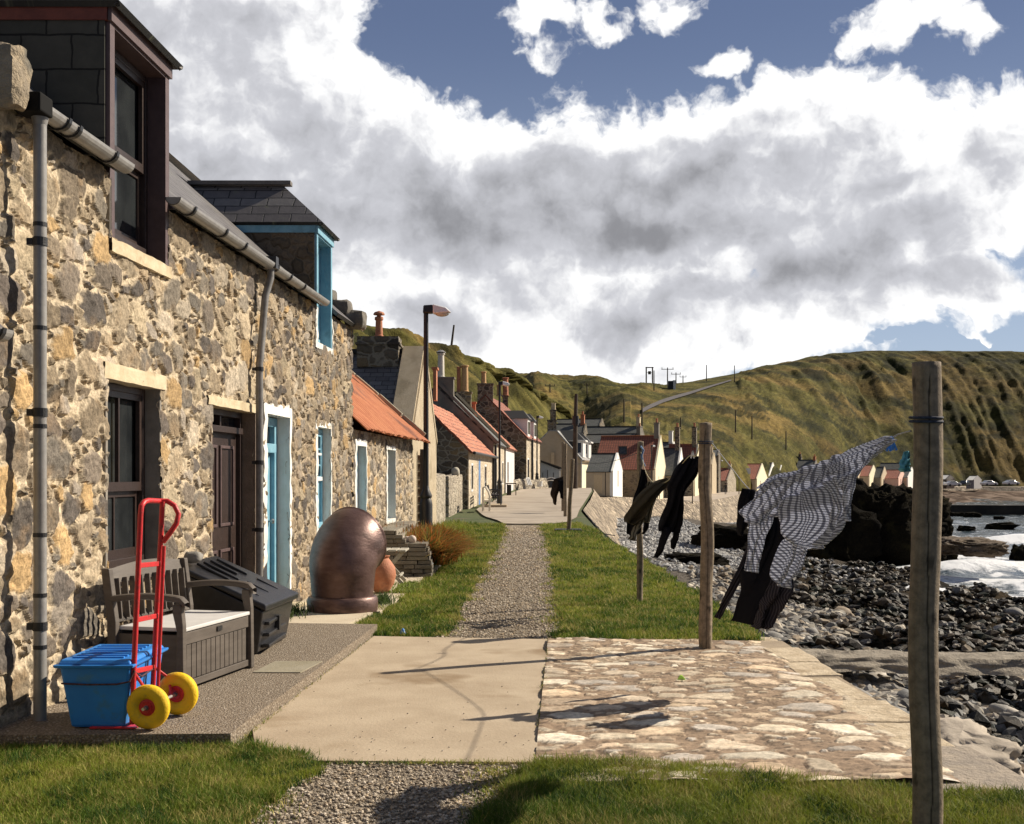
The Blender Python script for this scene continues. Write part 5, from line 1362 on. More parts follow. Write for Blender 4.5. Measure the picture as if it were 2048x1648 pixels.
# --- poles
M_polew = pm('pole timber', (.07, .055, .04), (.12, .095, .07), 3, .9)
def pole(px, pytop, pybase, label, Y=None, r=.14, cross=0, lean=0, tilt=0, group='utility poles on the hills'):
    q = hit(px, pybase) if Y is None else P(px, pybase, Y)
    if q is None: q = P(px, pybase, 385)
    Y = q.y; zt = zy(pytop, Y)
    t_ = thing('utility_pole', label, 'utility pole', q, group)
    top = Vector((q.x+lean, q.y, zt))
    MB().tube([q-Vector((0, 0, 1.2)), top], [r*1.15, r*.8], 8).build('pole', M_polew, t_)
    if cross: MB().bar(top+Vector((-cross, 0, -.5)), top+Vector((cross, 0, -.5)), .16).tube([top+Vector((-cross*.9, 0, -.45)), top+Vector((-cross*.9, 0, .05))], .08, 6).tube([top+Vector((cross*.9, 0, -.45)), top+Vector((cross*.9, 0, .05))], .08, 6).build('crossarm', M_polew, t_)
    return t_
pole(901, 650, 690, 'lone leaning pole on the crest of the near hill', Y=165, r=.16, lean=.5)
for (px, pt_, pb, cr, lb) in [(1308, 741, 781, 0, 'plain pole right behind the transformer frame on the skyline'), (1335, 735, 771, 1.1, 'tallest crossarm pole on the green skyline field'), (1352, 745, 768, .9, 'crossarm pole right of the tallest one on the field skyline'), (1366, 751, 764, .7, 'smallest crossarm pole on the field skyline'),
      (1413, 730, 762, 0, 'leaning pole on the field skyline'), (1469, 731, 764, 0, 'pole at the top of the hill road'), (1248, 798, 845, 0, 'pole on the slope left of the hill road foot'), (1284, 806, 860, 0, 'pole standing at the foot of the hill road'), (1471, 820, 865, 0, 'pole on the grassy slope above the red roofs'),
      (1504, 832, 877, 0, 'right hand pole of the pair on the grassy slope'), (1361, 835, 858, 0, 'short pole on the slope above the middle post'), (1572, 862, 900, 0, 'pole on the slope above the white gables'), (1100, 768, 786, .8, 'tiny far pole on the left skyline'), (1174, 766, 788, .5, 'tiny far pole above the red parked car'), (1118, 868, 905, 0, 'pole behind the cream house roof')]:
    pole(px, pt_, pb, lb, r=.17 if cr else .15, cross=cr*1.6 if cr else 0, Y=None if px not in (1118,) else 170)
h_ = P(1298, 784, 372)
tf = thing('transformer_frame', 'two pole frame carrying a square transformer on the skyline', 'transformer', h_, None)
for px in (1292.5, 1305):
    q = P(px, 786, 372); MB().tube([q-Vector((0, 0, 1)), P(px, 734, 372)], .22, 8).build('pole', M_polew, tf)
MB().bar(P(1291, 735, 372), P(1307, 735, 372), .3).build('crossbar', M_polew, tf)
q = P(1299, 745.5, 372); MB().box(q.x-.45, q.x+.45, q.y-.4, q.y+.4, q.z-.5, q.z+.5).bar(P(1292, 745, 372), P(1305, 745, 372), .12).build('transformer_box', M_polew, tf, bevel=.05)
# utility pole on the promenade
t_ = thing('telegraph_pole', 'tall dark telegraph pole on the promenade left of the cream house', 'utility pole', P(1150, 976, 84))
MB().tube([P(1149.5, 980, 84), P(1151, 838, 84), P(1152.5, 788, 84)], [.22, .15, .12], 10).build('pole', pm('dark creosote', (.035, .024, .018), (.07, .05, .035), 4, .8), t_)
MB().tube([P(1151, 850, 84), P(1151, 832, 84)], .24, 8).build('junction_box', M_iron, t_)
bx_ = P(1342, 776, 350)
cabn = thing('roadside_cabinet', 'small dark box with a pale side by the hill road', 'cabinet', hit(1344, 778) or bx_)
q = Vector(cabn.location); MB().box(q.x-1.2, q.x+.2, q.y-1, q.y+1, q.z-1, q.z+2.2).build('box', M_iron, cabn); MB().box(q.x+.21, q.x+.9, q.y-1, q.y+1, q.z-1, q.z+2.4).build('pale_side', M_whitew, cabn)

# ================================================================== row houses beyond the garden wall
def wobs(Y, a=-4.75*1.0): return a+.085/K*Y
a0 = -1.87-.085*34
def FX(Y): return a0+.085*Y/K
def row_house(name, label, Y0, Y1, zeave, tp, depth_o, wallm, gablem, roofm, z0=0.0, roof_over=.18, cat='cottage', fx=None, corr=None, front=None):
    fx = fx or FX; root = thing(name, label, cat, (fx(Y0), Y0, z0))
    def Q(Y, o, z): return Vector((fx(Y)+o, Y, z))
    zr = zeave+depth_o*tp
    g0 = [Q(Y0, 0, z0-.3), Q(Y0, 0, zeave), Q(Y0, -depth_o, zr), Q(Y0, -2*depth_o, zeave), Q(Y0, -2*depth_o, z0-.3)]
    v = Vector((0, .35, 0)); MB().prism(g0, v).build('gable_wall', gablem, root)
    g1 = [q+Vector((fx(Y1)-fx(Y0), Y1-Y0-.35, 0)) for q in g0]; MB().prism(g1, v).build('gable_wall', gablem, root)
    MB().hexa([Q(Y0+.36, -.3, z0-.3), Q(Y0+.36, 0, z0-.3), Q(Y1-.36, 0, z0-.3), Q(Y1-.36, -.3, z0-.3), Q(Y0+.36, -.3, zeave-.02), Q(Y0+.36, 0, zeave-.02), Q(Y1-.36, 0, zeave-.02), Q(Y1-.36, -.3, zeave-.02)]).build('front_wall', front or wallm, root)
    slope('roof', root, Q(Y0-.02, roof_over, zeave-roof_over*tp+.06), Q(Y1+.02, roof_over, zeave-roof_over*tp+.06), Q(Y1+.02, -depth_o, zr+.06), Q(Y0-.02, -depth_o, zr+.06), roofm, .09, nu=70 if corr else 2, nv=24 if corr else 2, corr=corr, wob=.05 if corr else 0)
    slope('roof', root, Q(Y0, -2*depth_o-.1, zeave), Q(Y1, -2*depth_o-.1, zeave), Q(Y1, -depth_o, zr+.05), Q(Y0, -depth_o, zr+.05), roofm, .09)
    return root, Q, zr
M_tile2 = attrmat('x', ) if False else None
M_orange = brickmat('orange pantile', (.55, .22, .12), (.48, .17, .09), (.22, .07, .04), .24, .34, .03, .7, 1.0, offset=0, lichen=(.42, .30, .20), bdist=.04)
def pant(u, v): return .035*abs(math.sin(u*math.pi/.26))+.03*(1-((v/.36) % 1))
def wslot(root, Q, Y0, Y1, z0, z1, mat, name='window', pane=False, o=.012):
    w_ = MB().hexa([Q(Y0, -.05, z0), Q(Y0, o, z0), Q(Y1, o, z0), Q(Y1, -.05, z0), Q(Y0, -.05, z1), Q(Y0, o, z1), Q(Y1, o, z1), Q(Y1, -.05, z1)]).build(name, mat, root)
    if pane: e = .1; MB().hexa([Q(Y0+e, -.04, z0+e), Q(Y0+e, o+.008, z0+e), Q(Y1-e, o+.008, z0+e), Q(Y1-e, -.04, z0+e), Q(Y0+e, -.04, z1-e), Q(Y0+e, o+.008, z1-e), Q(Y1-e, o+.008, z1-e), Q(Y1-e, -.04, z1-e)]).build('pane', M_glass, w_)
    return w_
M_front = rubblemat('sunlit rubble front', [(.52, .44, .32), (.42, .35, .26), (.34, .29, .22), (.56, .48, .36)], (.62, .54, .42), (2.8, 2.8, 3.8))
# E: orange pantiled cottage
Y0, Y1 = 34*K, 43.5*K
hE, Q, zr = row_house('pantiled_cottage', 'low stone cottage with orange pantiles behind the garden wall', Y0, Y1, 2.55, 1.0, 2.15, M_front, M_rubdark, M_orange, corr=pant)
wslot(hE, Q, Y0+1.4, Y0+2.3, .75, 2.0, M_whitew, pane=True); wslot(hE, Q, Y0+5.1, Y0+6.0, .05, 2.2, pm('blue door', (.10, .20, .42), (.14, .26, .5), 4, .5), 'door'); wslot(hE, Q, Y0+8.4, Y0+9.6, .75, 2.0, M_whitew, pane=True)
MB().tube([Q(Y0+.1, .26, 2.42), Q(Y1, .26, 2.42)], .07, 8).build('gutter', M_iron, hE); MB().tube([Q(Y1-.3, .1, 2.4), Q(Y1-.3, .1, 0)], .06, 8).build('downpipe', M_iron, hE)
def stack(root, Y, px0, px1, pytop, pybase, mat, pots=(), label='chimney', dep=.8):
    x0, x1 = (px0-CX)/F*Y, (px1-CX)/F*Y
    c = MB().box(x0, x1, Y, Y+dep, zy(pybase, Y), zy(pytop, Y)).build(label, mat, root)
    MB().box(x0-.06, x1+.06, Y-.06, Y+dep+.06, zy(pytop, Y), zy(pytop, Y)+.09).build('chimney_cope', mat, c)
    for (pp, ph, pr, pmx, cap) in pots: pot(c, ((pp-CX)/F*Y, Y+dep/2, zy(pytop, Y)+.08), pr, ph, pmx, cap)
    return c
M_whitepot = pm('white pot', (.62, .58, .50), (.7, .66, .58), 6, .7); M_buffpot = pm('buff pot', (.45, .27, .12), (.55, .34, .16), 6, .7)
M_greyharl = pm('grey harl', (.16, .145, .125), (.22, .20, .17), 1.2, .95, .9, 20, c3=(.28, .26, .23), bdist=.03)
stack(hE, Y0+.1, 866, 872.5, 738, 800, M_terra)
# F: slate house with grey harled gable
Y0, Y1 = 43.5*K, 50*K
FX2 = lambda Y: FX(Y)+.05
hF, Q, zr = row_house('slate_cottage', 'slate roofed cottage with a mottled grey gable above the orange pantiles', Y0+.02, Y1, 3.3, .98, 3.1, M_front, M_greyharl, M_slatefar, z0=.1, fx=FX2)
stack(hF, Y0+.3, 872, 907, 757, 812, M_greyharl, [(881, 1.35, .20, M_whitepot, True)])
wslot(hF, Q, Y0+1.5, Y0+2.5, .9, 2.3, M_whitew, pane=True); wslot(hF, Q, Y0+4.6, Y0+5.6, .1, 2.3, M_whitew, 'door'); wslot(hF, Q, Y0+7, Y0+8, .9, 2.3, M_whitew, pane=True)
MB().bar(Q(Y0+.1, .25, 3.2), Q(Y0+.1, -3.1, 3.2+3.35*.98+.1), .3, .16).build('skew', M_greyharl, hF)
MB().tube([Q(Y0+.2, .1, 3.1), Q(Y0+.2, .1, .1)], .07, 8).build('downpipe', M_iron, hF)
# G: next, pantiled eave
Y0, Y1 = 50*K, 57*K
FX3 = lambda Y: FX(Y)+.1
hG, Q, zr = row_house('white_fronted_cottage', 'cottage with a pale front and orange pantiled eave next to the tall stone house', Y0+.02, Y1, 3.25, .98, 3.1, pm('pale lilac render', (.62, .58, .56), (.70, .66, .63), 2, .9), M_rubdark, M_orange, z0=.25, fx=FX3, corr=pant)
stack(hG, Y0+.3, 909, 942, 786, 840, M_rubdark, [(929, 1.7, .24, M_buffpot, False), (917, 1.6, .14, M_terra, False)])
stack(hG, Y0+5, 943, 951, 806, 850, M_terra)
MB().bar(Q(Y0+.1, .25, 3.2), Q(Y0+.1, -3.1, 3.2+3.35*.98+.1), .3, .16).build('skew', M_sand, hG)
wslot(hG, Q, Y0+2, Y0+3, 1.0, 2.3, M_glass); wslot(hG, Q, Y0+6, Y0+7, .3, 2.3, M_whitew, 'door')
# I: tall stone house with two white dormers
Y0 = 58*K; Y1 = 66*K
fxI = lambda Y: (1052-CX)/F*Y0+.115*(Y-Y0)
hI, Q, zr = row_house('tall_stone_house', 'tall dark stone house with orange ridge tiles and two white dormers', Y0, Y1, zy(873, Y0), 1.02, 2.95, M_front, M_rubdark, M_tiled, z0=.45, fx=fxI, cat='house')
stack(hI, Y0+.05, 955, 986, 769, 808, M_rubdark, [(967, .9, .2, M_buffpot, False)])
stack(hI, Y1-1, 1005, 1016, 793, 835, M_rubdark, [(1011, 1.5, .25, M_terra, False), (998, .9, .2, M_buffpot, False)])
for k, (ya, yb) in enumerate(((Y0+1.2, Y0+3.0), (Y0+6.0, Y0+7.8))):
    ze_ = zy(873, Y0)
    d_ = MB().hexa([Q(ya, -1.6, ze_+.2), Q(ya, .0, ze_+.05), Q(yb, .0, ze_+.05), Q(yb, -1.6, ze_+.2), Q(ya, -1.6, ze_+1.35), Q(ya, .0, ze_+1.35), Q(yb, .0, ze_+1.35), Q(yb, -1.6, ze_+1.35)]).build('dormer', M_whitew, hI)
    MB().hexa([Q(ya+.3, -.1, ze_+.25), Q(ya+.3, .02, ze_+.25), Q(yb-.3, .02, ze_+.25), Q(yb-.3, -.1, ze_+.25), Q(ya+.3, -.1, ze_+1.15), Q(ya+.3, .02, ze_+1.15), Q(yb-.3, .02, ze_+1.15), Q(yb-.3, -.1, ze_+1.15)]).build('pane', M_glass, d_)
    MB().prism([Q(ya-.15, .15, ze_+1.36), Q(yb+.15, .15, ze_+1.36), Q((ya+yb)/2, -.4, ze_+2.0)], Q(ya, -2.2, 0)-Q(ya, 0, 0)).build('dormer_roof', M_slatefar, d_)
for (ya, yb, z0_, z1_) in ((Y0+1.0, Y0+2.2, 1.2, 2.7), (Y0+4.4, Y0+5.6, .5, 2.7), (Y0+7.6, Y0+8.8, 1.2, 2.7)): wslot(hI, Q, ya, yb, z0_, z1_, M_whitew, pane=True)
MB().tube([Q(Y0+3.4, .12, zy(873, Y0)), Q(Y0+3.4, .12, .4)], .09, 8).build('downpipe', M_iron, hI)
# garden wall
gw = thing('garden_wall', 'rough stone garden wall with a dark gap and a ball finial', 'wall', (-2.425, YD2, 0))
X0_, X1_ = (873-CX)/F*YD2, (897-CX)/F*(27.6*K); 
def gwall(name, pxa, Ya, pxb, Yb, pyt):
    a = P(pxa, 949, Ya); b_ = P(pxb, 949, Yb); zt_ = zy(pyt, (Ya+Yb)/2)
    q = [Vector((a.x-.4, a.y, -.1)), Vector((a.x, a.y, -.1)), Vector((b_.x, b_.y, -.1)), Vector((b_.x-.4, b_.y, -.1))]
    return MB().hexa(q+[Vector((t.x, t.y, zt_+.05*k_)) for k_, t in enumerate(q)]).build(name, M_front2, gw, bevel=.04)
M_front2 = rubblemat('garden rubble', [(.50, .44, .34), (.36, .31, .25), (.24, .21, .17), (.58, .52, .42)], (.46, .40, .31), (4, 4, 5), bump=1.2, bdist=.05)
gwall('wall_panel', 873.5, YD2+.1, 891, 27.0*K, 955); gwall('wall_panel', 898, 28.6*K, 925, 33.6*K, 954)
q = P(911, 944, 31.5*K)
MB().grid(rockfn(q, .17, .17, .19, 3, .1, .9), 16, 10).build('ball_finial', pm('finial', (.42, .38, .30), (.5, .46, .38), 5, .9), gw, smooth=True)
# far low wall and rubble heap by the tall house
a = P(1030, 972, 82); 
tag(MB().grid(lambda u, v: Vector((a.x-.6+2.2*u*1.2, 80+6*u, .42+max(0, math.sin(v*3.14))*(.75+.25*mnoise.noise(Vector((u*9, v*3, 0))))))+Vector((v*.5, v*.5, 0)), 26, 8).build('low_wall', M_front2, None, smooth=False, solid=.05), 'tumbled low stone wall in front of the tall stone house', 'wall')

# ================================================================== the village round the bay
hC2, A, B, n, dn, zb, ze, zr = None, None, None, None, None, None, None, None
# cream house (gable toward us, long front to the sea)
def cream_house():
    Y0 = 122; root = thing('cream_house', 'cream harled house with pale glaring roof and two white dormers', 'house', P(1162, 975, Y0))
    A = P(1162, 975, Y0); Bq = P(1188, 975, Y0+15); Lq = P(1078, 975, Y0+1)
    zb = A.z-.8; ze_ = zy(918, Y0); zl = zy(881, Y0); ap1 = P(1097, 862.5, Y0+.8); ap2 = P(1115, 862.5, Y0+.6)
    f = Bq-A; f.z = 0
    g0 = [Vector((A.x, A.y, zb)), Vector((A.x, A.y, ze_)), ap2, ap1, Vector((Lq.x, Lq.y, zl)), Vector((Lq.x, Lq.y, zb))]
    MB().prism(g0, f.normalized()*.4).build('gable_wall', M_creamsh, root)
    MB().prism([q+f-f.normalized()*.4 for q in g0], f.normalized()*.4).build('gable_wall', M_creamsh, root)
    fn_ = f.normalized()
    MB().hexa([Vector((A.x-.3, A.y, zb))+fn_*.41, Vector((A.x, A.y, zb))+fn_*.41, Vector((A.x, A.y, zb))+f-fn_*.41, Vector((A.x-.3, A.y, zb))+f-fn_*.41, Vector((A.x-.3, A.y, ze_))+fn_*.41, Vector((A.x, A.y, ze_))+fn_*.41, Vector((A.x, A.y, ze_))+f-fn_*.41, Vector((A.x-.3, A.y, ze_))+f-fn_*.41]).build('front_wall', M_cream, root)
    pale = brickmat('sun glare slate', (.42, .41, .39), (.50, .49, .47), (.30, .30, .29), .5, .3, .02, .25, .3, spec=.9)  # sun glare on the roof put into a pale slate colour
    ov = Vector((.25, -.1, -.2))
    slope('roof', root, Vector((A.x, A.y, ze_+.05))+ov-fn_*.2, Vector((A.x, A.y, ze_+.05))+f+ov, ap2+f+Vector((0, 0, .05)), ap2-fn_*.2+Vector((0, 0, .05)), pale, .12)
    slope('roof', root, Vector((Lq.x-.2, Lq.y, zl-.1)), Vector((Lq.x-.2, Lq.y, zl-.1))+f, ap1+f+Vector((0, 0, .05)), ap1+Vector((0, 0, .05)), pale, .12)
    MB().hexa([ap1, ap2, ap2+f, ap1+f, ap1+Vector((0, 0, .12)), ap2+Vector((0, 0, .12)), ap2+f+Vector((0, 0, .12)), ap1+f+Vector((0, 0, .12))]).build('ridge', pale, root)
    c = stack(root, Y0+.9, 1095.5, 1113, 841, 864, M_rubdark, dep=1.2); stack(root, Y0+1, 1101, 1112, 821, 842, M_rubdark, [(1105, .75, .15, M_sand, False), (1109, .75, .15, M_sand, False)], 'upper_stack', dep=1)
    for (t0, pxl) in ((.10, 0), (.52, 0)):
        c0 = Vector((A.x, A.y, 0))+f*t0; c1 = Vector((A.x, A.y, 0))+f*(t0+.2)
        zd = ze_+.2; zh_ = ze_+2.0; bk = Vector((-2.6, .2, 0))
        d_ = MB().hexa([Vector((c0.x, c0.y, zd))+bk, Vector((c0.x, c0.y, zd)), Vector((c1.x, c1.y, zd)), Vector((c1.x, c1.y, zd))+bk, Vector((c0.x, c0.y, zh_))+bk, Vector((c0.x, c0.y, zh_)), Vector((c1.x, c1.y, zh_)), Vector((c1.x, c1.y, zh_))+bk]).build('dormer', M_slatefar, root)
        MB().hexa([Vector((c0.x-.75, c0.y-.03, zd)), Vector((c0.x+.06, c0.y-.03, zd)), Vector((c1.x+.06, c1.y+.03, zd)), Vector((c1.x-.75, c1.y+.03, zd)), Vector((c0.x-.75, c0.y-.03, zh_)), Vector((c0.x+.06, c0.y-.03, zh_)), Vector((c1.x+.06, c1.y+.03, zh_)), Vector((c1.x-.75, c1.y+.03, zh_))]).build('dormer_front', M_whitew, d_)
        MB().hexa([Vector((c0.x-.6, c0.y-.05, zd+.5)), Vector((c0.x-.15, c0.y-.05, zd+.5)), Vector((c0.x-.15, c0.y+.0, zd+.5)), Vector((c0.x-.6, c0.y, zd+.5)), Vector((c0.x-.6, c0.y-.05, zh_-.25)), Vector((c0.x-.15, c0.y-.05, zh_-.25)), Vector((c0.x-.15, c0.y, zh_-.25)), Vector((c0.x-.6, c0.y, zh_-.25))]).build('pane', M_glass, d_)
        q0 = Vector((c0.x, c0.y, zh_)); q1 = Vector((c1.x, c1.y, zh_)); ap = (q0+q1)/2+Vector((-.9, 0, 1.15)); apb = ap+Vector((-2.6, .2, 0))
        e0 = q0+Vector((.25, -.25, 0)); e1 = q1+Vector((.25, .25, 0))
        MB().poly([e0, e1, ap]).build('hip', M_slatefar, d_); MB().poly([q0+bk+Vector((-1, -.25, 0)), e0, ap, apb]).build('hip', M_slatefar, d_); MB().poly([e1, q1+bk+Vector((-1, .25, 0)), apb, ap]).build('hip', M_slatefar, d_)
        MB().bar(e0, e1, .14).build('fascia', M_whitew, d_); MB().bar(e0, q0+bk, .12).build('fascia', M_whitew, d_)
    # shutter and boarded window
    c0 = Vector((A.x, A.y, 0))+f*.38; c1 = Vector((A.x, A.y, 0))+f*.47
    MB().hexa([Vector((c0.x-.05, c0.y, .4)), Vector((c0.x+.05, c0.y, .4)), Vector((c1.x+.05, c1.y, .4)), Vector((c1.x-.05, c1.y, .4)), Vector((c0.x-.05, c0.y, 2.0)), Vector((c0.x+.05, c0.y, 2.0)), Vector((c1.x+.05, c1.y, 2.0)), Vector((c1.x-.05, c1.y, 2.0))]).build('door', M_redw, root)
    q = P(1105.5, 925, Y0-.02)
    MB().box(q.x-.18, q.x+.18, q.y+.2, q.y+.5, zy(928, Y0), zy(905, Y0)).build('window', M_tanw, root)
    MB().tube([Vector((A.x+.05, A.y-.06, zb)), Vector((A.x+.05, A.y-.06, ze_))], .07, 8).build('downpipe', M_whitew, root)
    MB().bar(Vector((A.x+.3, A.y-.1, ze_-.18)), Vector((A.x+.3, A.y, ze_-.18))+f, .14).build('gutter', pm('brown gutter', (.2, .14, .09), rough=.6), root)
cream_house()
gh = gable_house
gh('white_gabled_cottage', 'small white gabled cottage with a red shutter beside the cream house', 1226, 1245, 110, 119, 993, 943, 908, 2.6, M_creamsh, M_whiteh, M_slatefar, wins=[(.5, .9, 2.5, .45, 'red')], side_wins=[(.55, .3, 2.1, .8, 'tan')])
gh('red_roofed_house', 'red pantiled house with cream gable and a roof light behind the washing', 1311, 1332, 132, 142, 991, 938, 872, 7.2, rubblemat('brown rubble', [(.26, .20, .13), (.20, .16, .11), (.15, .12, .09)], (.26, .21, .15), (3, 3, 5)), M_cream, M_tiled, stack=[(.5, .9, 1.5, M_greyharl, 1)], side_wins=[(.62, 1.0, 2.3, .9, 'white')], wins=[(.3, .8, 2.2, .35, 'tan'), (.75, .8, 2.2, .35, 'tan')])
gh('tall_slate_house', 'long dark slate roofed house higher up behind the red pantiled one', 1255, 1290, 165, 172, 935, 885, 868, 12, M_rubdark, M_greyharl, M_slatefar, stack=[(-.5, 1.2, 1.0, M_greyharl, 1)])
gh('slate_terrace_house', 'slate roof right behind the cream house chimney in the second row', 1276, 1290, 180, 186, 930, 872, 853, 12.5, M_rubdark, M_greyharl, M_slatefar, stack=[(.5, 1.0, 1.4, M_sand, 1)])
gh('dark_roofed_cottage', 'dark roofed cottage with stone gable directly left of the cream house roof end', 1168, 1176, 168, 174, 940, 868, 848, 5, M_rubdark, M_rubdark, M_slatefar, stack=[(.5, .9, 1.3, M_terra, 1)])
gh('upper_slate_house', 'uppermost dark green slate roof below the valley slope', 1200, 1210, 196, 202, 925, 852, 838, 8, M_rubdark, M_rubdark, M_slatefar)
gh('slate_gabled_house', 'dark slate house with a tall red brick stack and white gable', 1355, 1370, 140, 149, 990, 950, 897, 3.4, M_rubdark, M_whiteh, M_slatefar, stack=[(.5, .85, 2.6, M_rubdark, 1)], wins=[(.5, .8, 2.2, .5, 'dark')])
gh('pantiled_gable_house', 'dull red roofed house with buff gable hidden partly by the middle post', 1390, 1403, 146, 153, 990, 948, 889, 3.8, M_rubdark, M_cream, M_tiled, stack=[(.5, .8, 2.2, M_rubdark, 1)], wins=[(.5, .8, 2.2, .5, 'dark')])
gh('white_chimney_house', 'house with a white chimney stack between the two gables', 1345, 1352, 165, 170, 950, 900, 885, 4, M_rubdark, M_whiteh, M_slatefar, stack=[(.5, 1.0, 1.6, M_whiteh, 0)])
gh('tan_gabled_house', 'narrow tan gable immediately right of the middle post', 1424, 1433, 156, 164, 986, 930, 907, 3.0, M_rubdark, M_harl, M_slatefar, stack=[(.5, .9, .9, M_harl, 1)])
gh('dark_stone_house', 'dark stone house with a thin stack right of the tan gable', 1437, 1441, 172, 180, 984, 912, 900, 1.8, M_rubdark, M_rubdark, M_slatefar)
gh('small_red_cottage', 'small red roofed cottage with stone gable by the walking figure', 1455, 1472, 190, 202, 985, 961, 937, 3.0, M_front2, M_front2, M_tiled, stack=[(.4, .7, .7, M_sand, 1)])
gh('long_red_cottage', 'long red roofed cottage with a small white dormer and buff gable', 1514, 1535, 215, 230, 984, 958, 928, 6.3, M_creamsh, M_cream, M_tiled, wins=[(.3, .7, 2.2, .6, 'white'), (.75, .7, 2.2, .6, 'white')], side_wins=[(.30, .7, 2.3, .8, 'white'), (.5, .7, 2.3, .6, 'white')])
gh('brilliant_white_cottage', 'brilliant white gabled cottage, the left one of a pair', 1537, 1555, 232, 244, 978, 955, 926, 6, M_whiteh, M_whiteh, M_slatefar)
gh('second_white_cottage', 'right hand brilliant white gabled cottage half hidden by the shirt', 1556, 1570, 240, 252, 978, 957, 931, 5, M_whiteh, M_whiteh, M_tiled)
gh('big_slate_house', 'big dark slate roofed house behind the white gabled cottages', 1598, 1609, 262, 270, 970, 945, 914, 7.2, M_greyharl, M_greyharl, M_slatefar, stack=[(.4, 1.0, .6, M_rubdark, 1)])
gh('slate_cottage_behind_shirt', 'low slate cottage just above the shirt shoulder', 1625, 1640, 255, 265, 975, 945, 920, 4, M_greyharl, M_greyharl, M_slatefar, stack=[(.4, .8, .7, M_terra, 1)])
gh('grey_gabled_cottage', 'plain grey buff gable seen under the shirt sleeve', 1716, 1726, 280, 290, 976, 952, 930, 3, M_creamsh, M_creamsh, M_slatefar)
gh('cream_gabled_cottage', 'cream gabled cottage with dull red roof left of the rock stack top', 1739, 1756, 282, 296, 975, 952, 931, 4.0, M_creamsh, M_cream, M_tiled, side_wins=[(.5, .2, 2.2, 1.0, 'dark')], wins=[(.7, .8, 2.2, .5, 'dark')])
gh('grey_harled_cottage', 'grey harled gable left of the pink house', 1763, 1776, 288, 296, 976, 955, 934, 2, M_greyharl, M_creamsh, M_slatefar, wins=[(.3, .8, 2.2, .5, 'dark'), (.7, .8, 2.2, .5, 'dark')])
gh('pink_house', 'pink harled gable house with bright red roof near the blue rag', 1797, 1812, 290, 300, 977, 957, 940, 4.0, M_pink, M_pink, M_tiled, wins=[(.3, .8, 2.4, .45, 'dark'), (.72, .8, 2.4, .45, 'dark')])
gh('slate_house_above_pink', 'dark slate roof with sky lights above the pink house', 1806, 1812, 312, 318, 960, 939, 926, 6.3, M_greyharl, M_greyharl, M_slatefar)
gh('white_sided_house', 'pale house mostly hidden by the nearest post', 1816, 1832, 295, 308, 977, 955, 935, 2.5, M_creamsh, M_whiteh, M_slatefar)
# small dormer on the long red cottage
q = P(1493, 947, 216); MB().box(q.x-.6, q.x+.6, q.y-.8, q.y+1.5, q.z-.1, q.z+1.0).build('dormer', M_whitew, [o for o in bpy.data.objects if o.name == 'long_red_cottage'][0])
rh = [o for o in bpy.data.objects if o.name == 'red_roofed_house'][0]
q = P(1245, 900, 134); dd = MB().box(q.x-.5, q.x+.5, q.y-.2, q.y+.05, q.z-.55, q.z+.45).build('roof_light', M_iron, rh); MB().box(q.x-.38, q.x+.38, q.y-.24, q.y-.19, q.z-.42, q.z+.3).build('pane', M_glass, dd)
# sheds at the car park
gh('brown_shed', 'brown timber shed with pale roof beside the parked cars', 1893, 1909, 300, 306, 973, 958, 950, 2.2, M_brown, M_brown, pm('pale tin', (.55, .54, .52), rough=.5), 'shed', ov=.2)
gh('grey_shed', 'grey shed with pale grey roof on the car park', 1948, 1963, 305, 312, 973, 960, 952, 2.0, pm('grey board', (.27, .26, .27), (.31, .30, .31), 2, .8), pm('grey board', (.27,) * 3), pm('pale tin', (.55,) * 3), 'shed', ov=.2)
# blue grey garage
gg = thing('garage', 'pale blue grey timber garage with sloping dark roof by the dark car', 'garage', P(1095, 972, 100))
Yg = 100
pA = [P(1074, 972, Yg), P(1121, 972, Yg)]
zl_, zr_ = zy(921, Yg), zy(940, Yg); zb_ = .2
MB().prism([Vector((pA[0].x, Yg, zb_)), Vector((pA[1].x, Yg, zb_)), Vector((pA[1].x, Yg, zr_)), Vector((pA[0].x, Yg, zl_))], (0, 5, 0)).build('wall', pm('blue grey boards', (.36, .40, .45), (.42, .46, .50), 3, .8), gg)
MB().bar(Vector((pA[0].x-.2, Yg+2.4, zl_+.14)), Vector((pA[1].x+.25, Yg+2.4, zr_+.10)), 5.2, .14).build('roof', M_iron, gg)
for (pa, pb_, ya, yb) in ((1080, 1080.6, 935, 971), (1085, 1085.6, 945, 971), (1094.5, 1095.1, 940, 971), (1106, 1106.6, 945, 971)): MB().box((pa-CX)/F*Yg, (pb_-CX)/F*Yg+.03, Yg-.02, Yg+.02, zy(yb, Yg), zy(ya, Yg)).build('board_joint', M_iron, gg)
MB().box((1086-CX)/F*Yg, (1094-CX)/F*Yg, Yg-.04, Yg+.02, zy(971, Yg), zy(942, Yg)).build('door', pm('blue grey door', (.33, .37, .42)), gg)
MB().box((1118-CX)/F*Yg, (1121.5-CX)/F*Yg, Yg-.03, Yg+.02, zy(971, Yg), zy(941, Yg)).build('white_trim', M_whitew, gg)
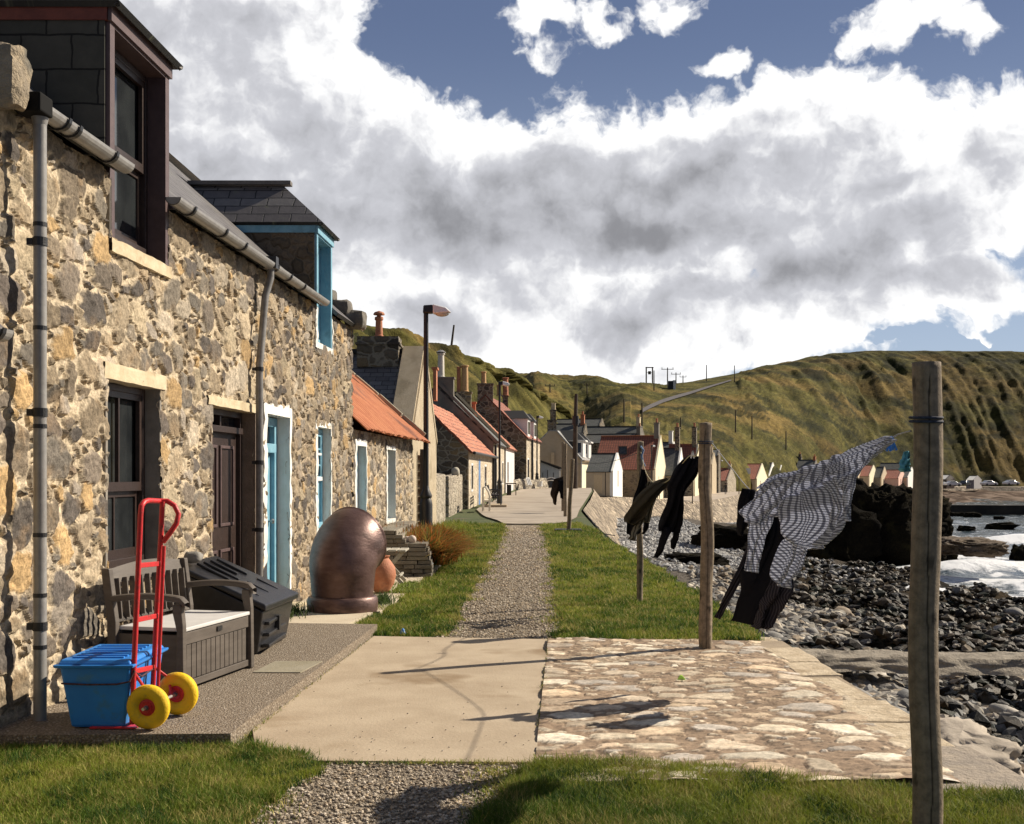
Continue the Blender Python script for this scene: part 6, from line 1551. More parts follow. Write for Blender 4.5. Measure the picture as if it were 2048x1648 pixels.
# ================================================================== hand truck
M_red = pm('red paint', (.60, .022, .03), (.48, .03, .03), 20, .42, .15, 90, spec=.4, c3=(.30, .04, .035), s3=14); M_yel = pm('yellow plastic tyre', (.84, .54, .012), (.74, .46, .02), 9, .6, .3, 60, spec=.3, c3=(.55, .36, .05), s3=11)
PZ = .078
nw = P(297, 1415, 6.42); fw_ = P(355, 1388, 6.80); nw.z = PZ+.125; fw_.z = PZ+.127
ht = thing('hand_truck', 'red hand truck with two yellow wheels standing by the blue box', 'hand truck', (-2.12, 6.6, PZ))
def RP(px, py, Y): return P(px, py, Y)
Yn, Yf = 6.44, 6.74
fr = MB()
fr.tube([RP(264, 1448, Yn), RP(268, 1330, Yn), RP(276, 1150, Yn), RP(281, 1030, Yn), RP(283, 1012, Yn), RP(288, 1004, Yn+.03), RP(296, 1001, Yn+.08), RP(318, 1002, Yf), RP(334, 1002, Yf+.02), RP(349, 1011, Yf+.02), RP(357, 1028, Yf+.02), RP(353, 1047, Yf), RP(340, 1066, Yf), RP(326, 1084, Yf)], .0155, 12)
fr.tube([RP(306, 1372, Yf), RP(313, 1230, Yf), RP(321, 1088, Yf), RP(325, 1003, Yf)], .0155, 12)
fro = fr.build('frame', M_red, ht, smooth='auto')
MB().tube([RP(316, 1372, Yf-.02), RP(322, 1230, Yf-.02), RP(328, 1092, Yf-.02)], .011, 10).build('brace', M_red, ht, smooth='auto')
for (pa, ya, pb_, yb) in ((278, 1131, 321, 1127), (273, 1240, 316, 1231), (266, 1343, 309, 1334)):
    MB().bar(RP(pa, ya, Yn), RP(pb_, yb, Yf), .016, .028).build('crossbar', M_red, ht, bevel=.003)
MB().box(-2.36, -2.10, Yn-.02, Yf+.02, PZ+.002, PZ+.010).build('toe_plate', M_red, ht)
ax = (fw_-nw).normalized()
MB().tube([nw-ax*.07, fw_+ax*.05], .009, 10).build('axle', pm('zinc', (.6, .6, .58), None, rough=.35, metal=.7), ht)
for c in (RP(268, 1345, Yn), RP(311, 1336, Yf)):
    w_ = nw if c.y < 6.6 else fw_
    MB().tube([c, c.lerp(w_, .5)+Vector((.0, .04, .01)), w_-ax*.0+ax*(.08 if w_ is nw else -.08)], .009, 8).build('wheel_stay', M_red, ht)
def Mrot(c, ax_):
    q = Vector((0, 0, 1)).rotation_difference(ax_); return q.to_matrix().to_4x4()
for w_, r_ in ((nw, .125), (fw_, .127)):
    prof = []
    for k in range(17):
        a = math.pi*2*k/16; prof.append((r_-.042+.042*math.cos(a), .040*math.sin(a)))
    wl = MB().lathe(prof, 44, w_, Mrot(w_, ax)).build('wheel', M_yel, ht, smooth=True)
    MB().lathe([(.0, -.026), (.030, -.028), (.034, -.022), (.056, -.018), (.060, -.024), (.062, -.020), (.062, .02), (.056, .02), (.0, .022)], 32, w_, Mrot(w_, ax)).build('rim', M_red, wl, smooth='auto')
    MB().lathe([(0, -.046), (.012, -.044), (.014, -.028), (.014, .03), (0, .03)], 16, w_, Mrot(w_, ax)).build('hub', pm('grey hub', (.12, .13, .14), None, rough=.4), wl, smooth='auto')
# ------------------------------------------------------------------ blue storage box
M_bluep = pm('blue translucent plastic', (.022, .19, .60), (.03, .24, .68), 4, .42, .1, 8, spec=.4, c3=(.05, .20, .44), s3=7)
bb = thing('storage_box', 'bright blue plastic storage box with ribbed lid on the porch slab', 'storage box', (-2.34, 6.6, PZ))
yb0, yb1 = 6.40, 7.02; zt = .44
def tb(fx0, fx1, fy0, fy1, z): return [Vector((fx0, fy0, z)), Vector((fx1, fy0, z)), Vector((fx1, fy1, z)), Vector((fx0, fy1, z))]
q0 = tb(-2.475, -2.165, yb0+.05, yb1-.04, PZ+.002); q1 = tb(-2.525, -2.125, yb0, yb1, zt)
MB().hexa(q0+q1).build('body', M_bluep, bb, bevel=.018)
MB().hexa(tb(-2.545, -2.105, yb0-.02, yb1+.02, zt-.016)+tb(-2.55, -2.10, yb0-.025, yb1+.025, zt+.002)).build('rim', M_bluep, bb, bevel=.006)
ld_ = MB().hexa(tb(-2.53, -2.12, yb0-.005, yb1+.005, zt+.003)+tb(-2.515, -2.135, yb0+.015, yb1-.015, zt+.028)).build('lid', M_bluep, bb, bevel=.008)
for k in range(8):
    y = yb0+.07+k*.065; MB().bar((-2.47, y, zt+.031), (-2.18, y, zt+.031), .022, .012).build('lid_rib', M_bluep, ld_, bevel=.003)
M_cord = pm('dark cord', (.04, .02, .025), (.10, .04, .05), 60, .8)
z_ = .335
cd_ = MB().tube([(-2.512, yb0+.01, z_), (-2.36, yb0-.004, z_-.004), (-2.20, yb0-.004, z_-.002), (-2.128, yb0+.0, z_+.012), RP(268, 1342, Yn-.02), (-2.10, 6.52, z_+.02), RP(310, 1335, Yf)], .005, 8)
tag(cd_.build('bungee_cord', M_cord, None, smooth='auto'), 'dark elastic cord tying the blue box to the red hand truck', 'cord')

# ------------------------------------------------------------------ storage bench
M_benchw = pm('grey brown resin wood', (.085, .070, .058), (.125, .105, .088), 3, .55, .35, 60, stretch=(1, 1, 6), bdist=.004)
M_benchl = pm('pale grey seat lid', (.58, .57, .56), (.66, .65, .64), 4, .45, .1)
sb = thing('storage_bench', 'grey brown storage bench with slatted back and a pale lid', 'bench', (-2.13, 7.5, PZ))
U_ = Vector((.215, .95, 0)).normalized(); Vv = Vector((-U_.y, U_.x, 0)); N0 = Vector((-2.13, 7.50, 0)); BL, BD = .98, .54
def BN(u, v, z): return N0+U_*u+Vv*v+Vector((0, 0, PZ+z))
def bbx(mb, u0, u1, v0, v1, z0, z1): return mb.hexa([BN(u0, v0, z0), BN(u1, v0, z0), BN(u1, v1, z0), BN(u0, v1, z0), BN(u0, v0, z1), BN(u1, v0, z1), BN(u1, v1, z1), BN(u0, v1, z1)])
bbx(MB(), .03, BL-.03, .03, .06, .04, .36).build('front_panel', M_benchw, sb)
pn = [o for o in bpy.data.objects if o.name == 'front_panel'][0]
nP = 13
for k in range(nP):
    u0 = .05+(BL-.10)*k/nP; bbx(MB(), u0+.004, .05+(BL-.10)*(k+1)/nP-.004, .020, .030, .07, .30).build('plank', M_benchw, pn, bevel=.002)
bbx(bbx(MB(), .03, BL-.03, .012, .0295, .305, .385), .03, BL-.03, .012, .0295, .02, .065).build('panel_rail', M_benchw, pn, bevel=.003)
bbx(MB(), .0, .03, .05, BD-.04, .03, .37).build('side_panel', M_benchw, sb); bbx(MB(), BL-.03, BL, .05, BD-.04, .03, .37).build('side_panel', M_benchw, sb)
bbx(MB(), .02, BL-.02, .005, BD-.05, .392, .418).build('seat_lid', M_benchl, sb, bevel=.006)
bbx(MB(), BL*.5-.035, BL*.5+.035, .003, .012, .34, .372).build('latch', M_black, sb)
for u in (-.035, BL-.015):
    MB().prism([BN(u, -.005, 0), BN(u, .055, 0), BN(u, .045, .40), BN(u, .075, .52), BN(u, .075, .575), BN(u, .015, .575), BN(u, .0, .44)], U_*.05).build('leg', M_benchw, sb, bevel=.006)
    MB().prism([BN(u, BD-.06, 0), BN(u, BD, 0), BN(u, BD+.01, .45), BN(u, BD+.055, .80), BN(u, BD-.005, .80), BN(u, BD-.055, .45)], U_*.05).build('leg', M_benchw, sb, bevel=.006)
    arm = MB(); pts = []
    n = 12
    def af(a, b):
        v = -.02+(BD+.0)*a; zc = .60+.022*math.sin(a*3.1)*(1)-(.035*max(0, (.10-a)/.10)**2); th_ = .045
        ang = b*2*math.pi; cw = .034*math.copysign(abs(math.cos(ang))**.5, math.cos(ang)); ch_ = th_/2*math.copysign(abs(math.sin(ang))**.5, math.sin(ang))
        return BN(u+.025+cw, v, zc+ch_)
    arm.grid(af, 14, 12); arm.build('armrest', M_benchw, sb, smooth='auto')
def backrail(z0, z1, arch):
    m_ = MB()
    def fn(a, b):
        lean = .045*((z0+z1)/2-.42)/.4; h_ = z0+(z1-z0)*(1 if .25 <= b < .75 else 0)+(arch*math.sin(a*math.pi) if .25 <= b < .75 else 0)
        v = BD-.035+lean+(.028 if .0 < b <= .5 else 0)
        return BN(.015+(BL-.03)*a, v, h_)
    m_.grid(fn, 16, 4); return m_
backrail(.70, .79, .035).build('top_rail', M_benchw, sb); backrail(.44, .49, 0).build('lower_rail', M_benchw, sb)
for k in range(10):
    u = .06+(BL-.12)*k/9
    MB().bar(BN(u, BD-.028, .46), BN(u, BD-.003, .73), .042, .012, up=U_).build('back_slat', M_benchw, sb)
bbx(MB(), .03, BL-.03, BD-.06, BD-.045, .03, .42).build('back_panel', M_benchw, sb)
# ------------------------------------------------------------------ black garden store
M_bk2 = pm('black moulded plastic', (.014, .014, .016), (.024, .024, .027), 16, .30, .12, 60, spec=.6)
bs = thing('garden_store', 'black moulded plastic garden store with a sloping lid behind the bench', 'storage box', (-2.2, 9.5, PZ))
def q8(x0, x1, y0, y1, za, zb, zfa, zfb, dx=0): # x0 back(wall) x1 front ; z top at back/front
    return [Vector((x0, y0, za)), Vector((x1, y0, za)), Vector((x1+dx, y1, za)), Vector((x0+dx, y1, za)), Vector((x0, y0, zb)), Vector((x1, y0, zfb)), Vector((x1+dx, y1, zfb)), Vector((x0+dx, y1, zb))]
xb, xf = -2.62, -1.98; ya, yb = 9.05, 9.95
MB().hexa([Vector((xb, ya+.03, PZ+.01)), Vector((xf-.03, ya+.03, PZ+.01)), Vector((xf+.03, yb-.03, PZ+.01)), Vector((xb+.06, yb-.03, PZ+.01)), Vector((xb, ya, .74)), Vector((xf+.02, ya, .42)), Vector((xf+.09, yb, .42)), Vector((xb+.06, yb, .74))]).build('body', M_bk2, bs, bevel=.012)
ld2 = MB().hexa([Vector((xb-.02, ya-.03, .755)), Vector((xf+.05, ya-.03, .425)), Vector((xf+.13, yb+.03, .425)), Vector((xb+.05, yb+.03, .755)), Vector((xb-.02, ya-.03, .80)), Vector((xf+.05, ya-.03, .475)), Vector((xf+.13, yb+.03, .475)), Vector((xb+.05, yb+.03, .80))]).build('lid', M_bk2, bs, bevel=.012)
for (a0, b0, a1, b1) in ((.1, .25, .5, .25), (.1, .42, .55, .42), (.1, .6, .45, .6), (.1, .78, .5, .78), (.62, .2, .9, .2), (.62, .5, .9, .5), (.62, .8, .9, .8)):
    def lp_(a, b): x = xb+(xf-xb)*a+.07*b; return Vector((x, ya+(yb-ya)*b, .815-.325*a))
    MB().bar(lp_(a0, b0), lp_(a1, b1), .035, .022).build('lid_rib', M_bk2, ld2, bevel=.006)
for k in range(3): MB().box(xf-.02, xf+.05, ya+.1, yb-.1, .12+k*.09, .15+k*.09).build('moulded_rib', M_bk2, bs, bevel=.008)
MB().box(xf-.02, xf+.065, ya+.42, ya+.48, .22, .34).build('latch', M_black, bs, bevel=.004)
o = MB().grid(rockfn((-2.55, 9.2, .84), .07, .06, .045, 5, .2), 14, 9).build('stone', M_st[0], None, smooth=True); tag(o, 'rounded grey stone resting on top of the black garden store', 'stone')

# ------------------------------------------------------------------ copper brown ventilator cowl
M_cowl = pm('brown glazed metal', (.12, .068, .058), (.19, .115, .10), 5, .40, .5, 22, metal=.45, c3=(.06, .035, .03), spec=.5, bdist=.006, stretch=(1, 1, 2.2), detail=10)
cb = Vector((-1.815, 12.32, .03))
vc = thing('ventilator_cowl', 'large shiny brown ship ventilator cowl standing by the blue window', 'cowl', cb)
MB().lathe([(.345, 0), (.372, .012), (.378, .06), (.376, .14), (.360, .168), (.335, .175), (.325, .165)], 56, cb).build('base_flange', M_cowl, vc, smooth='auto')
dm = Vector((.40, .92, 0)).normalized(); sd_ = Vector((0, 0, 1)).cross(dm)
def cowl(u, v):
    ang = 2*math.pi*u; t_ = v
    # spine: up, then bending towards the mouth
    if t_ < .28: k = t_/.28; c = Vector((0, 0, .16+.27*k)); tn = Vector((0, 0, 1)); r_ = .322+.022*k**1.5
    elif t_ < .86:
        k = (t_-.28)/.58; a = k*math.radians(72); R_b = .35
        c = Vector((0, 0, .43))+dm*(R_b*(1-math.cos(a)))+Vector((0, 0, R_b*math.sin(a)*.96)); tn = (Vector((0, 0, 1))*math.cos(a)+dm*math.sin(a)); r_ = .344+.024*math.sin(k*math.pi*.62)
    else:
        k = (t_-.86)/.14; a = math.radians(72); c = Vector((0, 0, .43))+dm*(.35*(1-math.cos(a))+.03*k)+Vector((0, 0, .35*math.sin(a)*.96+.01*k)); tn = (Vector((0, 0, 1))*math.cos(a)+dm*math.sin(a)); r_ = .367+.01*k
    up_ = tn.cross(sd_).normalized()
    nz_ = 1+.012*mnoise.noise(Vector((math.cos(ang)*2, math.sin(ang)*2, t_*6)))
    return cb+c+(sd_*math.cos(ang)+up_*math.sin(ang))*r_*nz_
co_ = MB().grid(cowl, 72, 60).build('cowl', M_cowl, vc, smooth=True, solid=.012)
bm = bmesh.new(); bm.from_mesh(co_.data); bmesh.ops.remove_doubles(bm, verts=bm.verts, dist=.0008); bmesh.ops.recalc_face_normals(bm, faces=bm.faces); bm.to_mesh(co_.data); bm.free()

# ------------------------------------------------------------------ pot, folding table, drystone wall
tp_ = thing('terracotta_pot', 'round bellied terracotta pot behind the brown cowl', 'pot', (-1.62, 14.3, .03))
MB().lathe([(.05, 0), (.09, .01), (.155, .12), (.178, .22), (.165, .32), (.11, .40), (.085, .43), (.105, .46), (.09, .465), (.07, .42)], 36, (-1.62, 14.3, .03)).build('pot', M_terra, tp_, smooth='auto')
ft = thing('folding_stool', 'weathered slatted folding stool beside the dry stone planter', 'stool', (-1.62, 15.6, .03))
M_oldw = pm('silvered wood', (.36, .33, .27), (.46, .43, .36), 5, .85, .4, 50, stretch=(1, 1, 5))
for k in range(4): MB().box(-1.90+k*.125, -1.79+k*.125, 15.3, 15.8, .47, .495).build('seat_slat', M_oldw, ft, bevel=.004)
for y in (15.34, 15.76):
    MB().bar((-1.86, y, .47), (-1.46, y, .04), .028, .045).build('leg', M_oldw, ft); MB().bar((-1.46, y+.03, .47), (-1.86, y+.03, .04), .028, .045).build('leg', M_oldw, ft)
MB().bar((-1.5, 15.34, .15), (-1.5, 15.79, .15), .025).build('stretcher', M_oldw, ft)
dw = thing('dry_stone_planter', 'low dry stone planter wall of thin dark slabs topped with pebbles', 'planter', (-1.45, 17, 0))
rs = random.Random(8); mb = MB()
M_dry = pm('dry slabs', (.16, .14, .11), (.28, .245, .19), 3, .9, .7, 30, c3=(.10, .09, .075), bdist=.01)
for lv in range(11):
    z = .02+lv*.062; x = -1.98
    xe = -1.16-.004*lv**1.6*.9 if lv < 8 else -1.55-.06*(lv-8)
    while x < xe:
        w__ = rs.uniform(.12, .34); x2 = min(x+w__, xe+rs.uniform(0, .05)); dy = rs.uniform(-.03, .03)
        mb.hexa([(x, 16.55+dy, z), (x2-.008, 16.55+dy+rs.uniform(-.02, .02), z), (x2-.008, 16.9, z), (x, 16.9, z), (x+rs.uniform(-.01, .01), 16.56+dy, z+.055), (x2-.01, 16.56+dy, z+.052), (x2-.01, 16.9, z+.055), (x, 16.9, z+.055)])
        x = x2
    y = 16.9
    while y < 19.6:
        L = rs.uniform(.2, .45); mb.hexa([(xe-.3, y, z), (xe+rs.uniform(-.02, .03), y, z), (xe+rs.uniform(-.02, .03), y+L-.01, z), (xe-.3, y+L-.01, z), (xe-.3, y, z+.055), (xe, y, z+.055), (xe, y+L-.01, z+.055), (xe-.3, y+L-.01, z+.055)]); y += L
mb.build('stonework', M_dry, dw, bevel=.006)
for k, (px, py, r_) in enumerate(((802, 1076, .045), (814, 1078, .04), (824, 1079, .055), (789, 1073, .05))):
    q = P(px, py, 16.7); o = MB().grid(rockfn(q, r_*1.1, r_, r_*1.1, 40+k, .15, .9), 14, 9).build('pebble', pm('pinkish pebble', (.52, .42, .36), (.6, .52, .45), 6, .7), None, smooth=True)
    tag(o, 'sea worn pebble laid on top of the dry stone planter', 'pebble', 'pebbles on the dry stone planter')
for k, (px, py, r_) in enumerate(((852, 1115, .07), (856, 1128, .075))):
    q = P(px, py, 16.75); o = MB().grid(rockfn(q, r_, r_, r_*.8, 50+k, .15, .9), 14, 9).build('stone', M_whiteh, None, smooth=True)
    tag(o, ['upper', 'lower'][k]+' round white stone at the corner of the dry stone planter', 'stone')

# ================================================================== foliage blades
M_grass = attrmat('grass blades', .7, 0, 1, .1, .0, 1, spec=.25, trans=.32)
def blades(name, xy, z0, hgt, wid, cols, seed, bend=.5, mat=None, lean=(.0, .0), label=None, kind='stuff', parent=None, seg=2):
    rg = np.random.default_rng(seed); n = len(xy); xy = np.asarray(xy)
    h = hgt(rg, n, xy) if callable(hgt) else rg.uniform(hgt[0], hgt[1], n); w_ = wid(rg, n, xy) if callable(wid) else np.full(n, wid)
    th = rg.uniform(0, 6.28, n); be = np.abs(rg.normal(bend, bend*.5, n)); d = np.stack([np.cos(th), np.sin(th)], -1)+np.array(lean)
    fa = rg.uniform(0, 6.28, n); s = np.stack([np.cos(fa), np.sin(fa)], -1)
    zz = z0(xy) if callable(z0) else np.full(n, z0)
    V = np.zeros((n, 2*seg+1, 3))
    for k in range(seg+1):
        t_ = k/seg; off = d*(be*h*t_**1.8)[:, None]; zk = zz+h*t_*(1-.35*be*t_)
        if k < seg:
            wk = (w_*(1-.45*t_))[:, None]/2
            V[:, 2*k, :2] = xy+off-s*wk; V[:, 2*k+1, :2] = xy+off+s*wk; V[:, 2*k, 2] = zk; V[:, 2*k+1, 2] = zk
        else: V[:, 2*seg, :2] = xy+off; V[:, 2*seg, 2] = zk
    base = (np.arange(n)*(2*seg+1))[:, None]
    tris = []
    for k in range(seg-1): tris += [[2*k, 2*k+1, 2*k+3], [2*k, 2*k+3, 2*k+2]]
    tris.append([2*seg-2, 2*seg-1, 2*seg])
    Fq = (base[:, None]+np.array(tris)[None]).reshape(-1, 3)
    C = cols(rg, n, xy); C = np.repeat(C, 2*seg+1, 0).reshape(n, 2*seg+1, 3)
    o = np_mesh(name, V.reshape(-1, 3), Fq, mat or M_grass, C.reshape(-1, 3), False, parent)
    return tag(o, label, None, None, kind) if kind else o
def gcol(rg, n, xy, dry=.0):
    p1 = fbm(xy[:, 0]*1.6, xy[:, 1]*1.6, 3, 4); p2 = fbm(xy[:, 0]*5, xy[:, 1]*5, 8, 3)
    a = np.array((.095, .160, .018)); b = np.array((.26, .30, .040)); c = np.array((.42, .36, .12)); dk = np.array((.035, .085, .014))
    t_ = np.clip((p1-.36)*3.2+rg.normal(0, .25, n), 0, 1)[:, None]; C = a*(1-t_)+b*t_
    m_ = (rg.random(n) < (.10+dry+np.clip((p2-.55)*2, 0, .4)))[:, None]; C = np.where(m_, c*rg.uniform(.7, 1.2, (n, 1)), C)
    m_ = (p2 < .40)[:, None]; C = np.where(m_ & (rg.random((n, 1)) < .5), dk, C)
    return C*rg.uniform(.75, 1.25, (n, 1))
def inside(poly, n, seed, edge=.05, yw=0):
    rg = np.random.default_rng(seed); pl = np.array(poly); x0, x1, y0, y1 = pl[:, 0].min(), pl[:, 0].max(), pl[:, 1].min(), pl[:, 1].max()
    out = []
    tot = 0
    while tot < n:
        m_ = n*2; X = rg.uniform(x0-edge, x1+edge, m_)
        if yw: u = rg.random(m_); a, b = 1/y0, 1/y1; Y = 1/(a+(b-a)*u)      # density falls with distance
        else: Y = rg.uniform(y0-edge, y1+edge, m_)
        ex = (fbm(X*3, Y*3, 41, 4)-.5)*edge*4+rg.normal(0, edge*.3, m_); ey = (fbm(X*3+50, Y*3, 43, 4)-.5)*edge*4+rg.normal(0, edge*.3, m_)
        k = inpoly(X+ex, Y+ey, poly); q = np.stack([X[k], Y[k]], -1); out.append(q); tot += len(q)
        if len(out) > 60: break
    return np.concatenate(out)[:n]
zg = lambda xy: gz(xy[:, 1])-.01
R1 = [(-3.05, 4.5), (-1.15, 4.5), (-1.16, 4.93), (-1.10, 5.5), (-1.00, 5.95), (-1.10, 6.12), (-1.42, 6.36), (-1.52, 6.33), (-3.05, 6.30)]
R2 = [(-.16, 4.5), (-.12, 5.0), (.02, 5.6), (.10, 5.93), (.35, 6.00), (.75, 5.92), (1.1, 5.75), (1.5, 5.60), (1.9, 5.48), (2.2, 5.44), (2.46, 5.36), (2.44, 4.5)]
hv = lambda base, amp: (lambda rg, n, xy: base*(.55+amp*fbm(xy[:, 0]*3, xy[:, 1]*3, 5, 3))*rg.uniform(.5, 1.25, n))
blades('lawn', inside(R1, 92000, 1, .06), -.012, hv(.056, 1.1), .0046, lambda rg, n, xy: gcol(rg, n, xy, .10), 2, .6, label='short green lawn in front of the porch slab')
blades('lawn', inside(R2, 100000, 3, .07), -.012, hv(.066, 1.1), .0048, lambda rg, n, xy: gcol(rg, n, xy, .0)*.85, 4, .65, label='lush green grass beside the nearest post')
R3 = [(-1.60, 11.15), (-1.30, 10.75), (-.80, 10.62), (-.72, 10.8), (-.62, 11.6), (-.60, 14), (-.50, 18), (-.33, 25), (-.24, 34.3), (-.9, 34.3), (-1.7, 33), (-2.1, 31), (-2.35, 25), (-2.0, 21), (-1.15, 19.5), (-1.10, 17.2), (-1.25, 15.5), (-1.32, 14), (-1.45, 12.4)]
blades('verge', inside(R3, 60000, 5, .085, 1), zg, lambda rg, n, xy: (.05+.0016*xy[:, 1]+.14*np.clip((xy[:, 1]-22)/8, 0, 1)*np.clip((-1.0-xy[:, 0])/.5, 0, 1))*rg.uniform(.5, 1.3, n)*(.5+fbm(xy[:, 0]*3, xy[:, 1]*3, 5, 3)), lambda rg, n, xy: .0022+.00050*xy[:, 1], lambda rg, n, xy: gcol(rg, n, xy, .06), 6, .6, label='grass verge between the cottages and the gravel path')
R4 = [(.42, 10.42), (.50, 11.6), (.66, 16), (.79, 23), (.92, 34.3), (1.25, 34.3), (2.05, 35.0), (2.22, 31), (2.18, 26), (2.25, 21.4), (2.32, 16), (2.30, 10.35), (1.2, 10.38)]
blades('verge', inside(R4, 85000, 7, .085, 1), zg, lambda rg, n, xy: (.045+.0016*xy[:, 1])*rg.uniform(.5, 1.3, n)*(.5+fbm(xy[:, 0]*2.2, xy[:, 1]*2.2, 15, 3)), lambda rg, n, xy: .0022+.00050*xy[:, 1], lambda rg, n, xy: gcol(rg, n, xy, .10), 8, .6, label='grass verge between the gravel path and the sea wall')
rg = np.random.default_rng(14)
def edge_pts(poly, n, sp, y0=10.7):
    ys = 1/(1/34.0+(1/y0-1/34.0)*rg.random(n)); xs = np.interp(ys, [q[1] for q in poly], [q[0] for q in poly])
    cl = np.clip((fbm(ys*2.3, ys*0+poly[0][0], 3, 4)-.38)*4, 0, 1.4); return np.stack([xs+rg.normal(0, 1, n)*sp*cl, ys], -1)
ragged = np.concatenate([edge_pts(PL, 9000, .11), edge_pts(PR, 9000, .11), np.stack([rg.normal(-1.12, .06, 700), rg.uniform(4.9, 6.0, 700)], -1), np.stack([rg.normal(-.08, .07, 900), rg.uniform(4.9, 5.9, 900)], -1)])
blades('ragged_turf', ragged, zg, lambda rg, n, xy: (.03+.0014*xy[:, 1])*rg.uniform(.4, 1.3, n), lambda rg, n, xy: .003+.0005*xy[:, 1], lambda rg, n, xy: gcol(rg, n, xy, .35), 16, .8, label='ragged dry turf creeping over the edges of the gravel path')
# weeds at the foot of the cottages
rg = np.random.default_rng(4)
wx = np.concatenate([np.stack([rg.normal(-2.35, .10, 500), rg.normal(12.0, .25, 500)], -1), np.stack([rg.normal(-2.45, .08, 300), rg.normal(11.4, .2, 300)], -1), np.stack([rg.normal(-1.5, .08, 300), rg.normal(13.2, .15, 300)], -1)])
blades('weeds', wx, .03, (.05, .18), .010, lambda rg, n, xy: np.array((.07, .11, .03))*rg.uniform(.5, 1.3, (n, 1)), 9, .7, label='weeds growing at the foot of the cottage wall by the cowl')
wx = np.stack([rg.normal(-1.38, .10, 900), rg.uniform(14.2, 15.6, 900)], -1)
blades('creeping_plant', wx, .03, (.02, .06), .014, lambda rg, n, xy: np.array((.20, .26, .05))*rg.uniform(.5, 1.3, (n, 1)), 10, .8, label='low yellow green creeping plant on the garden flags')
# tufts in the joints and grit on the slab
tj = np.concatenate([np.stack([np.interp(t_, [0, 1], [-1.52, -1.275])+rg.normal(0, .008, len(t_)), np.interp(t_, [0, 1], [6.45, 10.8])], -1) for t_ in [rg.random(260)**1.5]]+
    [np.stack([np.interp(t_, [0, 1], [.12, .33])+rg.normal(0, .008, len(t_)), np.interp(t_, [0, 1], [6.0, 10.4])], -1) for t_ in [np.clip(np.repeat(rg.random(40), 9)+rg.normal(0, .006, 360), 0, 1)]]+
    [np.stack([rg.uniform(-1.0, .1, 500), 5.97+rg.normal(0, .02, 500)], -1)])
blades('joint_weeds', tj, .0, (.012, .04), .004, lambda rg, n, xy: gcol(rg, n, xy, .3), 31, .8, label='thin grass and moss growing in the joints of the slabs')
gs = np.stack([rg.uniform(-1.5, .3, 900), rg.uniform(6.1, 10.4, 900), np.full(900, .008)], -1); gs = gs[inpoly(gs[:, 0], gs[:, 1], slab_poly)]
keep = (rg.random(len(gs)) < np.exp(-(gs[:, 1]-6.0)*1.6)*.8+.03); gs = gs[keep]
scatter('slab_grit', [tuple(q) for q in gs], (.0025, .006), M_stone, 1, 61, [(.30, .26, .21), (.20, .17, .14), (.45, .40, .34)], label='loose grit lying on the smooth concrete slab')
# montbretia clump
def moncol(rg, n, xy):
    k = rg.random((n, 1)); a = np.array((.38, .14, .035)); b = np.array((.30, .21, .05)); c = np.array((.12, .14, .03))
    return np.where(k < .5, a, np.where(k < .82, b, c))*rg.uniform(.6, 1.25, (n, 1))
mx = np.stack([rg.uniform(-2.05, -1.12, 13000), rg.uniform(17.0, 19.6, 13000)], -1)
mo = thing('montbretia_clump', 'rust orange clump of arching strap leaves behind the dry stone planter', 'plant', (-1.5, 18.3, 0))
blades('leaves', mx, .18, (.28, .62), .020, moncol, 11, .85, mat=M_grass, kind=None, parent=mo, seg=4, lean=(.10, -.15))
mx2 = np.stack([rg.normal(-1.10, .10, 1700), rg.uniform(17.0, 19.6, 1700)], -1)
blades('drooping_leaves', mx2, .16, (.25, .52), .018, moncol, 12, 1.0, mat=M_grass, kind=None, parent=mo, seg=4, lean=(.30, -.25))
# scrub on the near hill crest and slopes
def hillscrub(name, px0, px1, py0, py1, n, seed, label, sz=(.5, 1.3)):
    rg = np.random.default_rng(seed); pts = []
    for _ in range(n*4):
        px = rg.uniform(px0, px1); py = rg.uniform(py0, py1)
        if float(fbm(np.array(px/45.), np.array(py/22.), seed, 4)) < .60: continue
        h_ = hit(px, py)
        if h_: pts.append((h_.x, h_.y, h_.z+.2))
        if len(pts) >= n: break
    if pts: scatter(name, pts, lambda rg, n, p: rg.uniform(sz[0], sz[1], n)*p[:, 1]/250, M_leafd, 1, seed, [(.030, .040, .012), (.05, .062, .02), (.075, .08, .03)], flat=.8, label=label)
0 and hillscrub('gorse_scrub', 700, 1140, 640, 900, 1500, 5, 'dark gorse and bramble scrub on the near hill', (.22, .55))
0 and hillscrub('hillside_scrub', 1150, 2048, 705, 950, 2600, 6, 'dark scrub scattered over the headland slope', (.2, .55))

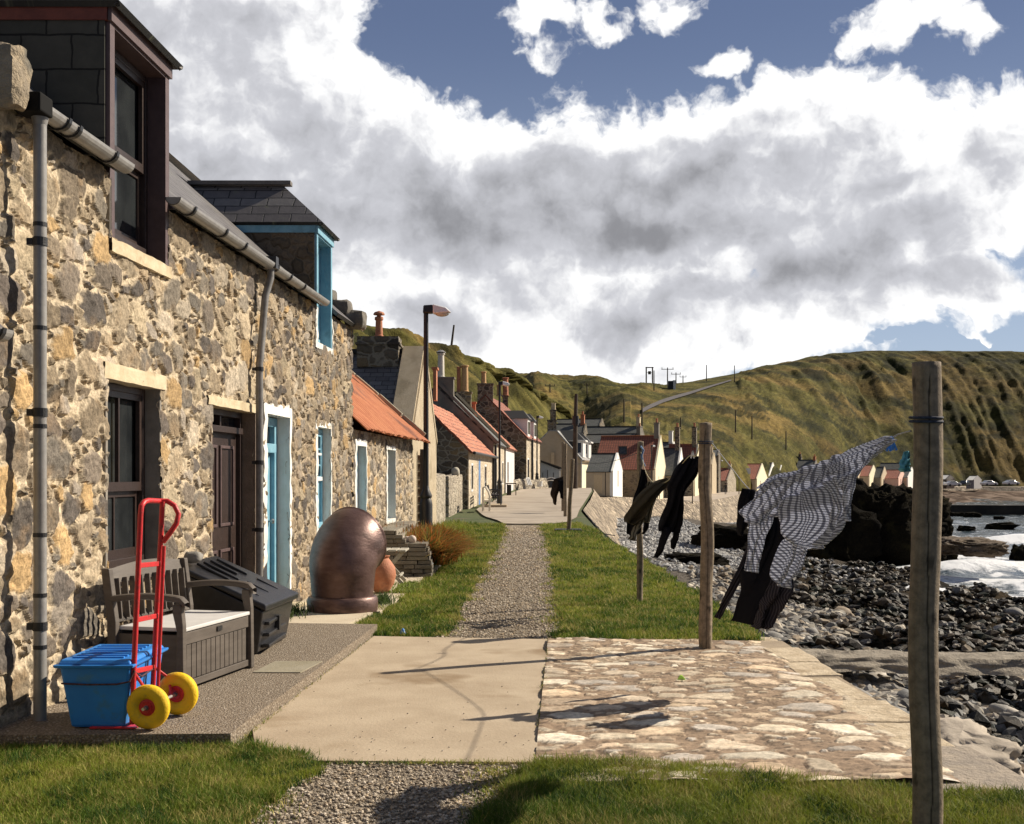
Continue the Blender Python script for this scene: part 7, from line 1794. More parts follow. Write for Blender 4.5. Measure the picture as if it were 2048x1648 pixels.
# ================================================================== street lamps
M_lamp = pm('lamp head grey', (.80, .80, .80), (.84, .84, .84), 10, .6)
def lamp(px, pytop, Y, z0, label, big=True, ang=0.0):
    x = (px-CX)/F*Y; zt_ = zy(pytop, Y); r_ = .05
    t_ = thing('street_lamp', label, 'street lamp', (x, Y, z0), 'street lamps along the promenade')
    MB().lathe([(.13, 0), (.13, .9), (.115, .98), (.10, 1.02), (.12, 1.05), (.12, 1.09), (.07, 1.2), (.055, 1.28)], 16, (x, Y, z0)).build('base', M_iron, t_, smooth='auto')
    MB().tube([(x, Y, z0+1.2), (x, Y, zt_)], [.055, .048], 12).build('pole', M_iron, t_, smooth='auto')
    c = Vector((x, Y, zt_)); R_ = Matrix.Rotation(ang, 4, 'Z')
    def L(x_, y_, z_s): return c+R_ @ Vector((x_, y_, z_s))
    MB().hexa([L(-.06, -.09, 0), L(.14, -.10, .0), L(.14, .10, .0), L(-.06, .09, 0), L(-.05, -.06, .16), L(.14, -.08, .17), L(.14, .08, .17), L(-.05, .06, .16)]).build('lamp_bracket', M_iron, t_, bevel=.02)
    hd_ = MB().hexa([L(.141, -.11, -.01), L(.50, -.10, .02), L(.50, .10, .02), L(.141, .11, -.01), L(.141, -.09, .18), L(.40, -.06, .12), L(.40, .06, .12), L(.141, .09, .18)]).build('lamp_head', M_lamp, t_, bevel=.02)
    MB().grid(lambda u, v: L(.32+.15*math.cos(u*6.283)*math.sin(v*1.57), .085*math.sin(u*6.283)*math.sin(v*1.57), .01-.075*math.cos(v*1.57)), 20, 7).build('lens', pm('clear lens', (.55, .55, .50), None, rough=.5, spec=.4), hd_, smooth=True)
    return t_
lamp(852, 627, 23.0, 0, 'nearest black street lamp rising behind the rust orange plant')
lamp(999, 770, 54, .06, 'second street lamp beside the black iron bench', ang=.2)
lamp(1074, 836, 86, .44, 'third street lamp in front of the blue grey garage', ang=.3)
lamp(1303, 893, 126, -1.0, 'slender street lamp against the red roof round the bay', ang=.5)
lamp(1441, 922, 185, -1.2, 'most distant street lamp, by the dark stone house', ang=.5)

# ================================================================== washing posts
def post(px, pytop, pybase, wpx, label, Y=None, lean=0, sd=1, knob=.06):
    if Y is None: g0 = G(px, pybase); Y = g0.y
    b_ = Vector(((px-CX)/F*Y, Y, gzf(Y))); zt_ = zy(pytop, Y); r_ = wpx/2/F*Y; tx = b_.x+lean/F*Y
    n, m_ = 72, 90; V = []; C = []
    rs_ = np.random.default_rng(sd); kn = [(rs_.uniform(0, 6.28), rs_.uniform(.1, 1)*(zt_-b_.z)) for _ in range(9)]
    for j in range(m_+1):
        t_ = j/m_; z = b_.z-.25+(zt_-b_.z+.25)*t_; cx_ = b_.x+(tx-b_.x)*t_+.02*mnoise.noise(Vector((t_*3, sd, 0)))*(1 if j else 0); cy_ = Y+.02*mnoise.noise(Vector((t_*3, sd, 5)))
        for k in range(n):
            a = 6.2832*k/n; rr_ = r_*(1.03-.08*t_)*(1+knob*mnoise.noise(Vector((math.cos(a)*1.2, math.sin(a)*1.2, z*2.5+sd))))
            crack = abs(((a-4.6-.15*math.sin(z*3)+math.pi) % 6.2832)-math.pi); cr_ = crack < .045 and .1 < t_ < .97
            c = np.array((.205, .15, .095))*(1+.35*mnoise.noise(Vector((a*3, z*.9, sd))))
            c = c*.6+.4*np.array((.30, .25, .185))*(1+.3*mnoise.noise(Vector((a*14, z*1.2, sd))))
            for (ka, kz) in kn:
                dd_ = ((((a-ka+math.pi) % 6.2832)-math.pi)*r_/.018)**2+((z-b_.z-kz)/.028)**2
                if dd_ < 1: c = c*.38; rr_ *= 1.02
            if cr_: rr_ *= .90; c = c*.25
            if t_ < .14: c = c*(.55+.45*t_/.14)
            V.append((cx_+rr_*math.cos(a), cy_+rr_*math.sin(a), z)); C.append(c)
    top = len(V); V.append((tx, Y, zt_+.006)); C.append(np.array((.30, .26, .20)))
    Fq = [(j*n+k, j*n+(k+1) % n, (j+1)*n+(k+1) % n, (j+1)*n+k) for j in range(m_) for k in range(n)]
    me = bpy.data.meshes.new('washing_post'); me.from_pydata(V, [], Fq+[(m_*n+k, m_*n+(k+1) % n, top) for k in range(n)])
    at = me.attributes.new('col', 'FLOAT_COLOR', 'POINT'); at.data.foreach_set('color', [x for c in C for x in (*c, 1)])
    me.materials.append(attrmat('post wood', .85, .7, 30, .008, .35, 22)); me.polygons.foreach_set('use_smooth', [i < m_*n for i in range(len(me.polygons))])
    o = bpy.data.objects.new('washing_post', me); COL.objects.link(o); tag(o, label, 'post', 'washing line posts')
    return o, Vector((tx, Y, zt_)), r_
M_rope = pm('navy rope', (.02, .025, .04), (.05, .06, .09), 60, .8); M_rope2 = pm('pale rope', (.30, .31, .33), (.40, .40, .42), 60, .8)
def ropeband(parent, px, py, Y, r_):
    c = P(px, py, Y); mb = MB()
    for dz in (-.010, .006): mb.tube([c+Vector(((r_+.004)*math.cos(a), (r_+.004)*math.sin(a), dz+.004*math.sin(a))) for a in [6.2832*k/28 for k in range(29)]], .0055, 8)
    mb.build('rope_band', M_rope, parent, smooth='auto')
YP = 4.72
pn1, t1, r1 = post(1849, 725, 1690, 58, 'nearest and thickest washing post, weathered grey with a long crack', Y=YP, sd=1, lean=4, knob=.05); ropeband(pn1, 1852, 838, YP, r1)
pn2, t2, r2 = post(1412, 846, 1297, 26, 'middle washing post standing on the edge of the cobbled apron', sd=2, lean=0, knob=.16); ropeband(pn2, 1411, 884, 9.91, r2*1.05)
pn3, t3, r3 = post(1279, 883, 1207, 12.5, 'slim bent washing post on the grass behind the dark clothes', sd=3, lean=2, knob=.2)
pn4, t4, r4 = post(1136, 918, 1063, 8.5, 'leaning washing post with a cord stay beside the end of the path', sd=4, lean=9, knob=.1)
pn5, t5, r5 = post(1130, 888, 1034, 7, 'tall thin washing post behind the leaning one', sd=5, lean=1, knob=.1)
pn6, t6, r6 = post(1126, 884, 1024, 6, 'furthest thin washing post with dark washing beside it', sd=6, lean=0, knob=.1)
for (px, pt_, pb, Yq, lb) in ((1240, 930, 998, 118, 'short thin post on the sea wall left of the dark clothes'), (1349, 955, 1000, 124, 'short thin post on the sea wall behind the black garment'), (1385, 958, 1004, 124, 'short thin post on the sea wall left of the middle post'), (1211, 945, 992, 108, 'thin post in front of the small white cottage'), (1478, 955, 988, 150, 'thin pole at the corner near the walking figure')):
    q = P(px, pb, Yq); o = MB().tube([q-Vector((0, 0, .4)), P(px, pt_, Yq)], .06, 8).build('thin_post', M_polew, None, smooth='auto'); tag(o, lb, 'post')
g0 = G(1136, 1063); o = MB().box(g0.x-.35, g0.x+.35, g0.y-.3, g0.y+.2, 0, .07).build('post_foot', M_iron, pn4, bevel=.02)
MB().tube([g0+Vector((0, 0, .06)), g0+Vector((.7, -1.2, .03)), g0+Vector((1.05, -2.0, .0))], .012, 6).build('stay_cord', M_rope, pn4)

# ================================================================== washing
def gingham():
    m = bpy.data.materials.new('gingham cotton'); m.use_nodes = True; t = NT(m.node_tree); b = t.n['Principled BSDF']; b.inputs['Roughness'].default_value = .85; b.inputs['Specular IOR Level'].default_value = .15
    uv = t.sep(t.node('ShaderNodeTexCoord').outputs['UV'])
    per = .0120
    def st(x): return t.ss(t.m('ABSOLUTE', t.m('SUBTRACT', t.m('FRACT', t.m('DIVIDE', x, per)), .5)), .25, .35)
    f = t.m('MULTIPLY', t.m('MULTIPLY_ADD', st(uv[0]), -.64, 1.0), t.m('MULTIPLY_ADD', st(uv[1]), -.64, 1.0))
    c = t.mix(f, (.022, .032, .090), (.84, .87, .97))
    t.put(b.inputs['Base Color'], c)
    tr = t.node('ShaderNodeBsdfTranslucent'); t.put(tr.inputs[0], c); mx = t.node('ShaderNodeMixShader'); mx.inputs[0].default_value = .35
    t.l.new(b.outputs[0], mx.inputs[1]); t.l.new(tr.outputs[0], mx.inputs[2]); t.l.new(mx.outputs[0], t.n['Material Output'].inputs[0])
    return m
M_ging = gingham()
def clothmat(name, c1, c2, stripe=None, trans=.1):
    if name in MATS: return MATS[name]
    m = bpy.data.materials.new(name); m.use_nodes = True; t = NT(m.node_tree); b = t.n['Principled BSDF']; b.inputs['Roughness'].default_value = .9; b.inputs['Specular IOR Level'].default_value = .1
    tc = t.node('ShaderNodeTexCoord'); c = t.mix(t.noise(tc.outputs['Object'], 30, 5, .6), c1, c2)
    if stripe:
        uv = t.sep(tc.outputs['UV']); s_ = t.ss(t.m('ABSOLUTE', t.m('SUBTRACT', t.m('FRACT', t.m('DIVIDE', uv[0], stripe[0])), .5)), .3, .36); c = t.mix(s_, c, stripe[1])
    t.put(b.inputs['Base Color'], c)
    tr = t.node('ShaderNodeBsdfTranslucent'); t.put(tr.inputs[0], c); mx = t.node('ShaderNodeMixShader'); mx.inputs[0].default_value = trans
    t.l.new(b.outputs[0], mx.inputs[1]); t.l.new(tr.outputs[0], mx.inputs[2]); t.l.new(mx.outputs[0], t.n['Material Output'].inputs[0])
    MATS[name] = m; return m
def cloth(name, rows, Yf_, mat, folds=4, amp=.03, nu=34, nv=44, sd=0, parent=None, bulge=0.0, skew=.5, thick=.0025, rag=.0, uvrot=0.0):
    """rows: (xl,yl,xr,yr) from top to bottom; the surface gets its own depth, folds and bulge"""
    R = np.array(rows, float); 
    C = catmull(R, nv+1)
    V = np.zeros((nv+1, nu+1, 3))
    for j in range(nv+1):
        for i in range(nu+1):
            u, v = i/nu, j/nv; px = C[j, 0]*(1-u)+C[j, 2]*u; py = C[j, 1]*(1-u)+C[j, 3]*u
            Y = Yf_(px, py) if callable(Yf_) else Yf_
            ph = folds*6.28*(u+skew*v*.5)+sd+1.6*mnoise.noise(Vector((u*2, v*2, sd)))
            f = amp*(math.sin(ph)*(.35+.65*v)+.5*math.sin(ph*2.3+v*3))+bulge*math.sin(u*math.pi)*math.sin(min(1, v*1.2)*math.pi*.9)
            f += amp*.8*mnoise.noise(Vector((u*4, v*4, sd+3)))
            Y2 = Y-f; e = rag*mnoise.noise(Vector((u*9, v*9, sd)))
            q = P(px+e, py+e, Y); V[j, i] = (q.x+f*.35, Y2, q.z)
    du = np.linalg.norm(np.diff(V, axis=1), axis=-1); dv = np.linalg.norm(np.diff(V, axis=0), axis=-1)
    U = np.concatenate([np.zeros((nv+1, 1)), np.cumsum(du, 1)], 1); U = U-U[:, nu//2:nu//2+1]; W_ = np.concatenate([np.zeros((1, nu+1)), np.cumsum(dv, 0)], 0)
    if mat is M_ging:
        ca, sa = math.cos(uvrot), math.sin(uvrot); gx = V[..., 0]*1.25+.25*(C[:, None, 1]-C[:, None, 1]); gx = (C[:, None, 0]*(1-np.linspace(0, 1, nu+1))+C[:, None, 2]*np.linspace(0, 1, nu+1))/F*5.6; gz_ = (C[:, None, 1]*(1-np.linspace(0, 1, nu+1))+C[:, None, 3]*np.linspace(0, 1, nu+1))/F*5.6
        wq = np.array([[mnoise.noise(Vector((a*5, b_*5, sd))) for a, b_ in zip(r1_, r2_)] for r1_, r2_ in zip(gx, gz_)])*.03
        U = gx*ca+gz_*sa+wq*.4; W_ = -gx*sa+gz_*ca+wq*.3
    idx = np.arange(V.shape[0]*V.shape[1]).reshape(V.shape[:2]); Q = np.stack([idx[:-1, :-1], idx[1:, :-1], idx[1:, 1:], idx[:-1, 1:]], -1).reshape(-1, 4)
    o = np_mesh(name, V.reshape(-1, 3), Q, mat, None, True, parent, np.stack([U, W_], -1).reshape(-1, 2))
    m_ = o.modifiers.new('solid', 'SOLIDIFY'); m_.thickness = thick; m_.offset = 0
    return o
YS = lambda px, py: 5.10+(1785-px)/295*1.25
sh_ = thing('gingham_shirt', 'navy and white gingham shirt blown out on the washing line', 'shirt', P(1620, 1000, 6.0))
# back and yoke of the shirt
cloth('back', [(1520, 972, 1690, 905), (1500, 1000, 1694, 925), (1490, 1030, 1696, 945), (1492, 1045, 1690, 962), (1514, 1048, 1684, 980), (1542, 1030, 1680, 1000)], YS, M_ging, 2.6, .060, 60, 44, 1, sh_, skew=1.2, uvrot=0.5)
cloth('back_hem', [(1546, 951, 1660, 926), (1532, 962, 1672, 932), (1515, 978, 1680, 945)], lambda a, b: YS(a, b)+.03, M_ging, 2, .02, 40, 16, 9, sh_, uvrot=0.5)
cloth('front', [(1563, 1000, 1688, 950), (1568, 1030, 1692, 972), (1572, 1056, 1688, 1000), (1580, 1077, 1682, 1026), (1598, 1092, 1664, 1060), (1618, 1097, 1640, 1086)], lambda a, b: YS(a, b)-.05, M_ging, 1.7, .055, 50, 44, 3, sh_, bulge=.14, skew=.4, uvrot=0.15)
cloth('raised_sleeve', [(1776, 872, 1786, 880), (1755, 877, 1772, 892), (1725, 888, 1748, 910), (1695, 902, 1730, 935), (1668, 915, 1714, 955), (1645, 928, 1702, 975)], lambda a, b: YS(a, b)-.04, M_ging, 1.6, .035, 26, 50, 5, sh_, bulge=.03, uvrot=0.55)
cloth('front_flap', [(1672, 958, 1718, 940), (1680, 975, 1712, 965), (1682, 990, 1708, 992), (1684, 1008, 1703, 1012), (1690, 1024, 1700, 1026), (1696, 1042, 1698, 1043)], lambda a, b: YS(a, b)-.08, M_ging, 1.5, .018, 20, 34, 7, sh_, rag=1.0, uvrot=0.2)
cloth('hanging_sleeve', [(1578, 1066, 1616, 1094), (1566, 1084, 1610, 1108), (1556, 1108, 1602, 1128), (1549, 1134, 1592, 1146), (1547, 1160, 1580, 1162), (1554, 1172, 1576, 1176)], lambda a, b: YS(a, b)-.02, M_ging, 1.6, .035, 26, 36, 11, sh_, bulge=.04, uvrot=-0.25)
cloth('left_sleeve', [(1493, 1040, 1546, 1030), (1494, 1058, 1542, 1052), (1496, 1082, 1528, 1078), (1494, 1105, 1520, 1104), (1492, 1128, 1515, 1128), (1492, 1142, 1516, 1146)], lambda a, b: YS(a, b)+.02, M_ging, 2, .018, 22, 34, 13, sh_, uvrot=0.0)
cloth('shirt_tail', [(1600, 1092, 1612, 1094), (1618, 1098, 1640, 1084), (1632, 1092, 1664, 1066), (1655, 1078, 1684, 1028)], lambda a, b: YS(a, b)+.06, pm('pale shirt inside', (.62, .64, .70), None, rough=.9), 1.2, .012, 16, 16, 15, sh_)
M_dk = clothmat('black cotton', (.008, .008, .010), (.014, .013, .016)); M_str = clothmat('charcoal striped cloth', (.020, .017, .020), (.035, .03, .034), (.03, (.075, .065, .07)))
M_olive = clothmat('olive wool', (.055, .046, .028), (.085, .07, .045)); M_tan = clothmat('stone coloured cotton', (.20, .185, .14), (.28, .25, .20), (.05, (.05, .045, .035)))
tr_ = thing('striped_trousers', 'charcoal striped trousers hanging below the gingham shirt', 'trousers', P(1520, 1120, 7.7))
YT = lambda px, py: 7.85
cloth('leg', [(1535, 1005, 1580, 1010), (1522, 1050, 1584, 1060), (1508, 1100, 1575, 1110), (1490, 1160, 1556, 1170), (1478, 1205, 1540, 1215), (1470, 1243, 1512, 1250)], YT, M_dk, 2.2, .085, 34, 44, 2, tr_, bulge=.12)
cloth('leg', [(1560, 1120, 1582, 1126), (1540, 1160, 1566, 1165), (1524, 1200, 1552, 1200), (1508, 1240, 1545, 1235), (1503, 1256, 1534, 1252)], lambda a, b: 7.35, M_str, 2, .07, 24, 34, 5, tr_, bulge=.10)
cloth('trouser_end', [(1499, 1085, 1510, 1105), (1478, 1130, 1494, 1138), (1458, 1168, 1476, 1172), (1440, 1205, 1456, 1208), (1428, 1234, 1440, 1239)], lambda a, b: 8.1, M_str, 1.2, .012, 12, 34, 7, tr_, bulge=.03)
sk_ = thing('black_leggings', 'small black garment pegged to the low point of the line', 'garment', P(1490, 1010, 7.9))
cloth('cloth', [(1484, 976, 1512, 980), (1481, 990, 1508, 1000), (1477, 1015, 1503, 1020), (1475, 1040, 1496, 1045), (1477, 1058, 1488, 1060), (1478, 1070, 1482, 1072)], 7.9, M_dk, 2, .02, 18, 24, 9, sk_, bulge=.04)
hd_ = thing('black_hoodie', 'long black garment with dangling legs left of the middle post', 'garment', P(1350, 1000, 11.3))
YH = 11.3
cloth('torso', [(1380, 909, 1397, 914), (1366, 924, 1396, 930), (1349, 946, 1391, 950), (1338, 968, 1378, 970), (1336, 990, 1366, 990), (1328, 1020, 1363, 1020), (1320, 1048, 1361, 1046), (1314, 1062, 1358, 1066)], YH, M_dk, 2.5, .05, 26, 40, 3, hd_, bulge=.06)
cloth('leg', [(1328, 1052, 1346, 1058), (1322, 1075, 1336, 1078), (1314, 1098, 1326, 1100), (1308, 1114, 1313, 1116)], YH-.05, M_dk, 1.2, .02, 10, 20, 4, hd_, bulge=.05)
cloth('leg', [(1344, 1050, 1362, 1046), (1346, 1068, 1358, 1068), (1342, 1082, 1352, 1086), (1341, 1096, 1347, 1099)], YH+.03, M_dk, 1.2, .02, 10, 20, 5, hd_, bulge=.05)
ol = thing('olive_coat', 'dark olive garment flaring sideways on the line behind the third post', 'garment', P(1285, 1010, 12.2))
cloth('cloth', [(1334, 956, 1341, 959), (1316, 962, 1330, 976), (1292, 978, 1312, 996), (1268, 1004, 1300, 1018), (1254, 1028, 1290, 1040), (1251, 1044, 1270, 1050)], 12.2, M_olive, 2, .05, 20, 30, 3, ol, bulge=.08)
bk_ = thing('dark_jacket', 'dark jacket hanging straight down beside the third post', 'garment', P(1275, 1000, 12.6))
cloth('cloth', [(1283, 938, 1290, 940), (1278, 960, 1292, 966), (1268, 990, 1290, 1000), (1258, 1020, 1282, 1035), (1254, 1040, 1280, 1060), (1254, 1068, 1268, 1072)], 12.6, M_dk, 2, .04, 16, 30, 6, bk_, bulge=.05)
cloth('sleeve', [(1284, 1035, 1296, 1035), (1286, 1050, 1296, 1052), (1282, 1068, 1288, 1068)], 12.5, M_dk, 1, .02, 8, 14, 7, bk_, bulge=.04)
tn_ = thing('stone_coloured_top', 'stone coloured striped top folded over the line by the third post', 'garment', P(1290, 1020, 12.4))
cloth('cloth', [(1296, 962, 1318, 967), (1294, 985, 1315, 990), (1290, 1010, 1308, 1015), (1284, 1035, 1302, 1042), (1288, 1044, 1296, 1046)], 12.45, M_tan, 2, .03, 16, 24, 3, tn_)
cloth('sleeve', [(1284, 1034, 1292, 1034), (1270, 1054, 1282, 1056), (1259, 1074, 1270, 1077), (1256, 1078, 1266, 1082)], 12.2, M_tan, 1.2, .03, 10, 20, 4, tn_)
fc = thing('dark_washing', 'small dark washing hanging between the far posts', 'garment', P(1118, 980, 44))
cloth('cloth', [(1108, 958, 1128, 952), (1106, 970, 1126, 968), (1102, 988, 1116, 986), (1106, 1000, 1112, 1002), (1109, 1009, 1111, 1010)], 44, clothmat('dark brown cloth', (.03, .02, .014), (.05, .035, .025)), 2, .08, 14, 16, 3, fc, bulge=.15)
cloth('cloth', [(1116, 960, 1130, 960), (1118, 980, 1129, 980), (1120, 996, 1126, 998)], 43.8, M_dk, 2, .06, 12, 14, 5, fc, bulge=.12)
# line, pegs, rag
wl = thing('washing_line', 'thin washing line strung between the posts', 'washing line', P(1849, 860, YP))
def cord(nm, pts, r_, mat):
    pts = [P(*q) for q in pts]; return MB().tube(catmull([tuple(q) for q in pts], 40), r_, 6, False).build(nm, mat, wl, smooth=True)
cord('line', [(1822, 862, YP), (1800, 868, 4.95), (1784, 876, 5.12), (1700, 930, 5.80), (1600, 965, 6.8), (1520, 983, 7.8), (1497, 977, 8.2), (1460, 932, 9.0), (1424, 886, 9.88)], .0035, M_rope2)
cord('line', [(1399, 888, 9.92), (1392, 912, 10.5), (1376, 914, 11.0), (1340, 958, 12.0), (1318, 968, 12.2), (1303, 962, 12.5), (1290, 940, 13.0), (1282, 905, 13.3)], .0045, pm('yellow cord', (.45, .38, .18), (.55, .5, .35), 20, .8))
cord('line', [(1278, 905, 13.4), (1210, 925, 20), (1146, 928, 31)], .004, M_rope)
M_pegb = pm('blue peg plastic', (.05, .22, .60), None, rough=.4)
for (px, py, Y, an) in ((1783, 878, 5.1, .5), (1778, 880, 5.13, -.2)):
    q = P(px, py, Y); o = MB().bar(q+Vector((-.004, 0, .012)), q+Vector((.022*math.sin(an)+.012, 0, -.05)), .012, .008).bar(q+Vector((.004, 0, .012)), q+Vector((.022*math.sin(an)-.006, 0, -.05)), .012, .008).build('peg', M_pegb, None)
    tag(o, 'bright blue clothes peg at the raised cuff of the gingham shirt', 'peg', 'pegs on the shirt cuff')
for (px, py, Y) in ((1386, 908, 10.7),):
    q = P(px, py, Y); o = MB().bar(q+Vector((0, 0, .03)), q+Vector((-.02, 0, -.04)), .012).bar(q+Vector((0, 0, .03)), q+Vector((.01, 0, -.04)), .012).build('peg', M_whitew, None); tag(o, 'pale clothes peg holding the long black garment', 'peg')
rg_ = thing('blue_rag', 'frayed turquoise rag tied to the line at the nearest post', 'rag', P(1810, 925, 4.8))
cloth('cloth', [(1813, 902, 1818, 904), (1809, 915, 1818, 918), (1803, 926, 1820, 930), (1799, 935, 1822, 938), (1806, 944, 1820, 942)], 4.8, pm('turquoise cloth', (.10, .36, .46), (.16, .46, .56), 20, .9), 2, .015, 12, 18, 3, rg_, rag=3)
tw = thing('rope_end', 'blue rope end tied round the top of the third post', 'rope', P(1284, 900, 13.2))
MB().tube([P(1282, 893, 13.28), P(1287, 900, 13.2), P(1283, 912, 13.2), P(1286, 925, 13.2), P(1290, 933, 13.2)], .012, 6).build('rope', pm('blue rope', (.10, .16, .30), (.2, .3, .45), 40, .8), tw, smooth='auto')

# ================================================================== street furniture further on
M_wbench = pm('cream bench paint', (.72, .66, .55), (.8, .74, .62), 5, .7)
wb = thing('garden_bench', 'small cream painted wooden seat against the pantiled cottage', 'bench', (-1.15, 46, .0))
x0 = (966-CX)/F*46; x1 = (979-CX)/F*46
z0_ = gzf(46)
for yy in (45.6, 46.8):
    MB().bar((x0, yy, z0_), (x0, yy, z0_+.95), .06).bar((x1, yy, z0_), (x1, yy, z0_+.65), .06).tube([(x0, yy, z0_+.95), (x0+.1, yy, z0_+.98), (x1-.05, yy, z0_+.8), (x1+.02, yy, z0_+.6)], .035, 8).bar((x0, yy, z0_+.42), (x1, yy, z0_+.42), .05).build('end_frame', M_wbench, wb)
MB().box(x0+.05, x1, 45.67, 46.8, z0_+.42, z0_+.47).build('seat', M_wbench, wb)
for k in range(3): MB().box(x0+.02, x0+.06, 45.67, 46.8, z0_+.6+.14*k, z0_+.69+.14*k).build('back_slat', M_wbench, wb)
ib = thing('iron_bench', 'ornate black cast iron bench on a low plinth by the second lamp', 'bench', (-.85, 50.5, gzf(50)))
x0 = (975-CX)/F*50.5; x1 = (1002-CX)/F*50.5; zz_ = gzf(50)+.12
tag(MB().box(x0-.15, x1+.25, 49.9, 52.4, zz_-.2, zz_).build('plinth', M_conc, None), 'low concrete plinth under the black iron bench', 'plinth')
for yy in (50.2, 51.9):
    e = MB()
    e.tube([(x0, yy, zz_+.86), (x0+.06, yy, zz_+.5), (x0+.1, yy, zz_+.40), (x1-.06, yy, zz_+.40), (x1, yy, zz_)], .03, 8)
    e.tube([(x0+.12, yy, zz_+.40), (x0+.02, yy, zz_+.15), (x0-.03, yy, zz_)], .03, 8)
    e.tube([(x0+.04, yy, zz_+.62), (x0+.25, yy, zz_+.66), (x1-.05, yy, zz_+.62), (x1-.02, yy, zz_+.52), (x1-.1, yy, zz_+.40)], .028, 8)
    for a in range(3): e.tube([(x0+.15+.12*a+.05*math.cos(t_*6.28/8), yy, zz_+.52+.05*math.sin(t_*6.28/8)) for t_ in range(9)], .014, 5)
    for a in range(2): e.tube([(x0+.2+.2*a+.07*math.cos(t_*6.28/8), yy, zz_+.22+.09*math.sin(t_*6.28/8)) for t_ in range(9)], .014, 5)
    e.build('cast_end', M_iron, ib, smooth='auto')
for k in range(4): MB().bar((x0+.12+.12*k, 50.2, zz_+.43), (x0+.12+.12*k, 51.9, zz_+.43), .07, .025).build('seat_slat', M_brown, ib)
for k in range(3): MB().bar((x0+.03-.01*k, 50.2, zz_+.58+.12*k), (x0+.03-.01*k, 51.9, zz_+.58+.12*k), .025, .07).build('back_slat', M_brown, ib)
dt = thing('dark_table', 'small dark table and box against the pale cottage front', 'table', (0, 66, .3))
x0 = (1012-CX)/F*66; x1 = (1033-CX)/F*66; z1_ = zy(966, 66)
MB().box(x0, x1, 66, 67, z1_-.06, z1_).build('top', M_brown, dt); 
for (a, b_) in ((x0+.04, 66.05), (x1-.06, 66.05), (x0+.04, 66.9), (x1-.06, 66.9)): MB().box(a, a+.05, b_, b_+.05, gzf(66)-.02, z1_-.06).build('leg', M_brown, dt)
MB().box(x0+.05, x0+.3, 66.3, 66.8, gzf(66)-.02, z1_-.1).build('box', M_iron, dt)
wp = thing('white_barrel', 'white planter barrel at the foot of the third lamp', 'barrel', P(1079, 973, 84))
q = P(1079.5, 973, 84); MB().lathe([(.16, 0), (.2, .05), (.19, .28), (.22, .34), (.22, .40), (.18, .40), (.16, .2), (0, .2)], 18, (q.x, q.y, q.z-.03)).build('barrel', M_whitew, wp, smooth='auto')
sbd = thing('white_boards', 'white boards leaning against the low wall by the tall stone house', 'boards', P(1060, 965, 81)); 
for k in range(3): q = P(1057+k*3, 972, 81); MB().bar(q, P(1052+k*3, 957, 81.6), .06, .2).build('board', M_whitew, sbd)
# upturned dinghy
dg = thing('upturned_dinghy', 'dark upturned dinghy with pale stripes beside the garage', 'boat', P(1106, 972, 92))
cq = P(1106, 973, 92); cq.z -= .25
def hull(u, v): 
    a = math.pi*v; s_ = math.sin(math.pi*min(1, .12+u*.88))**.6; return cq+Vector((-.95+1.9*u, -.5*math.cos(a)*s_+.3, .95*math.sin(a)*(.25+.75*s_)*(.55+.45*math.sin(math.pi*(u*.8+.15)))))
MB().grid(hull, 26, 14).build('hull', M_bk2, dg, smooth=True)
for k in (.28, .45, .62):
    MB().tube([hull(u/20, k)+Vector((0, -.015, .015)) for u in range(1, 20)], .035, 6, True).build('stripe', M_lamp, dg, smooth='auto')
# parcel of litter seen in the photo
q = G(1363, 1368); o = MB().grid(lambda u, v: Vector((q.x-.03+.06*u, q.y+.03*v*math.sin(u*3.1), .03+.03*math.sin(u*3.1)*v)), 8, 4).build('green_leaf', pm('lime leaf', (.30, .50, .04), None, rough=.6), None, smooth=True, solid=.002); tag(o, 'bright green leaf lying on the cobbled apron', 'leaf')
q = G(805, 1270); o = MB().grid(lambda u, v: Vector((q.x-.03+.06*u, q.y+.03*v, .01+.05*math.sin(u*3.1)*v)), 8, 4).build('blue_scrap', M_pegb, None, smooth=True, solid=.002); tag(o, 'tiny blue plastic scrap at the edge of the grass verge', 'litter')

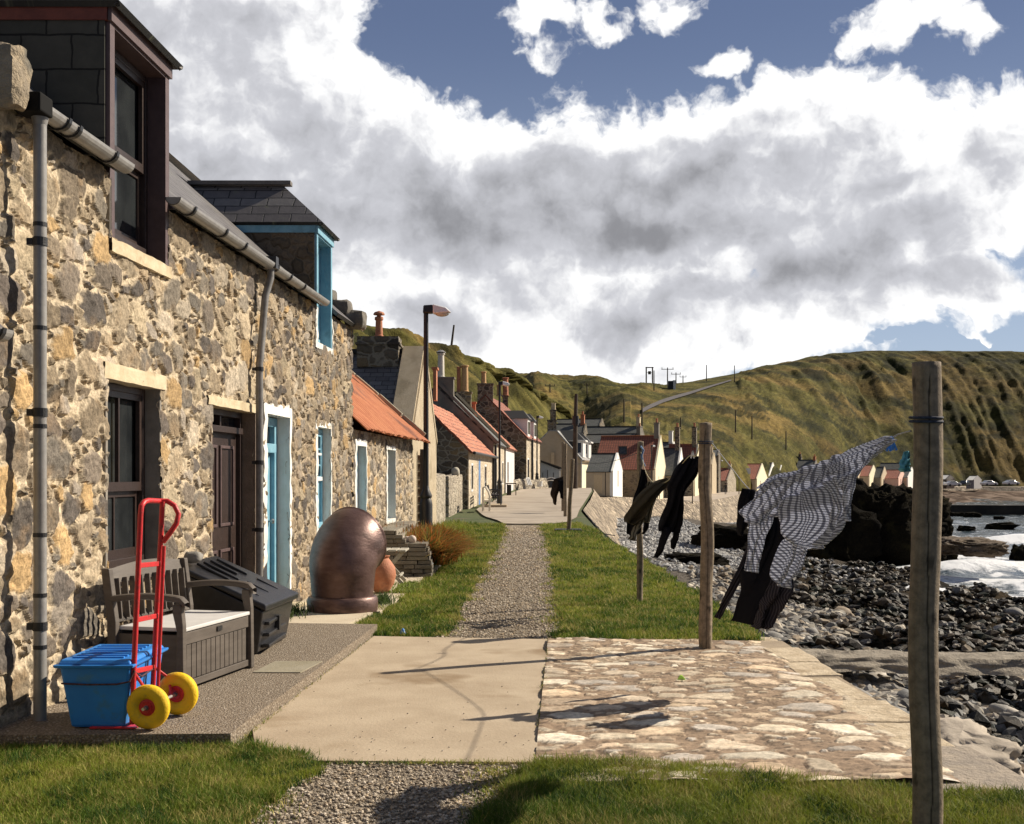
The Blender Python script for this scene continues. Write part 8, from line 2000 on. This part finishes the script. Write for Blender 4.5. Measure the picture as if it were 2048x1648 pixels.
# ================================================================== cars
def make_car(name, label, loc, rz, paint, sc=1.0, group='cars parked across the bay'):
    t_ = thing(name, label, 'car', loc, group, rz)
    prof = [(-2.1, .35), (-2.15, .7), (-2.0, .95), (-1.5, 1.02), (-.95, 1.42), (.35, 1.46), (1.05, 1.02), (1.85, .88), (2.12, .65), (2.12, .35)]
    b = MB()
    def ring(y, k, ins): return [Vector((x*(1-.02*ins), y, z if z < .9 else z)) for x, z in prof]
    L_ = [(-.86, 0), (.86, 0)]
    def y_at(z): return .86 if z < .95 else .86-.22*(z-.95)/.5
    A_ = [Vector((x, -y_at(z), z)) for x, z in prof]; B_ = [Vector((x, y_at(z), z)) for x, z in prof]; n = len(prof)
    b.v += A_+B_; b.f.append(tuple(range(n))); b.f.append(tuple(reversed(range(n, 2*n))))
    for k in range(n): b.f.append((k, (k+1) % n, n+(k+1) % n, n+k))
    bo = b.build('body', paint, t_, bevel=.06, world=False)
    g = MB(); 
    for s_ in (-1, 1):
        g.v += [Vector((-1.35, s_*(y_at(1.08)+.012), 1.08)), Vector((-.88, s_*(y_at(1.36)+.012), 1.36)), Vector((.3, s_*(y_at(1.38)+.012), 1.38)), Vector((.85, s_*(y_at(1.08)+.012), 1.08))]; k = len(g.v); g.f.append((k-4, k-3, k-2, k-1))
    g.quad((.42, -.66, 1.43), (1.0, -.74, 1.06), (1.0, .74, 1.06), (.42, .66, 1.43)) if False else None
    g.build('side_windows', M_glass, bo, world=False)
    MB().hexa([(.45, -.66, 1.40), (.47, -.66, 1.43), (1.06, -.76, 1.05), (1.04, -.76, 1.02), (.45, .66, 1.40), (.47, .66, 1.43), (1.06, .76, 1.05), (1.04, .76, 1.02)]).build('windscreen', M_glass, bo, world=False)
    for x in (-1.3, 1.35):
        for s_ in (-1, 1):
            w_ = MB().lathe([(0, -.1), (.2, -.1), (.32, -.08), (.33, 0), (.32, .08), (.2, .1), (0, .1)], 20, (x, s_*.80, .33), Matrix.Rotation(math.pi/2, 4, 'X')).build('wheel', M_iron, t_, smooth='auto', world=False)
    for s_ in (-1, 1): MB().box(2.08, 2.14, s_*.62-.14, s_*.62+.14, .62, .74).build('headlight', M_whitew, bo, world=False)
    return t_
M_carw = pm('white car paint', (.78, .78, .78), None, rough=.25, spec=.7); M_card = pm('dark car paint', (.03, .035, .045), None, rough=.2, spec=.7); M_cars = pm('silver car paint', (.35, .36, .38), None, rough=.25, metal=.5); M_carr = pm('red car paint', (.45, .02, .02), None, rough=.25)
def crz(px, pyb, Y): return P(px, pyb, Y)
make_car('parked_car', 'white car parked just right of the nearest post', crz(1881, 973, 300), .5, M_carw)
make_car('parked_car', 'white car in front of the brown shed', crz(1905, 973, 296), .25, M_carw)
make_car('parked_car', 'dark car between the brown shed and the grey shed', crz(1930, 972, 300), .9, M_card)
make_car('parked_car', 'white car right of the grey shed', crz(1978, 972, 296), .3, M_carw)
make_car('parked_car', 'white car furthest right on the car park', crz(2022, 971, 300), .3, M_carw)
make_car('parked_car', 'silver estate car on the skyline left of the transformer frame', crz(1268, 784.5, 368), 3.4, M_cars, group='cars parked on the skyline')
make_car('parked_car', 'white topped red car on the skyline above the valley', crz(1178, 787, 392), .3, M_carr, group='cars parked on the skyline')

# ================================================================== people
def person(label, base, hgt, jacket, legs, hair=(.05, .035, .03), walk=.15, rz=0, loc_group=None):
    s = hgt/1.75
    J = {'pelvis': (0, 0, .95), 'chest': (0, 0, 1.28), 'neck': (0, 0, 1.47), 'head': (0, -.01, 1.58), 'top': (0, -.01, 1.72),
         'hl': (-.09, 0, .90), 'kl': (-.10, -walk*.5-.03, .50), 'al': (-.10, -walk, .09), 'tl': (-.10, -walk-.16, .04),
         'hr': (.09, 0, .90), 'kr': (.10, walk*.3, .50), 'ar': (.10, walk, .11), 'tr': (.10, walk-.14, .05),
         'sl': (-.19, 0, 1.40), 'el': (-.25, .05, 1.12), 'wl': (-.25, -.08, .88), 'fl': (-.25, -.12, .80),
         'sr': (.19, 0, 1.40), 'er': (.25, .03, 1.12), 'wr': (.25, -.12, .90), 'fr': (.25, -.16, .82)}
    Rr = {'pelvis': .15, 'chest': .16, 'neck': .06, 'head': .10, 'top': .075, 'hl': .10, 'kl': .065, 'al': .045, 'tl': .04, 'hr': .10, 'kr': .065, 'ar': .045, 'tr': .04, 'sl': .07, 'el': .052, 'wl': .035, 'fl': .03, 'sr': .07, 'er': .052, 'wr': .035, 'fr': .03}
    E = [('pelvis', 'chest'), ('chest', 'neck'), ('neck', 'head'), ('head', 'top'), ('pelvis', 'hl'), ('hl', 'kl'), ('kl', 'al'), ('al', 'tl'), ('pelvis', 'hr'), ('hr', 'kr'), ('kr', 'ar'), ('ar', 'tr'), ('chest', 'sl'), ('sl', 'el'), ('el', 'wl'), ('wl', 'fl'), ('chest', 'sr'), ('sr', 'er'), ('er', 'wr'), ('wr', 'fr')]
    ks = list(J); me = bpy.data.meshes.new('person'); me.from_pydata([Vector(J[k])*s for k in ks], [(ks.index(a), ks.index(b)) for a, b in E], [])
    o = bpy.data.objects.new('person', me); COL.objects.link(o); o.location = base; o.rotation_euler = (0, 0, rz)
    sm = o.modifiers.new('skin', 'SKIN'); 
    for i, k in enumerate(ks): me.skin_vertices[0].data[i].radius = (Rr[k]*s, Rr[k]*s*.85)
    me.skin_vertices[0].data[0].use_root = True
    ss_ = o.modifiers.new('sub', 'SUBSURF'); ss_.levels = 1; ss_.render_levels = 1
    # colours by height: legs, jacket, face
    m = bpy.data.materials.new('person cloth'); m.use_nodes = True; t = NT(m.node_tree); b = t.n['Principled BSDF']; b.inputs['Roughness'].default_value = .9
    z = t.sep(t.node('ShaderNodeTexCoord').outputs['Object'])[2]
    c = t.mix(t.m('GREATER_THAN', z, .93*s), legs, jacket); c = t.mix(t.m('GREATER_THAN', z, 1.48*s), c, (.45, .28, .20)); c = t.mix(t.m('LESS_THAN', z, .09*s), c, (.02, .02, .02))
    t.put(b.inputs['Base Color'], c); me.materials.append(m)
    tag(o, label, 'person')
    h_ = MB().lathe([(0, .175), (.07, .165), (.115, .10), (.122, .02), (.11, -.05), (.07, -.04)], 16, Vector((0, .015, 1.60))*s).build('hair', pm('hair %s' % str(hair), hair, None, rough=.8), o, smooth='auto', world=False)
    return o
qb = P(1317, 999, 112); person('person in a hi vis yellow jacket and dark trousers on the sea wall', (qb.x, qb.y, qb.z), 1.72, (.55, .75, .05), (.03, .05, .08))
qb = P(1451, 990, 152); person('person in dark clothes walking on the shore road by the red cottage', (qb.x, qb.y, qb.z), 1.6, (.02, .02, .022), (.05, .06, .08), walk=.2)
